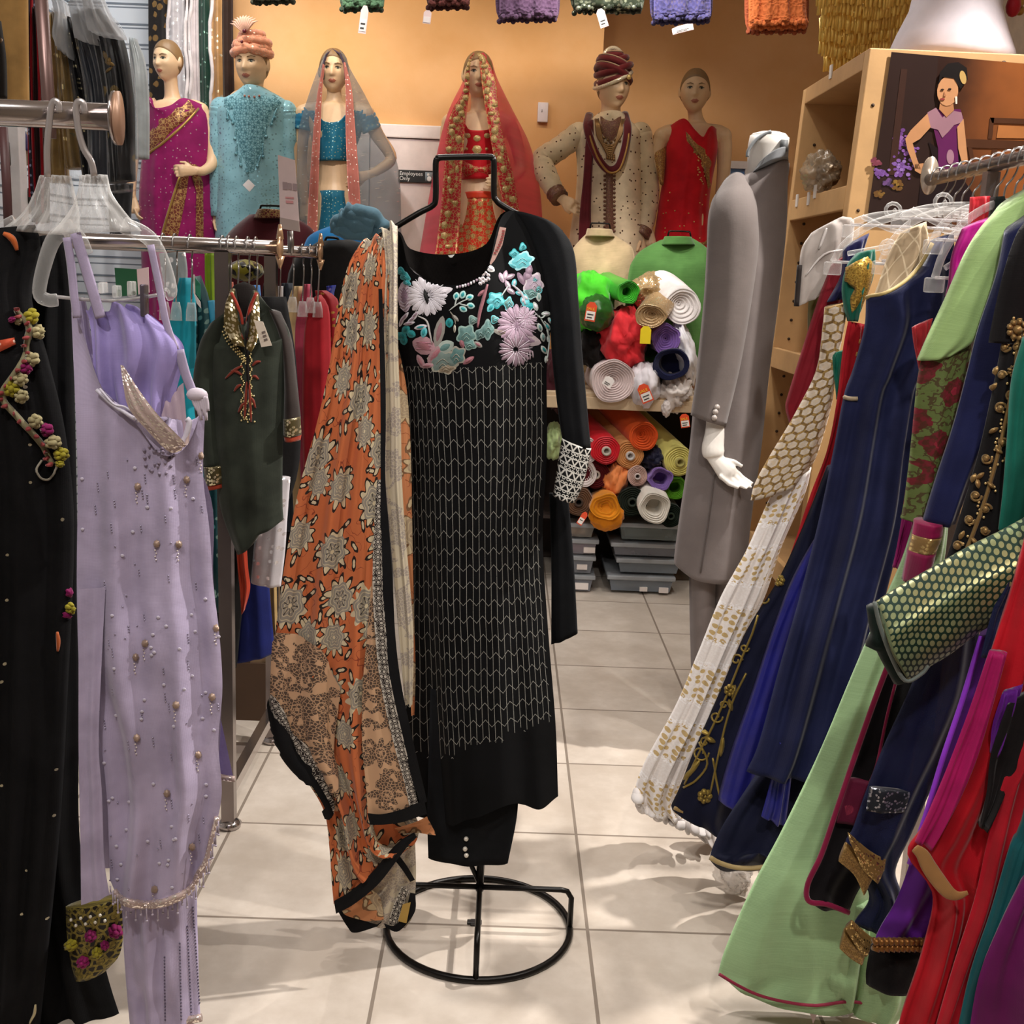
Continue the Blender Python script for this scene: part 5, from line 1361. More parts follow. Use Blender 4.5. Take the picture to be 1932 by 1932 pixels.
# scarf
def print_mat(name, ground, cream='c9b998', gray='8c8478', dark='241a16', sc=9.3, vine=True, strength=1.0):
    g = G(name); uv = g.coord('UV'); xyz = g.xyz(uv)
    wob = g.noise(uv, 12, 2)
    def cellpolar(scale, rand, off):
        p = g.vec(xyz[0]+off, xyz[1]+off*.7)
        v = g.voro(p, scale, rand); pos = g.xyz(X(g, v.outputs[2])); dx = xyz[0]+off-pos[0]; dy = xyz[1]+off*.7-pos[1]
        r = g.m('SQRT', dx*dx+dy*dy); a = g.m('ARCTAN2', dy, dx); rn = g.xyz(X(g, v.outputs[1]))
        return r, a, rn
    r, a, rn = cellpolar(sc, .62, 0.0)
    k = .95+rn[1]*.45
    r = r/k
    a6 = (a*6+rn[0]*6); 
    Rp = a6.sin()*.0032+.027; Rj = (a*11+rn[2]*9+wob*5).sin()*(g.noise(uv, 22, 2)*.016)+.036+(g.noise(uv, 26, 2)-.5)*.03; 
    col = ground if isinstance(ground, X) else g.mix(g.noise(uv, 6, 2).ss(.3, .7)*.25, ground, 'b85a30')
    if vine:
        vn = g.noise(uv, 26, 1); lines = ((vn-.5).abs() < .008)
        col = g.mix(lines*(g.noise(uv, 9, 1) > .5)*.8, col, '7a3020')
    r2, a2, n2 = cellpolar(25, .9, 3.3)
    th = a2-n2[0]*6.28; lf = (th*2).sin().abs()
    Rl = (th.sin().abs()*-.012+.0175)*(n2[1] > .35)
    col = g.mix(r2 < Rl, col, dark); col = g.mix((r2 < Rl*.55), col, cream)
    col = g.mix((r < Rj)*(rn[2] > .08), col, dark)
    col = g.mix((r < Rj*.86), col, cream)
    col = g.mix(r < Rp*1.0, col, gray)
    rings = (((r+((a*6+rn[0]*6).sin())*-.0022)*900).sin() > .72)*(r < Rp)
    col = g.mix(rings*.75, col, cream)
    rad = ((a*9).sin() > .75)*(r < Rp*.55)*(r > Rp*.12)*(rn[1] > .4)
    col = g.mix(rad*.85, col, dark)
    col = g.mix((r < Rp*.13), col, cream)
    g.bump(g.noise(uv, 30, 3), .2, .004)
    return g.done(col, .8, 0, .15, None, .2)


def dark_floral(name, ground, ink, sc=14, cover=.5):
    g = G(name); uv = g.coord('UV'); x, y, _ = g.xyz(uv)
    v = g.voro(uv, sc, .8); pos = g.xyz(X(g, v.outputs[2])); dx = x-pos[0]; dy = y-pos[1]; r = g.m('SQRT', dx*dx+dy*dy); a = g.m('ARCTAN2', dy, dx)
    R = (a*8).sin()*.008+.026
    v2 = g.voro(uv, 150, 1.0, 'DISTANCE_TO_EDGE'); fine = X(g, v2.outputs[0]) > .10
    sc_ = ((g.noise(uv, 16, 2)-.5).abs() < .045)
    blob = g.m('MAXIMUM', (r < R), sc_)
    ms = blob*(1-(1-fine)*.8)
    ctr = ((r*700).sin() > .3)*(r < .012)
    c = g.mix(ms*.9, ground, ink); c = g.mix(ctr*.7, c, ground)
    return g.done(c, .8, 0, .15, None, .2)


def dotted(name):
    g = G(name); uv = g.coord('UV'); x, y, _ = g.xyz(uv)
    v = g.voro(uv, 95, .35); d = X(g, v.outputs[0]); ms = g.m('MAXIMUM', (d < .28), (d > .45)*(d < .52)); e = (x.abs() > .0085)*((y*210).sin() > -.2)
    return g.done(g.mix(g.m('MAXIMUM', ms, e), '231c1a', 'b4aca0'), .8, 0, .1)


M_PR = print_mat('orange_floral_print', 'bd693f'); M_DF = dark_floral('beige_dark_floral', 'c09a78', '3a302c'); M_DOT = dotted('dotted_border'); M_SB = fab('07070a', .8, 0.0)
M_IN = dark_floral('pale_reverse_print', 'c9bca4', 'a0948c', 10); M_INO = print_mat('faded_reverse_print', 'bf8258', 'c4b08c', 'a8947a', '7a5a40')
SC = thing('scarf', 'orange floral printed scarf draped over the left shoulder of the stand', 'scarf', at(700, 1755, 2.3))
mb = MB().mat(M_PR)
net(mb, [cols(690, 452, 738, 436, 2.40, 4), cols(680, 462, 736, 458, 2.345, 4), cols(657, 503, 735, 505, 2.31, 4), cols(640, 570, 733, 575, 2.305, 4), cols(622, 690, 730, 690, 2.30, 4), cols(598, 800, 724, 800, 2.29, 4), cols(565, 920, 718, 920, 2.285, 4), cols(545, 1020, 714, 1020, 2.28, 4), cols(528, 1130, 704, 1130, 2.275, 4),
         cols(515, 1240, 700, 1230, 2.27, 4), cols(513, 1330, 696, 1320, 2.27, 4), cols(532, 1408, 694, 1410, 2.27, 4), cols(578, 1470, 694, 1480, 2.27, 4), cols(612, 1530, 698, 1530, 2.28, 4), cols(622, 1600, 712, 1585, 2.29, 4), cols(626, 1660, 735, 1600, 2.29, 4), cols(630, 1705, 765, 1592, 2.29, 4)],
    nu=60, nv=150, back=False, th=.002, fold=(.028, 2.7, 3, .5, .1), uvw=.27)
mb.build('drape', SC); SB = mb.bvh()


def strip(name, rows, m, **kw):
    mb = MB().mat(m); kw = {'nu': 8, 'nv': 60, 'back': False, 'th': .002, **kw}; net(mb, rows, **kw); return mb.build(name, SC)


# corner border on the lower left, following the drape
def onto(name, polys, m, off=.006):
    mb = MB().mat(m)
    for rows in polys:
        nv_, nu_ = 40, 10; R = [[V((r[0], r[1], 0)), V((r[2], r[3], 0))] for r in rows]; G_ = []; uv = []
        for j in range(nv_+1):
            a, b = crs([r[0] for r in R], j/nv_), crs([r[1] for r in R], j/nv_); rw = []
            for k in range(nu_+1):
                p = a.lerp(b, k/nu_); h = hit(SB, p.x, p.y, off)
                rw.append(h[0] if h else at(p.x, p.y, 2.262))
            G_.append(rw)
        uv = [((k/nu_-.5)*(G_[j][-1]-G_[j][0]).length, (G_[j][nu_//2]-G_[0][nu_//2]).length) for j in range(nv_+1) for k in range(nu_+1)]
        mb.grid(G_, False, uv)
    return mb.build(name, SC)


onto('corner_panel', [[(519, 1192, 560, 1195), (516, 1230, 600, 1222), (514, 1280, 640, 1290), (514, 1318, 640, 1330), (528, 1366, 636, 1380), (560, 1420, 634, 1430), (600, 1472, 634, 1480), (622, 1526, 634, 1530)]], M_DF, .006)
onto('dotted_border', [[(513, 1318, 516, 1306), (520, 1350, 532, 1340), (548, 1398, 560, 1386), (585, 1446, 597, 1436), (608, 1500, 620, 1494), (618, 1534, 630, 1530)]], M_DOT, .010)
onto('black_border', [[(511, 1330, 514, 1316), (514, 1372, 522, 1350), (540, 1424, 550, 1398), (582, 1474, 588, 1448), (606, 1512, 612, 1500), (618, 1542, 624, 1528)]], M_SB, .013)
strip('border_panel', [(702, 1090, 712, 1090, 2.27), (692, 1200, 712, 1200, 2.262), (684, 1300, 724, 1300, 2.258), (683, 1400, 746, 1400, 2.255), (690, 1480, 765, 1478, 2.255), (695, 1550, 774, 1530, 2.255)], M_DF, nu=14, fold=(.006, 1, 2))
strip('dotted_border', [(711, 905, 719, 905, 2.268), (706, 1000, 720, 1000, 2.264), (703, 1100, 722, 1100, 2.26), (708, 1200, 729, 1200, 2.256), (718, 1290, 738, 1290, 2.253), (742, 1400, 762, 1398, 2.25), (764, 1480, 781, 1476, 2.25), (772, 1520, 791, 1514, 2.25)], M_DOT)
strip('black_border', [(714, 545, 721, 545, 2.29), (717, 700, 727, 700, 2.28), (718, 800, 728, 800, 2.272), (718, 900, 727, 900, 2.268), (718, 1000, 734, 1000, 2.264), (721, 1100, 741, 1100, 2.26), (728, 1200, 746, 1200, 2.256), (737, 1290, 757, 1290, 2.253), (760, 1400, 779, 1396, 2.25), (780, 1480, 797, 1474, 2.25), (790, 1520, 806, 1512, 2.25)], M_SB)
strip('black_border', [(693, 1534, 698, 1556, 2.248), (720, 1536, 724, 1556, 2.248), (755, 1528, 760, 1551, 2.248), (786, 1516, 792, 1540, 2.248), (800, 1508, 806, 1536, 2.248)], M_SB, nv=20)
strip('inner_fold', [(716, 434, 748, 424, 2.395), (722, 440, 750, 432, 2.335), (728, 500, 750, 500, 2.315), (726, 560, 750, 560, 2.31), (724, 660, 751, 660, 2.305), (726, 800, 756, 800, 2.30), (727, 900, 758, 900, 2.30), (735, 1000, 764, 1000, 2.30), (744, 1100, 773, 1100, 2.295), (753, 1200, 780, 1200, 2.29), (764, 1330, 778, 1330, 2.29)], M_IN, nu=16, nv=90, fold=(.012, 1.5, 6, -1))
strip('inner_fold', [(744, 660, 753, 660, 2.325), (748, 740, 768, 740, 2.322), (752, 850, 775, 850, 2.32), (756, 1000, 778, 1000, 2.32), (764, 1150, 781, 1150, 2.315), (772, 1260, 784, 1260, 2.31), (776, 1350, 782, 1350, 2.31)], M_INO, nu=10, nv=60, fold=(.006, 1, 3, -1))
strip('tail', [(712, 1580, 782, 1568, 2.34), (690, 1640, 785, 1640, 2.34), (665, 1690, 783, 1690, 2.34), (648, 1722, 778, 1730, 2.34), (652, 1744, 764, 1752, 2.34)], M_IN, nu=20, nv=30, fold=(.008, 2, 3, -1))
strip('tail', [(640, 1706, 690, 1672, 2.325), (645, 1718, 715, 1690, 2.325), (655, 1728, 722, 1715, 2.325), (690, 1738, 724, 1736, 2.325)], M_INO, nu=14, nv=20)
strip('dotted_border', [(758, 1672, 772, 1680, 2.33), (742, 1710, 758, 1718, 2.33), (732, 1744, 748, 1748, 2.33)], M_DOT, nv=24)
strip('black_border', [(630, 1700, 634, 1724, 2.28), (660, 1682, 668, 1706, 2.28), (700, 1648, 714, 1668, 2.28), (735, 1606, 750, 1622, 2.28), (758, 1584, 770, 1596, 2.28), (782, 1570, 786, 1580, 2.29)], M_SB, nv=30, fold=(.003, 1, 2))
strip('black_border', [(736, 1612, 746, 1604, 2.33), (758, 1640, 768, 1634, 2.33), (774, 1664, 783, 1660, 2.33)], M_SB, nv=20)
strip('black_border', [(630, 1706, 640, 1716, 2.33), (655, 1748, 675, 1732, 2.33), (670, 1760, 712, 1744, 2.33), (712, 1748, 722, 1736, 2.33)], M_SB, nv=20)
strip('black_border', [(724, 1742, 728, 1750, 2.328), (745, 1746, 752, 1757, 2.328), (764, 1720, 782, 1722, 2.328), (774, 1684, 784, 1686, 2.328)], M_SB, nv=20)
strip('care_label', [(760, 1706, 775, 1702, 2.322), (751, 1738, 767, 1742, 2.322)], plain('a8863a', .5), nv=6)
strip('peach_flap', [(745, 1562, 752, 1572, 2.30), (780, 1552, 790, 1572, 2.295), (806, 1540, 822, 1576, 2.29)], M_INO, nv=16, fold=(.006, 1, 3, -1))
strip('under_fold', [(688, 1525, 770, 1520, 2.315), (694, 1560, 790, 1555, 2.315), (690, 1600, 784, 1590, 2.315), (668, 1640, 760, 1610, 2.315), (640, 1690, 720, 1655, 2.315), (638, 1716, 690, 1690, 2.315)], M_PR, nu=16, nv=40, fold=(.006, 1.5, 3, -1))
# ------------------------------------------------------------------ left: near rack, black and lavender outfits
M_CHR = plain('b8b0ae', .18, .95); M_CHRD = plain('8c8280', .25, .9); M_BRZ = plain('6d5450', .35, .5)
LD = 1.9
rk = thing('clothes_rack', 'thick chrome rail with a disc end cap at the left foreground', 'clothes rack', (at(60, 215, LD).x-.5, LD, 0))
zb = at(110, 217, LD).z; xe = at(215, 217, LD).x
MB().mat(M_CHR).tube([(-1.75, LD, zb), (xe, LD, zb)], .0205, 20).build('rail', rk)
c_ = V((xe+.004, LD, zb-.001))
mb = MB().mat(plain('b08a72', .4, .3)).tube([c_, c_+V((.006, .0009, 0))], .041, 24); mb.mat(M_CHR).tube([c_-V((.003, 0, 0)), c_+V((.001, .0002, 0))], .041, 24); mb.build('end_cap', rk)
MB().mat(M_BRZ).box((-1.5, LD-.02, 0), (-1.46, LD+.02, zb)).box((-1.75, LD-.25, 0), (-1.21, LD+.25, .03)).build('post', rk, smooth=False)
P0, P1 = at(74, -60, LD+.06), at(92, 200, LD+.06)
MB().mat(M_BRZ).tube([P0, P1, P1+V((0, 0, -.05))], .0105, 10).build('upright', rk)
MB().mat(plain('4f2f30', .5)).tube(wire([(6, 240), (12, 340), (16, 430)], 2.3), .009, 8).build('brace', rk)
M_CLR = clear()


def bell_hanger(label, dx, yoke, larm, rarm, hook, D, bar=None, clips=()):
    t = thing('hanger', label, 'hanger', at(yoke[0][0], yoke[0][1]+100, D), 'clear plastic hangers on the left rail')
    MB().mat(plain('b4acaa', .3, .7)).tube(wire(hook, LD-.027, 4), .0036, 8, sq=(1.5, .7)).build('hook', t)
    mb = MB().mat(clear('f0eeec', .26)); net(mb, [r+(D,) for r in yoke], nu=30, nv=14, t=.018, fold=(.009, 4.5, 2, -1)); mb.build('yoke', t)
    for a in (larm, rarm):
        P = wire(a, D, 5); MB().mat(M_CLR).tube(P, [.0135*(1-.25*i/len(P)) for i in range(len(P))], 10, sq=(1, .55)).build('arm', t)
    if bar: MB().mat(plain('c9c4c4', .15, .3, alpha=.7)).tube(wire(bar, D, 4), .003, 8).build('bar', t)
    for x, y, h, c in clips:
        a, b = at(x-4, y, D-.015), at(x+5, y+h, D-.015)
        MB().mat(clear() if c else plain('5c5560', .3, .6)).box((a.x, D-.025, b.z), (b.x, D+.006, a.z), bev=.003).build('clip', t)
    return t


bell_hanger('clear plastic hanger holding the black dress on the left rail', 0, [(74, 332, 134, 332), (62, 368, 142, 366), (40, 404, 150, 404), (0, 434, 150, 446)],
            [(30, 420), (-10, 440), (-40, 470)], [(120, 425), (150, 450), (165, 480)], [(90, 334), (89, 280), (93, 230), (97, 200), (103, 191), (110, 196), (112, 212)], LD+.06)
bell_hanger('clear plastic hanger holding the lavender outfit on the left rail', 0, [(150, 332, 203, 330), (146, 366, 211, 364), (128, 402, 236, 400), (96, 440, 268, 436)],
            [(140, 428), (104, 448), (84, 498), (74, 552), (90, 566), (108, 566)], [(232, 424), (280, 448), (306, 492), (322, 548), (312, 556)], [(178, 332), (172, 305), (158, 280), (148, 245), (143, 205), (148, 192), (157, 196), (160, 214)], LD,
            [(108, 560), (160, 565), (230, 567), (312, 554)], ((192, 532, 22, 1), (270, 536, 62, 0), (246, 530, 30, 1), (218, 538, 24, 1)))

# black outfit with floral applique
M_B = fab('08080a', .9, 0.0, spec=.15); M_BS = fab('0a090b', .85, 0.0, glit='b0a890', gsc=22, gth=.18, gr=.06, spec=.15)
BD = thing('black_dress', 'black dress with a floral applique neckline at the far left', 'dress', at(40, 1900, 1.8))
mb = MB().mat(M_B); net(mb, [cols(36, 462, 118, 440, 2.06, 4), cols(28, 520, 136, 520, 2.06, 4), cols(12, 700, 140, 700, 2.06, 4), cols(0, 1000, 146, 1000, 2.06, 4), cols(0, 1300, 150, 1300, 2.06, 4), cols(-10, 1600, 152, 1600, 2.06, 4), cols(0, 1840, 200, 1830, 2.06, 4), cols(20, 1990, 252, 1990, 2.06, 4)], nu=30, nv=60, t=.04, fold=(.018, 3, 8, .4)); mb.build('skirt', BD)
mb = MB().mat(M_BS); net(mb, [cols(-80, 440, 66, 424, 1.97, 4), cols(-90, 470, 78, 470, 1.97, 4), cols(-100, 560, 60, 560, 1.96, 4), cols(-100, 680, 92, 680, 1.95, 4), cols(-100, 800, 124, 820, 1.95, 4), cols(-100, 1000, 140, 1000, 1.96, 4), cols(-100, 1300, 128, 1300, 1.96, 4), cols(-100, 1600, 110, 1600, 1.96, 4), cols(-100, 1990, 70, 1990, 1.96, 4)], nu=36, nv=80, t=.035, fold=(.016, 3.5, 5, .3)); mb.build('bodice', BD); bb = mb.bvh()
mb = MB()
YE, BE, MG, RD = fab('8f8420', .7), fab('a0956e', .7), fab('7c0f50', .7), fab('8c3a3a', .6)


def pompom(bv, x, y, r, m, cen=True):
    for q in range(6):
        a = q*PI/3+.3; mb.mat(m); decal(mb, bv, ell(x+r*.55*math.cos(a), y+r*.55*math.sin(a), r*.48, r*.48, 0, 8), .006, .004)
    mb.mat(m); decal(mb, bv, ell(x, y, r*.6, r*.6, 0, 10), .009, .004)
    if cen: mb.mat(plain('e8dcc0', .2, .4)); beads(mb, bv, [(x, y)], .0035, 8, 6)


stroke_pts = [(30, 585), (52, 612), (54, 640), (46, 672), (28, 705), (8, 735), (10, 760), (36, 790), (62, 820), (86, 850), (100, 875)]
mb.mat(fab('7c7458', .6)); stroke(mb, bb, stroke_pts, .006, .004, taper=False)
mb.mat(RD)
for k in range(22):
    q = crs([V((p[0], p[1], 0)) for p in stroke_pts], k/21); decal(mb, bb, ell(q.x, q.y, 3.5, 5, 0, 8), .012, .002)
for x, y, r, m in ((60, 597, 16, YE), (34, 606, 9, BE), (73, 626, 15, BE), (60, 678, 15, BE), (48, 694, 14, MG), (38, 716, 14, BE), (22, 733, 17, YE), (40, 748, 14, BE), (66, 795, 15, BE), (88, 811, 14, MG), (102, 834, 14, BE), (115, 857, 14, YE), (112, 874, 8, YE), (20, 604, 6, MG)): pompom(bb, x, y, r, m)
mb.mat(fab('9c9484', .6)); stroke(mb, bb, [(78, 868), (68, 885), (76, 902), (92, 904), (104, 892), (108, 872)], .002, .004, taper=False)
mb.mat(fab('b8482c', .6)); decal(mb, bb, [(0, 642), (26, 637), (29, 650), (0, 664)], .006)
mb.mat(plain('e8c0b0', .3)); beads(mb, bb, [(4, 650), (11, 647), (24, 645)], .004)
mb.mat(fab('c0602c', .6)); stroke(mb, bb, [(6, 440), (18, 446), (26, 456), (31, 472)], .006, .004)
mb.mat(MG); decal(mb, bb, ell(131, 1118, 8, 9, 0, 14, 5, .2)); decal(mb, bb, ell(129, 1160, 12, 7, 0, 14, 5, .2)); 
pompom(bb, 133, 1147, 12, YE)
mb.mat(fab('b0582c', .6)); stroke(mb, bb, [(108, 1192), (110, 1210), (109, 1228)], .004)
mb.build('floral_applique', BD)
mb = MB().mat(gold_net('gold_green_trim', '1c140c', '8c7c3a', 70, .16, .3)); net(mb, [(124, 1710, 232, 1690, 2.00), (126, 1760, 234, 1750, 2.00), (132, 1810, 226, 1800, 2.00), (142, 1848, 204, 1828, 2.00)], nu=20, nv=16, t=.02); o = mb.build('embroidered_cuff', BD); cb = mb.bvh()
mb = MB()
for x, y, r, m in ((172, 1765, 12, MG), (158, 1814, 12, MG), (217, 1756, 14, MG), (136, 1782, 12, YE), (198, 1782, 9, MG), (184, 1796, 11, YE)): pompom(cb, x, y, r, m)
mb.mat(plain('e6e0d0', .2, .3)); beads(mb, cb, [(135+i*9, 1735-i*1.5+(i % 2)*12) for i in range(8)], .0035); mb.build('cuff_flowers', o)
mb = MB().mat(fab('c8b88c', .5)); stroke(mb, bb, [(66, 1895), (64, 1912), (56, 1930)], .003); mb.build('trim', BD)

# lavender outfit
LV = fab('b0a4c0', .75, .2, wr=.3); LVs = fab('9a8cc4', .6, .25)
LA = thing('lavender_outfit', 'pale lavender beaded tunic outfit hanging from the clear hanger on the left', 'outfit', at(270, 1925, LD))
rows = [[(134, 575, 1.92), (160, 640, 1.90), (200, 748, 1.875), (256, 800, 1.86), (306, 858, 1.86), (352, 840, 1.875), (390, 748, 1.91)],
        cols(142, 760, 386, 800, 1.9, 7), cols(147, 900, 384, 900, 1.9, 7), cols(146, 1000, 396, 1000, 1.9, 7), cols(145, 1110, 403, 1100, 1.9, 7), cols(149, 1200, 415, 1200, 1.89, 7), cols(160, 1300, 420, 1300, 1.885, 7), cols(190, 1400, 412, 1400, 1.88, 7), cols(202, 1500, 418, 1500, 1.88, 7), cols(205, 1580, 402, 1580, 1.88, 7),
        [(206, 1650, 1.88), (222, 1672, 1.87), (250, 1690, 1.865), (290, 1692, 1.86), (325, 1682, 1.865), (355, 1660, 1.87), (388, 1622, 1.88)]]
for i in range(1, 10): rows[i] = [(x, y, d-.035*math.sin(PI*k/6)) for k, (x, y, d) in enumerate(rows[i])]
rows[-1] = [(206, 1662, 1.88), (226, 1702, 1.865), (256, 1714, 1.855), (296, 1714, 1.85), (330, 1702, 1.855), (362, 1680, 1.865), (392, 1630, 1.88)]
mb = MB().mat(LV); net(mb, rows, nu=56, nv=110, back=False, th=.0015, fold=(.02, 2.6, 7, .5, .16)); mb.build('tunic', LA); lb = mb.bvh()
mb = MB().mat(LV); net(mb, [cols(134, 570, 160, 560, 1.935, 3), cols(140, 700, 200, 700, 1.94, 3), cols(147, 900, 384, 900, 1.95, 3), cols(145, 1110, 403, 1100, 1.95, 3), cols(150, 1300, 418, 1300, 1.945, 3), cols(154, 1560, 404, 1560, 1.935, 3), cols(156, 1640, 388, 1630, 1.935, 3)], nu=24, nv=50, back=False, th=.0015, fold=(.01, 2, 3)); mb.build('tunic_back', LA)
mb = MB().mat(LV); net(mb, [(146, 1112, 199, 1108, 1.868), (148, 1250, 192, 1240, 1.862), (148, 1400, 186, 1400, 1.86), (150, 1520, 192, 1500, 1.86), (152, 1620, 196, 1620, 1.86), (153, 1708, 206, 1690, 1.86)], nu=14, nv=50, back=False, th=.002, fold=(.006, 1.2, 4)); mb.build('slit_panel', LA)
mb = MB().mat(LVs); net(mb, [cols(160, 580, 272, 580, 1.905, 4), [(166, 600, 1.905), (210, 598, 1.90), (262, 590, 1.89), (300, 606, 1.90)], [(172, 650, 1.90), (215, 650, 1.89), (290, 650, 1.87), (345, 655, 1.885)], [(180, 740, 1.90), (220, 740, 1.89), (280, 740, 1.875), (332, 735, 1.89)], [(200, 830, 1.91), (240, 830, 1.90), (285, 830, 1.885), (318, 800, 1.90)], cols(240, 900, 310, 880, 1.92, 4)], nu=40, nv=40, back=False, th=.002, fold=(.016, 3, 5, -1)); mb.build('folded_trousers', LA)
mb = MB().mat(fab('b29ca8', .7)); net(mb, [(300, 760, 346, 722, 1.895), (308, 800, 350, 770, 1.885), (316, 838, 353, 812, 1.88), (330, 850, 350, 845, 1.878)], nu=12, nv=12, back=False, th=.002, fold=(.004, 3, 4)); mb.build('lining', LA)
LACE = fab('b09a94', .45, .2, glit='fff4ea', gsc=220, gth=.45, gr=.5, metal=.2)
mb = MB().mat(LACE); net(mb, [(227, 688, 233, 690, 1.858), (233, 730, 264, 738, 1.848), (244, 772, 300, 785, 1.842), (280, 815, 340, 826, 1.844), (318, 852, 354, 840, 1.852), (344, 850, 358, 812, 1.865)], nu=14, nv=40, back=False, th=.002, fold=(.002, 2, 2, -1)); mb.build('lace_trim', LA)
mb = MB().mat(fab('d8d2e0', .5)); stroke(mb, lb, [(188, 735), (212, 762), (236, 778), (258, 792)], .0035, .01, taper=False)
mb.tube(wire([(188, 733), (214, 762), (236, 768), (258, 785), (260, 797)], 1.86, 4), .002, 6)
mb.tube(wire([(345, 836), (352, 820), (357, 797), (352, 790)], 1.866, 4), .005, 6); mb.build('neck_piping', LA)
for nm, path, w in (('strap', [(126, 448), (134, 500), (140, 560), (146, 600)], .007), ('strap', [(142, 440), (160, 500), (178, 560), (190, 600)], .009), ('strap', [(284, 462), (300, 540), (314, 610), (332, 660)], .006), ('strap', [(338, 660), (350, 705), (364, 742)], .008)):
    mb = MB().mat(fab('a497b2', .5)); mb.tube(wire(path, 1.885, 6), w, 8, sq=(1, .35)); mb.build(nm, LA)
mb = MB().mat(fab('c8bcc8', .5))
for k in range(7): mb.tube(wire([(362+k*4.5, 740+k*1.4), (366+k*4.2, 760), (374+k*3, 775+(k % 3)*9)], 1.875, 3), .003, 5)
mb.ball(at(372, 745, 1.88), (.018, .012, .012)); mb.build('shoulder_fringe', LA)
r2 = random.Random(4)
mb = MB()
ros = [(260, 918), (296, 1026), (337, 1027), (274, 1214), (332, 1330), (258, 1392), (374, 1424), (315, 1497), (292, 1678), (400, 1315), (380, 860), (352, 905), (408, 1185), (256, 1240), (362, 1598)]
for x, y in ros:
    mb.mat(fab('a08878', .4, metal=.3)); decal(mb, lb, ell(x, y, 6.5, 7.5, 0, 16, 8, .12), .003, .002)
    mb.mat(plain('f0e4dc', .12, .5)); beads(mb, lb, [(x, y)], .0038, 8, 6); beads(mb, lb, [(x-3+q % 2*2, y+12+q*6) for q in range(4)], .0016, 6, 4)
mb.mat(plain('a8a0b4', .15, .5))
for _ in range(80):
    x, y = r2.uniform(155, 412), r2.uniform(860, 1680); n_ = r2.choice((1, 3, 4))
    beads(mb, lb, [(x+q*.6, y+q*5) for q in range(n_)], .0016, 6, 4)
mb.mat(plain('c4bccc', .3))
for _ in range(60): 
    h = hit(lb, r2.uniform(155, 412), r2.uniform(860, 1680), .001)
    if h: mb.ball(h[0], (.0036, .0012, .003), 8, 4)
mb.mat(fab('8c8094', .5))
for k in range(26): decal(mb, lb, ell(r2.uniform(268, 330), r2.uniform(842, 900), 4, 3, r2.random()*3, 8), .002, .001)
mb.build('beading', LA)
mb = MB().mat(LACE); hemp = [(208, 1668), (226, 1696), (258, 1707), (296, 1707), (330, 1696), (362, 1674), (388, 1634), (402, 1584), (412, 1545)]
for o_ in (0, 5): stroke(mb, lb, [(x-(2 if x > 380 else 0)*o_*.3, y-o_*.9) for x, y in hemp], .006, .005, taper=False)
mb.mat(plain('b4a8b8', .3))
for k in range(30):
    q = crs([V((a, b, 0)) for a, b in hemp], k/29); p = at(q.x, q.y+4, 1.855)
    mb.tube([p, p-V((0, 0, .012+.012*(k % 2)))], .0014, 4); mb.ball(p-V((0, 0, .014+.012*(k % 2))), .0025, 6, 4)
mb.build('hem_lace', LA)
mb = MB().mat(LVs); net(mb, [(408, 1350, 415, 1350, 1.95), (408, 1400, 426, 1400, 1.95), (408, 1462, 440, 1466, 1.95)], nu=8, nv=14, back=False, th=.002); mb.mat(LACE).tube(wire([(410, 1464), (426, 1468), (443, 1470)], 1.948, 3), .006, 6); mb.build('side_flap', LA)
mb = MB().mat(LV); net(mb, [cols(222, 1650, 372, 1640, 1.91, 4), cols(230, 1720, 372, 1720, 1.905, 4), cols(234, 1800, 374, 1800, 1.90, 4), cols(240, 1880, 376, 1880, 1.895, 4), cols(246, 1945, 379, 1925, 1.89, 4)], nu=34, nv=30, t=.03, fold=(.012, 2.6, 9, -1)); mb.build('trouser_leg', LA); pb = mb.bvh()
mb = MB().mat(plain('5c5468', .2, .4))
for x0, y0, x1 in ((311, 1806, 312), (339, 1780, 342), (353, 1748, 360), (364, 1712, 374)):
    for k in range(30):
        y = y0+k*6.2
        if y < 1925: beads(mb, pb, [(lerp(x0, x1, (y-y0)/150), y)], .0018, 6, 4)
mb.build('bead_lines', LA)
mb = MB().mat(LACE).tube(wire([(318, 1934), (350, 1926), (380, 1920)], 1.875, 4), .008, 6); mb.build('hem_lace', LA)
o = thing('price_tag', 'green and pink price tag on the clear hanger of the lavender outfit', 'tag', at(250, 555, 1.93))
MB().mat(plain('0f4a2a', .5)).plate([at(x, y, 1.925) for x, y in ((216, 505), (258, 508), (261, 556), (220, 560))], (0, -1, 0), .001).build('green_half', o, smooth=False)
MB().mat(plain('c4aaa8', .5)).plate([at(x, y, 1.925) for x, y in ((258, 508), (280, 504), (282, 552), (261, 556))], (0, -1, 0), .001).build('pink_half', o, smooth=False)

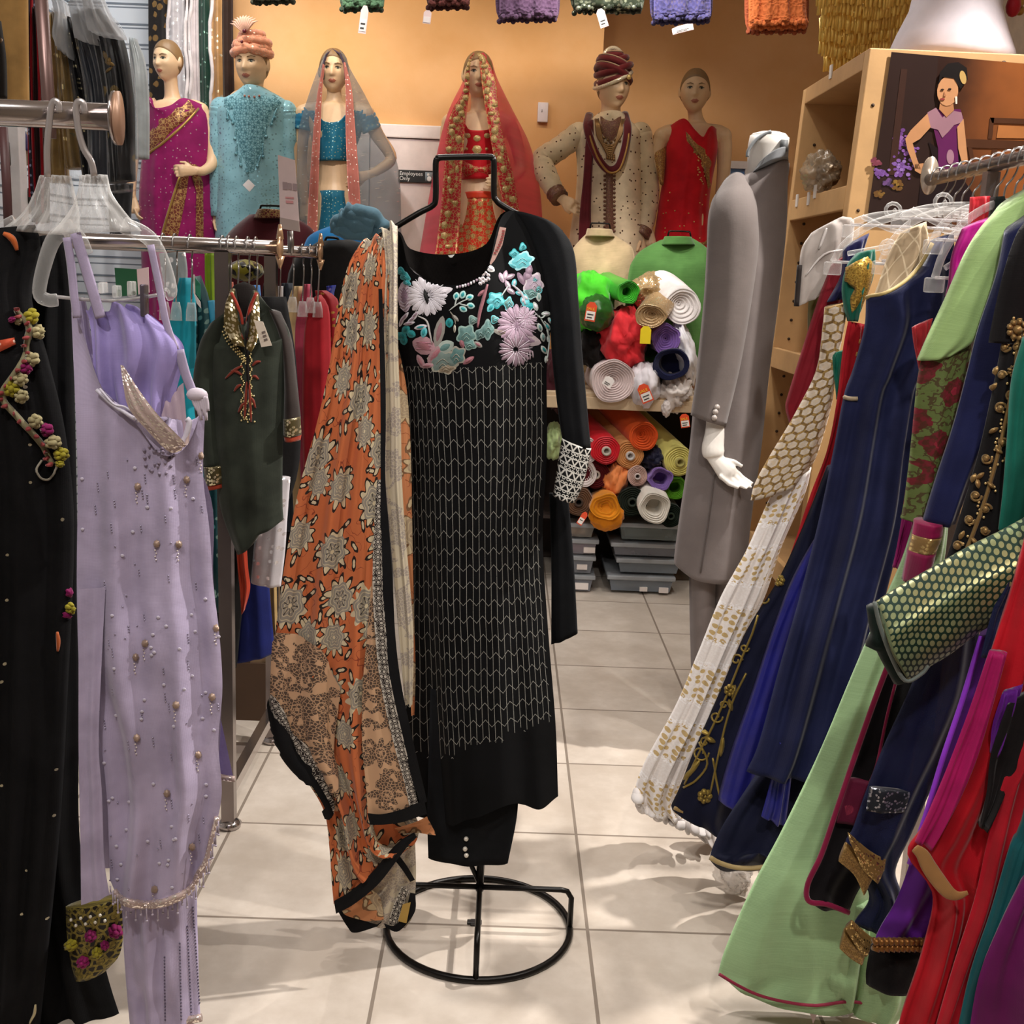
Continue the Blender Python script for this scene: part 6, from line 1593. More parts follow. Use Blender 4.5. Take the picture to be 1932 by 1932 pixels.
# ------------------------------------------------------------------ second rack with the green kurta
f0, f1 = floor_at(437, 1560), floor_at(510, 1400); RX = (f0.x+f1.x)/2; RY0, RY1 = f0.y, f1.y
ZB = at(400, 462, RY0).z
r2k = thing('clothes_rack', 'double chrome rack with two parallel rails behind the lavender outfit', 'clothes rack', (RX-.5, (RY0+RY1)/2, 0))
xe0, xe1 = at(526, 467, RY0).x, at(603, 472, RY1).x
for y, xe in ((RY0, xe0), (RY1, xe1)):
    MB().mat(M_CHR).tube([(-1.75, y, ZB), (xe, y, ZB)], .017, 16).build('rail', r2k)
    mb = MB().mat(plain('c09a78', .25, .6)).tube([(xe, y, ZB), (xe+.006, y, ZB)], .028, 20); mb.tube([(xe+.003, y, ZB+.02), (xe+.003, y, ZB+.055)], [.010, .004], 8).tube([(xe+.003, y, ZB-.02), (xe+.003, y, ZB-.05)], [.012, .003], 8); mb.build('end_cap', r2k)
    for px_ in (RX, -1.7):
        MB().mat(M_CHRD).box((px_-.017, y-.017, .02), (px_+.017, y+.017, ZB-.016)).build('post', r2k, smooth=False)
        MB().mat(M_CHR).rings([(px_, y, 0, .03, .03), (px_, y, .012, .033, .033), (px_, y, .022, .02, .02)], 18).build('foot', r2k)
for px_ in (RX, -1.7): MB().mat(M_CHR).box((px_-.014, RY0+.017, .09), (px_+.014, RY1-.017, .12)).build('strut', r2k, smooth=False)
MB().mat(M_CHR).box((-1.7, (RY0+RY1)/2-.012, .09), (RX, (RY0+RY1)/2+.012, .115)).build('strut', r2k, smooth=False)
wp = tag(MB().mat(plain('8d7458', .7, bump=.3)).box((at(384, 1300, 3.62).x, 3.62, 0), (at(524, 1300, 3.62).x, 3.66, .62)).build('wooden_panel', smooth=False), 'weathered wooden panel standing behind the double rack', 'panel')
mb = MB().mat(plain('4a3524', .8))
for fx_ in (.25, .62, .96):
    x = lerp(at(384, 1300, 3.62).x, at(524, 1300, 3.62).x, fx_); mb.box((x-.012, 3.612, 0), (x+.004, 3.622, .62))
mb.box((at(384, 1300, 3.62).x, 3.608, .0), (at(524, 1300, 3.62).x, 3.622, .2)); mb.build('groove', wp, smooth=False)


def hook(x, y, zt, drop, label, group, D=0, head=True, kind='x', hw=.016):
    """wire hook over a rail at (x,y,zt) with the clear head of its hanger below"""
    t = thing('hanger', label, 'hanger', (x, y, zt-drop-.04), group)
    r = .021
    if kind == 'x': P = [(x, y-r, zt-.01), (x, y-r*.7, zt+r*.75), (x, y, zt+r*1.05), (x, y+r*.8, zt+r*.6), (x, y+r, zt-.012), (x, y+.012, zt-.035), (x+.004, y, zt-.055), (x, y, zt-drop)]
    else: P = [(x-r, y, zt-.01), (x-r*.7, y, zt+r*.75), (x, y, zt+r*1.05), (x+r*.8, y, zt+r*.6), (x+r, y, zt-.012), (x+.012, y, zt-.035), (x, y, zt-.055), (x, y, zt-drop)]
    P = [V(p) for p in P]; MB().mat(plain('a8a4a2', .2, .9)).tube([crs(P, i/28) for i in range(29)], .0022, 6).build('hook', t)
    if head:
        MB().mat(M_CLR).rings([(x, y, zt-drop-.045, hw*1.1, hw*.6), (x, y, zt-drop-.02, hw, hw*.55), (x, y, zt-drop, hw*.7, hw*.45)], 12).build('neck', t)
    return t


GH = 'clear hangers on the double rack'
for i, px in enumerate((308, 330, 359, 420, 433, 447, 468, 483)): hook(at(px, 460, RY0).x, RY0, ZB, .12 if i > 2 else .14, 'clear headed hanger on the front rail of the double rack', GH, hw=.013)
for i, px in enumerate((512, 527, 552, 571, 586, 607)):
    hook(at(min(px, 600), 470, RY1).x, RY1, ZB, .13+.012*(i % 2), 'clear headed hanger on the back rail end of the double rack', GH+' back', hw=.014)
G2 = 'garments on the double rack'


def g2(label, rows, m, D, nm='kurta', cat='kurta', t=.03, fold=(.008, 1.6, 3, -1), **kw):
    return garment(label, cat, [r if len(r) > 4 and not isinstance(r[0], tuple) else r+(D,) for r in rows], m, nm, G2, nu=16, nv=36, t=t, fold=fold, **kw)


g2('bright turquoise kurta edge left of the green one', [(340, 524, 362, 524), (324, 580, 370, 575), (316, 650, 370, 660), (322, 760, 372, 760), (330, 900, 384, 900), (335, 1100, 390, 1100)], fab('0f8a9c', .6), 3.06)
g2('dark teal sequinned kurta right of the turquoise one', [(362, 526, 378, 520), (366, 590, 398, 580), (366, 700, 402, 690), (380, 880, 420, 880), (384, 1150, 430, 1150)], fab('12383c', .5, glit='8ab0a8', gsc=60, gth=.3), 3.12)
g2('grey silvery lace kurta at the left end of the double rack', [(300, 478, 350, 476), (306, 520, 354, 516), (318, 560, 350, 560)], fab('8d9496', .5, glit='ffffff', gsc=60, gth=.2), 3.2)
g2('olive green strip of cloth hanging below the chrome rail', [(386, 478, 406, 478), (387, 560, 408, 560), (390, 690, 408, 690)], fab('6f8a12', .7), 3.16, 'hanging_cloth', 'cloth', t=.01)
g2('teal blue kurta sleeve beside the olive strip', [(384, 570, 404, 566), (384, 620, 410, 610), (386, 690, 408, 690)], fab('0f6a86', .7), 3.14)
g2('orange red embroidered collar behind the green kurta', [(410, 532, 440, 532), (408, 580, 444, 580), (410, 640, 430, 640)], fab('8c3a26', .6, glit='d8c8a0', gsc=60, gth=.3), 3.02)
g2('blue beaded kurta collar right of the green one', [(470, 538, 490, 538), (468, 580, 494, 580), (474, 660, 498, 660)], fab('2c5f96', .6, glit='d8e0e8', gsc=70, gth=.2), 3.05)
bundle('yellow and black net cap behind the rail hooks', 450, 510, 32, 20, fab('7c7418', .6, glit='141008', gsc=40, gth=.5, gr=.5), D=3.62, seed=31, dep=.2, amp=.06, name='net_cap', group=None)
for lab, rows, m, D in (
        ('black kurta with a dark brocade collar on the back rail', [(498, 534, 518, 534), (494, 580, 520, 580), (490, 800, 520, 800), (490, 1000, 530, 1000)], fab('1a1716', .7), 3.72),
        ('white kurta shoulder on the back rail', [(522, 540, 534, 540), (512, 575, 534, 575), (506, 620, 530, 600)], fab('d4d0d4', .7), 3.56),
        ('slate grey kurta with brown collar on the back rail', [(532, 534, 552, 534), (526, 580, 556, 580), (524, 680, 560, 680), (530, 1000, 560, 1000)], fab('2c3440', .7), 3.60),
        ('cream kurta with a brown brocade collar on the back rail', [(554, 540, 572, 540), (542, 572, 572, 570), (538, 620, 570, 620), (546, 780, 576, 780), (552, 930, 590, 930), (560, 1080, 600, 1080)], fab('c8a878', .7), 3.53),
        ('rose pink kurta on the back rail', [(574, 536, 588, 536), (563, 580, 590, 580), (556, 640, 588, 640), (562, 800, 594, 800), (572, 1000, 610, 1000)], fab('a83a50', .7), 3.50),
        ('plain bright red kurta on the back rail', [(594, 560, 606, 556), (580, 590, 620, 580), (572, 650, 624, 640), (570, 800, 626, 800), (576, 1000, 630, 1000)], fab('94101c', .7), 3.47),
        ('red kurta with gold brocade shoulder on the back rail', [(594, 548, 616, 548), (598, 580, 640, 575), (604, 700, 650, 700), (610, 1000, 650, 1000)], fab('8a1820', .6, glit='c89a50', gsc=70, gth=.25), 3.52),
        ('royal blue beaded edge beside the scarf', [(616, 540, 634, 538), (618, 566, 630, 564), (620, 620, 640, 620)], fab('2838a0', .5, glit='90a0f0', gsc=90, gth=.3), 3.56),
        ('black long garment hanging behind the green kurta', [(440, 560, 540, 560), (410, 700, 560, 700), (384, 900, 560, 900), (390, 1100, 470, 1100), (396, 1260, 446, 1260)], fab('0e0c0d', .8, 0.0), 3.2),
        ('dark brown long garment behind the orange scarf edge', [(520, 640, 610, 640), (510, 900, 640, 900), (520, 1180, 620, 1180)], fab('140f0e', .8, 0.0), 3.68)):
    g2(lab, rows, m, D)
g2('white lace tunic hem hanging below the green kurta', [(470, 900, 548, 900), (482, 985, 542, 980), (478, 1040, 538, 1040), (473, 1098, 530, 1106)], fab('bcb6ba', .6, glit='e8e4e8', gsc=40, gth=.6, gr=.2), 3.12, 'tunic', 'tunic')
g2('navy blue skirt hanging low on the double rack', [(436, 1000, 505, 1000), (436, 1090, 508, 1100), (440, 1180, 516, 1200), (443, 1250, 517, 1232)], fab('0e1a5c', .8), 3.24, 'skirt', 'skirt')
g2('tan cloth edge between navy skirt and scarf', [(505, 1000, 520, 1000), (506, 1100, 522, 1100), (514, 1200, 524, 1200)], fab('a88c5c', .7), 3.3, 'hanging_cloth', 'cloth', t=.008)
g2('narrow orange red sash hanging in front of the navy skirt', [(444, 1000, 464, 1000), (448, 1070, 468, 1070), (452, 1110, 472, 1110), (456, 1160, 462, 1150)], fab('a8361e', .6), 3.08, 'sash', 'sash', t=.008)

# green kurta
GK = thing('kurta', 'short dark green kurta with gold beaded neck facing forward on the double rack', 'kurta', at(480, 1040, 2.82))
M_GK = fab('2c3128', .8, .15, var=.2); GD = 2.84
mb = MB().mat(M_GK)
net(mb, [[(436, 585, GD), (448, 570, GD-.02), (458, 640, GD-.05), (468, 640, GD-.05), (480, 572, GD-.02), (508, 586, GD)],
         cols(398, 640, 545, 625, GD, 6), cols(400, 720, 540, 700, GD, 6), cols(404, 850, 534, 840, GD, 6), cols(416, 960, 533, 940, GD, 6), [(448, 1047, GD), (462, 1038, GD), (474, 1030, GD), (490, 1006, GD), (512, 996, GD), (535, 980, GD)]], nu=40, nv=50, t=.045, fold=(.007, 1.8, 5)); mb.build('body', GK); kb = mb.bvh()
mb = MB().mat(M_GK); net(mb, [(396, 612, 446, 580, GD+.01), (376, 650, 420, 650, GD+.01), (364, 720, 412, 720, GD+.01), (370, 800, 422, 800, GD+.01), (384, 880, 433, 876, GD+.01)], nu=20, nv=30, t=.035); mb.build('sleeve', GK)
mb = MB().mat(fab('2c2320', .8)); net(mb, [(505, 582, 530, 590, GD+.01), (528, 640, 550, 640, GD+.01), (536, 720, 560, 720, GD+.01), (535, 792, 568, 790, GD+.01)], nu=20, nv=30, t=.03); mb.build('sleeve', GK)
CF = fab('4a4024', .4, glit='f0e2b8', gsc=150, gth=.5, gr=.5, metal=.2)
for a, b_, c1 in (([(384, 880, 434, 874), (387, 915, 436, 906)], [(387, 914, 436, 905), (388, 924, 437, 914)], 0), ([(534, 790, 567, 786), (535, 822, 569, 820)], [(535, 821, 569, 819), (537, 832, 567, 830)], 1)):
    mb = MB().mat(CF); net(mb, [r+(GD+.005,) for r in a], nu=16, nv=8, t=.038); mb.build('cuff', GK)
    mb = MB().mat(fab('9c3820', .6)); net(mb, [r+(GD+.006,) for r in b_], nu=16, nv=3, t=.036); mb.build('cuff_edge', GK)
mb = MB().mat(fab('140d0b', .9, 0.0)); decal(mb, kb, [(450, 575), (458, 572), (468, 572), (474, 578), (468, 640), (464, 660), (460, 650)], .003); mb.mat(fab('140d0b', .9, 0.0)); decal(mb, kb, leaf(468, 700, 44, 3.5, 1.53), .003)
mb.ball(at(461, 590, GD+.01), (.05, .03, .075)); mb.build('neck_opening', GK)
GOLD = fab('5c4c24', .4, glit='f6e8c0', gsc=130, gth=.5, gr=.5, metal=.3)
mb = MB().mat(GOLD)
net(mb, [(434, 548, 444, 545, GD-.03), (424, 580, 450, 590, GD-.05), (424, 620, 456, 630, GD-.055), (440, 650, 462, 655, GD-.06)], nu=8, nv=14, t=.006)
net(mb, [(478, 548, 488, 552, GD-.03), (470, 590, 490, 600, GD-.05), (466, 640, 486, 640, GD-.055), (464, 658, 474, 665, GD-.06)], nu=8, nv=14, t=.006)
mb.mat(plain('d8c48c', .25, .6))
for k in range(3): 
    mb_ = [(424-k*3, 600+k*10), (432-k, 630+k*8), (448, 655+k*6), (464, 676+k*5)]
    for i in range(14): q = crs([V((a, b_, 0)) for a, b_ in mb_], i/13); beads(mb, kb, [(q.x, q.y)], .003, 6, 4)
for i in range(34): beads(mb, kb, [(458+3*math.sin(i), 672+i*3.6), (473-2*math.sin(i*1.3), 668+i*3.4)], .0026, 6, 4)
for i in range(30): beads(mb, kb, [(468+r2.gauss(0, 5), 745+r2.random()*52)], .0026, 6, 4)
mb.build('gold_beading', GK)
mb = MB().mat(fab('7a2c1c', .6))
for x0, y0, x1, y1 in ((458, 690, 426, 714), (457, 708, 436, 700), (456, 726, 442, 738), (476, 690, 492, 682), (476, 710, 488, 716), (462, 760, 450, 778), (474, 750, 482, 770), (466, 720, 462, 790), (470, 720, 474, 796)): stroke(mb, kb, [(x0, y0), ((x0+x1)/2, (y0+y1)/2-3), (x1, y1)], .004)
mb.build('red_embroidery', GK)
mb = MB().mat(fab('9c3222', .6)); mb.tube(wire([(436, 552), (446, 572), (456, 600), (460, 640)], GD-.055, 4), .004, 6).tube(wire([(484, 552), (472, 580), (466, 610), (465, 640)], GD-.055, 4), .004, 6); mb.build('collar_piping', GK)
o = thing('price_tag', 'cream folded price tag hanging on the green kurta', 'tag', at(497, 655, 2.76))
MB().mat(plain('cfc0ae', .6)).plate([at(x, y, 2.77) for x, y in ((479, 604), (496, 607), (513, 652), (493, 655))], (0, -1, 0), .002).build('card', o, smooth=False)
mb = MB().mat(plain('6a5c54'))
for k in range(3): mb.plate([at(x, y, 2.767) for x, y in ((493+k*2, 626+k*7), (500+k*2, 624+k*7), (501+k*2, 627+k*7), (494+k*2, 629+k*7))], (0, -1, 0), .001)
mb.build('print', o, smooth=False)
o = thing('price_tag', 'white and green price tags hanging on the turquoise kurta', 'tag', at(378, 580, 2.98))
MB().mat(plain('d8d0cc', .6)).plate([at(x, y, 2.98) for x, y in ((364, 518), (367, 518), (368, 555), (378, 570), (379, 582), (371, 572), (365, 552))], (0, -1, 0), .002).build('card', o, smooth=False)
MB().mat(plain('1f7a5c', .6)).plate([at(x, y, 2.99) for x, y in ((368, 524), (378, 536), (378, 566), (368, 552))], (0, -1, 0), .002).build('green_card', o, smooth=False)
# ------------------------------------------------------------------ right: cabinet, poster, suit, rack of dresses
M_BIR = plain('c79c68', .6, bump=.08); M_BIRD = plain('b48a5a', .6, bump=.08)
CX0, CX1, CY0, CY1 = .952, 1.9, 3.3, 4.02
CZ = at(1640, 90, CY0).z
cab = thing('cabinet', 'tall open birch cabinet with a poster on its side behind the dress rack', 'cabinet', (1.4, 3.65, 0))
LEAN = .045


def slab(lo, hi, name, m, par=None, bev=.003):
    mb = MB().mat(m).box(lo, hi, bev=bev)
    for v in mb.v: v.x += (v.z-CZ)*LEAN
    return mb.build(name, par or cab, smooth=False)


slab((CX0, CY0, 0), (CX1, CY0+.045, CZ), 'side_panel', M_BIR)
slab((CX0, CY1-.04, 0), (CX1, CY1, CZ), 'side_panel', M_BIR)
slab((CX0, CY0+.045, CZ-.05), (CX1, CY1-.04, CZ), 'top_board', M_BIRD)
slab((CX1-.03, CY0, 0), (CX1, CY1, CZ-.05), 'back_panel', M_BIRD)
zsh = [at(1545, 372, 3.65).z, at(1475, 668, 3.8).z, .62, .12]
for z in zsh:
    slab((CX0+.01, CY0+.045, z-.02), (CX1-.03, CY1-.04, z), 'shelf', M_BIRD); slab((CX0, CY0+.045, z-.055), (CX0+.018, CY1-.04, z+.012), 'shelf_lip', M_BIR)
mb = MB().mat(plain('3a2818', .9))
for k in range(26):
    for x in (CX0+.05, CX0+.62):
        z = .35+k*.064; mb.tube([(x+(z-CZ)*LEAN, CY1-.043, z), (x+(z-CZ)*LEAN, CY1-.038, z)], .005, 8)
for z in (.5, .9, 1.3, 1.7, 1.98): mb.tube([(CX0+.03+(z-CZ)*LEAN, CY0-.001, z), (CX0+.03+(z-CZ)*LEAN, CY0+.004, z)], .005, 8)
for x in (1.08, 1.32, 1.56): mb.tube([(x, CY0-.001, CZ-.025), (x, CY0+.004, CZ-.025)], .007, 8)
mb.build('peg_holes', cab)
for i, (px, py, D) in enumerate(((1497, 377, 3.9), (1538, 374, 3.75), (1558, 361, 3.68), (1560, 134, 3.68))):
    p = at(px, py, D); x = CX0+(p.z-CZ)*LEAN-.002
    MB().mat(plain('dcd4cc', .6)).box((x-.002, D-.012, p.z-.022), (x+.002, D+.012, p.z+.018)).build('price_label', cab, smooth=False)
o, _ = bundle('crumpled clear plastic bag of trinkets on the upper cabinet shelf', 1566, 318, 30, 34, plain('b8a68c', .2, spec=.8, alpha=.55), D=3.62, seed=41, dep=.22, amp=.3, name='plastic_bag', group=None)
bundle('brown trinkets inside the clear plastic bag on the shelf', 1572, 326, 20, 20, fab('7a5a3c', .5, glit='f0dcc0', gsc=90, gth=.3), D=3.66, seed=42, dep=.12, amp=.3, name='trinkets', group=None)
# poster (flat print)
PO = thing('poster', 'printed poster of a person in a purple dress on the cabinet side', 'poster', (1.45, CY0, at(1800, 420, CY0).z))
pD = CY0-.004


def flat(pts, c, e=0, nm=None, m=None):
    mb = MB().mat(m or plain(c, .35, spec=.45)).plate([at(x, y, pD-e*.0006) for x, y in pts], (0, -1, 0), .0005); return mb.build(nm or 'print_area', PO, smooth=False)


g = G('poster_ground'); o_ = g.coord('Object'); xx, yy_, zz_ = g.xyz(o_); n = g.noise(o_, 5, 4)
M_PG = g.done(g.mix((xx+n*.25).ss(-.2, .15), '2a1712', '96562a'), .3, spec=.5)
flat([(1682, 98), (1990, 125), (1990, 440), (1636, 420)], '', 0, 'sheet', M_PG)
flat([(1682, 98), (1770, 106), (1760, 250), (1735, 400), (1638, 400)], '2a1814', 1)
flat([(1700, 130), (1712, 131), (1690, 330), (1676, 330)], '3a221a', 2)
def ppoly(cx, cy, rx, ry, a=0, n=16): return ell(cx, cy, rx, ry, a, n)
# chair
for p in ([(1868, 222), (1932, 224), (1990, 226), (1990, 236), (1872, 232)], [(1868, 222), (1876, 222), (1872, 262), (1864, 262)], [(1822, 262), (1990, 268), (1990, 284), (1822, 278)], [(1872, 282), (1882, 282), (1880, 310), (1868, 310)], [(1826, 278), (1834, 278), (1838, 300), (1830, 300)]): flat(p, '4a2a18', 2)
flat([(1884, 236), (1990, 242), (1990, 262), (1880, 260)], 'a86a3a', 2)
r7 = random.Random(5); cl_ = {}
for bx, by, br_, cs in ((1703, 262, 18, ('6a4080', '7c4a90', '8c60a0')), (1716, 282, 14, ('6a4080', '80549a')), (1703, 318, 26, ('70488c', '805aa0', '9070b0')), (1660, 328, 15, ('70488c', '805aa0')), (1652, 305, 10, ('7a3a4a', '8c4a5a')), (1694, 352, 12, ('6a4a24', '86662c')), (1662, 366, 9, ('6a4a24', '7c5c2a')), (1676, 345, 10, ('503a60', '6a4a7c'))):
    for _ in range(int(br_*1.6)): cl_.setdefault(r7.choice(cs), []).append((bx+r7.gauss(0, br_*.45), by+r7.gauss(0, br_*.4), r7.uniform(2.2, 4.6)))
mb = MB(); e_ = 3.0
for c, L_ in cl_.items():
    mb.mat(plain(c, .35, spec=.45))
    for x, y, r in L_:
        e_ += .02; mb.plate([at(px, py, pD-e_*.0003) for px, py in ell(x, y, r, r*.85, 0, 9)], (0, -1, 0), .0003)
mb.build('flowers', PO, smooth=False)
SKN = 'c08a60'
flat([(1752, 268), (1800, 300), (1812, 250), (1812, 330), (1860, 400), (1730, 400), (1738, 340), (1760, 300)], '1a0c10', 3, 'dress_skirt')
flat([(1753, 215), (1770, 206), (1812, 206), (1818, 225), (1806, 245), (1808, 300), (1812, 330), (1770, 320), (1770, 280), (1762, 245)], '5c1c50', 4, 'dress')
flat([(1750, 212), (1766, 203), (1778, 222), (1794, 208), (1814, 212), (1818, 230), (1800, 236), (1790, 248), (1778, 260), (1770, 245), (1752, 240)], '98707c', 5, 'lace_yoke')
flat(ppoly(1793, 296, 7, 14), '9c7484', 5)
flat([(1750, 214), (1756, 240), (1736, 262), (1722, 270), (1730, 300), (1738, 320), (1726, 318), (1712, 282), (1708, 262), (1718, 246)], SKN, 6, 'arm')
flat([(1726, 310), (1742, 308), (1754, 322), (1746, 326), (1736, 328), (1726, 322)], SKN, 6, 'hand')
flat([(1806, 240), (1818, 224), (1822, 262), (1826, 304), (1816, 312), (1808, 280)], SKN, 6, 'arm')
flat([(1774, 190), (1798, 190), (1800, 208), (1786, 221), (1772, 206)], 'b07a52', 6, 'neck')
flat(ppoly(1788, 172, 20, 28, .1), SKN, 7, 'face')
flat([(1770, 160), (1778, 145), (1800, 148), (1812, 168), (1818, 160), (1826, 150), (1824, 128), (1808, 117), (1788, 120), (1774, 136)], '120c0c', 8, 'hair')
flat(ppoly(1817, 146, 6, 13, -.2), 'b8965a', 9, 'hair_flower')
for p in (ppoly(1778, 169, 3.4, 1.6), ppoly(1792, 168, 3.4, 1.6)): flat(p, '2a1a14', 9, 'eye')
flat(ppoly(1778, 187, 5, 2), '8a3a36', 9, 'lips'); flat([(1782, 172), (1785, 181), (1780, 182)], 'a87250', 9)
flat([(1802, 182), (1806, 182), (1806, 196), (1803, 196)], 'e0d8c8', 9, 'earring')
# on top: gold tassels, white form
gt = thing('tassel_garland', 'tiered gold tassel garland hanging over the cabinet top', 'garland', at(1620, 125, 3.9))
M_GO = plain('e6c060', .32, .25); r3 = random.Random(9)
for k, (x0, x1, y0, y1) in enumerate(((1544, 1735, -60, 10), (1546, 1730, -16, 30), (1552, 1722, 12, 58), (1548, 1700, 40, 80), (1548, 1680, 66, 104), (1556, 1640, 92, 128), (1566, 1602, 112, 136))):
    mb = MB().mat(M_GO); x = x0
    while x < x1:
        yy = y0+6*math.sin(x*.05+k); a = at(x, yy, 3.84+.02*k+r3.uniform(-.012, .012)); b = at(x+r3.uniform(-5, 1), y1+5*math.sin(x*.05+k)+r3.uniform(-4, 4), 3.82+.02*k+r3.uniform(-.012, .012))
        mb.tube([a, a.lerp(b, .5)+V((0, -.01, 0)), b], .0034, 5, sq=(1.5, .4)); x += 3.6
    mb.tube([at(lerp(x0, x1, i/14), y0+6*math.sin(lerp(x0, x1, i/14)*.05+k), 3.83+.02*k) for i in range(15)], .007, 6)
    mb.build('tassel_tier', gt)
wf = thing('white_form', 'plain white flared form standing on top of the cabinet', 'form', (at(1806, 95, 3.5).x, 3.52, CZ))
b0, b1 = at(1690, 86, 3.5).x, at(1926, 105, 3.5).x; c0 = (b0+b1)/2; w0 = (b1-b0)/2
MB().mat(plain('c6bec6', .7)).rings([(c0, 3.55, CZ+.001, w0, .19), (c0-.004, 3.55, CZ+.04, w0*.97, .185), (c0-.006, 3.55, CZ+.09, w0*.86, .165), (c0-.004, 3.55, CZ+.16, w0*.7, .14), (c0, 3.55, CZ+.24, w0*.66, .13), (c0, 3.55, CZ+.36, w0*.74, .14)], 36).build('skirt_form', wf)
o = tag(MB().mat(fab('a8182a', .5)).ball(at(1912, 12, 3.55), (.022, .022, .03)).mat(fab('b08a4a', .4, metal=.5)).ball(at(1921, 2, 3.56), .02).ball(at(1924, 20, 3.57), .014).build('ornament'), 'small red and gold ornament at the top right corner above the cabinet', 'ornament')

# grey suit on a headless mannequin
SDp = 3.5
su = thing('suit_mannequin', 'headless white mannequin wearing a long grey suit coat and trousers', 'mannequin', (at(1380, 1000, SDp).x, SDp, 0))
M_SU = fab('736a68', .8, .2, var=.04); M_SUL = fab('6e6562', .8, .2, var=.04); M_MW = plain('d8d2cb', .4)
nk = [at(1440, 335, SDp), at(1446, 304, SDp), at(1450, 276, SDp), at(1452, 258, SDp)]
MB().mat(M_MW).tube(nk, [.05, .056, .06, .057], 24, sq=(1, .9)).ball(nk[-1], (.057, .05, .016)).build('neck', su)
P = [at(1448+38*math.cos(a), 272-4*math.cos(a)*2-22*math.sin(a)*.25+(-18)*math.cos(a), SDp-.055*math.sin(a)) for a in [PI*q/16-PI*.05 for q in range(18)]]
MB().mat(plain('84888c', .5)).tube(wire([(1410, 296), (1412, 284), (1424, 266), (1440, 254), (1455, 248)], SDp-.045, 4), .005, 6).build('neck_cap_rim', su)
mb = MB().mat(fab('75777a', .7)); net(mb, [(1428, 312, 1488, 282, SDp-.015), (1416, 330, 1487, 302, SDp-.02)], nu=24, nv=6, t=.075); mb.build('collar', su)
MB().mat(plain('55585a', .6)).box(at(1478, 272, SDp-.06)-V((.008, .004, .02)), at(1478, 272, SDp-.06)+V((.012, .01, .012))).build('collar_clip', su)
mb = MB().mat(M_SU)
net(mb, [cols(1422, 322, 1487, 298, SDp, 5), cols(1385, 340, 1489, 318, SDp, 5), cols(1346, 372, 1486, 350, SDp, 5), cols(1336, 430, 1484, 430, SDp, 5), cols(1328, 560, 1470, 560, SDp, 5), cols(1314, 700, 1452, 700, SDp, 5), cols(1300, 850, 1436, 850, SDp, 5), cols(1284, 960, 1420, 960, SDp, 5), cols(1272, 1050, 1410, 1050, SDp, 5), [(1274, 1066, SDp), (1302, 1080, SDp), (1335, 1084, SDp), (1370, 1086, SDp), (1404, 1088, SDp)]],
    nu=40, nv=70, t=lambda v: .06+.05*min(1, v*4), fold=(.007, 1.3, 4, .9)); mb.build('coat', su); sb = mb.bvh()
mb = MB().mat(fab('5c5452', .8)); stroke(mb, sb, [(1356, 830), (1340, 960), (1322, 1080)], .003, .004, taper=False); mb.build('coat_vent', su)
mb = MB().mat(M_SUL)
net(mb, [(1360, 354, 1412, 345, SDp-.0), (1345, 377, 1426, 371, SDp-.045), (1336, 410, 1430, 405, SDp-.085), (1333, 480, 1432, 470, SDp-.09), (1328, 560, 1421, 560, SDp-.09), (1316, 690, 1399, 690, SDp-.085), (1303, 783, 1370, 804, SDp-.085)], nu=28, nv=50, t=lambda v: .045+.02*min(1, v*5), fold=(.006, 1.2, 9, .3)); mb.build('sleeve', su); sb2 = mb.bvh()
for x, y in ((1352, 768), (1349, 777), (1347, 788)):
    mb = MB().mat(plain('a49a94', .3)); h = hit(sb2, x, y, .002)
    if h: mb.tube([h[0], h[0]+V((0, -.005, 0))], .0085, 12).build('button', su)
hd = MB(); w0_ = at(1350, 795, SDp-.1)
pth = [at(1350, 790, SDp-.1), at(1348, 820, SDp-.105), at(1345, 845, SDp-.11), at(1347, 862, SDp-.115)]
hd.tube([crs(pth, i/12) for i in range(13)], [.029, .028, .028, .029, .030, .031, .032, .033, .034, .034, .034, .032, .028], 16, sq=(1, .7))
hand(hd, pth[-1], at(1380, 902, SDp-.13)-pth[-1], (-.7, -.3, -.4), (.6, -.5, .3), .85, .35)
hh_ = hd.mat(M_MW).build('raw'); md = hh_.modifiers.new('r', 'REMESH'); md.mode = 'VOXEL'; md.voxel_size = .0035; md2 = hh_.modifiers.new('s', 'SMOOTH'); md2.iterations = 3
dg = bpy.context.evaluated_depsgraph_get(); dg.update(); me = bpy.data.meshes.new_from_object(hh_.evaluated_get(dg)); me.transform(Matrix.Translation(hh_.location-su.location)); me.materials.clear(); me.materials.append(M_MW)
me.polygons.foreach_set('use_smooth', [True]*len(me.polygons)); bpy.data.objects.remove(hh_); ho = bpy.data.objects.new('hand', me); C.objects.link(ho); ho.parent = su
zb_ = floor_at(1345, 1340, .05)
for nm, xa, xb in (('trouser_leg', 1300, 1352), ('trouser_leg', 1344, 1400)):
    mb = MB().mat(M_SU); net(mb, [(xa, 1050, xb, 1050, SDp), (xa+1, 1160, xb-2, 1160, SDp), (xa+4, 1270, xb-6, 1270, SDp), (xa+6, 1345, xb-8, 1345, SDp)], nu=16, nv=24, t=.06, fold=(.006, 1, 3)); mb.build(nm, su)
MB().mat(plain('2c2a2a', .3, .6)).rings([(at(1350, 1340, SDp).x, SDp, 0, .17, .17), (at(1350, 1340, SDp).x, SDp, .012, .17, .17), (at(1350, 1340, SDp).x, SDp, .02, .03, .03), (at(1350, 1340, SDp).x, SDp, .12, .02, .02)], 24).build('base', su)

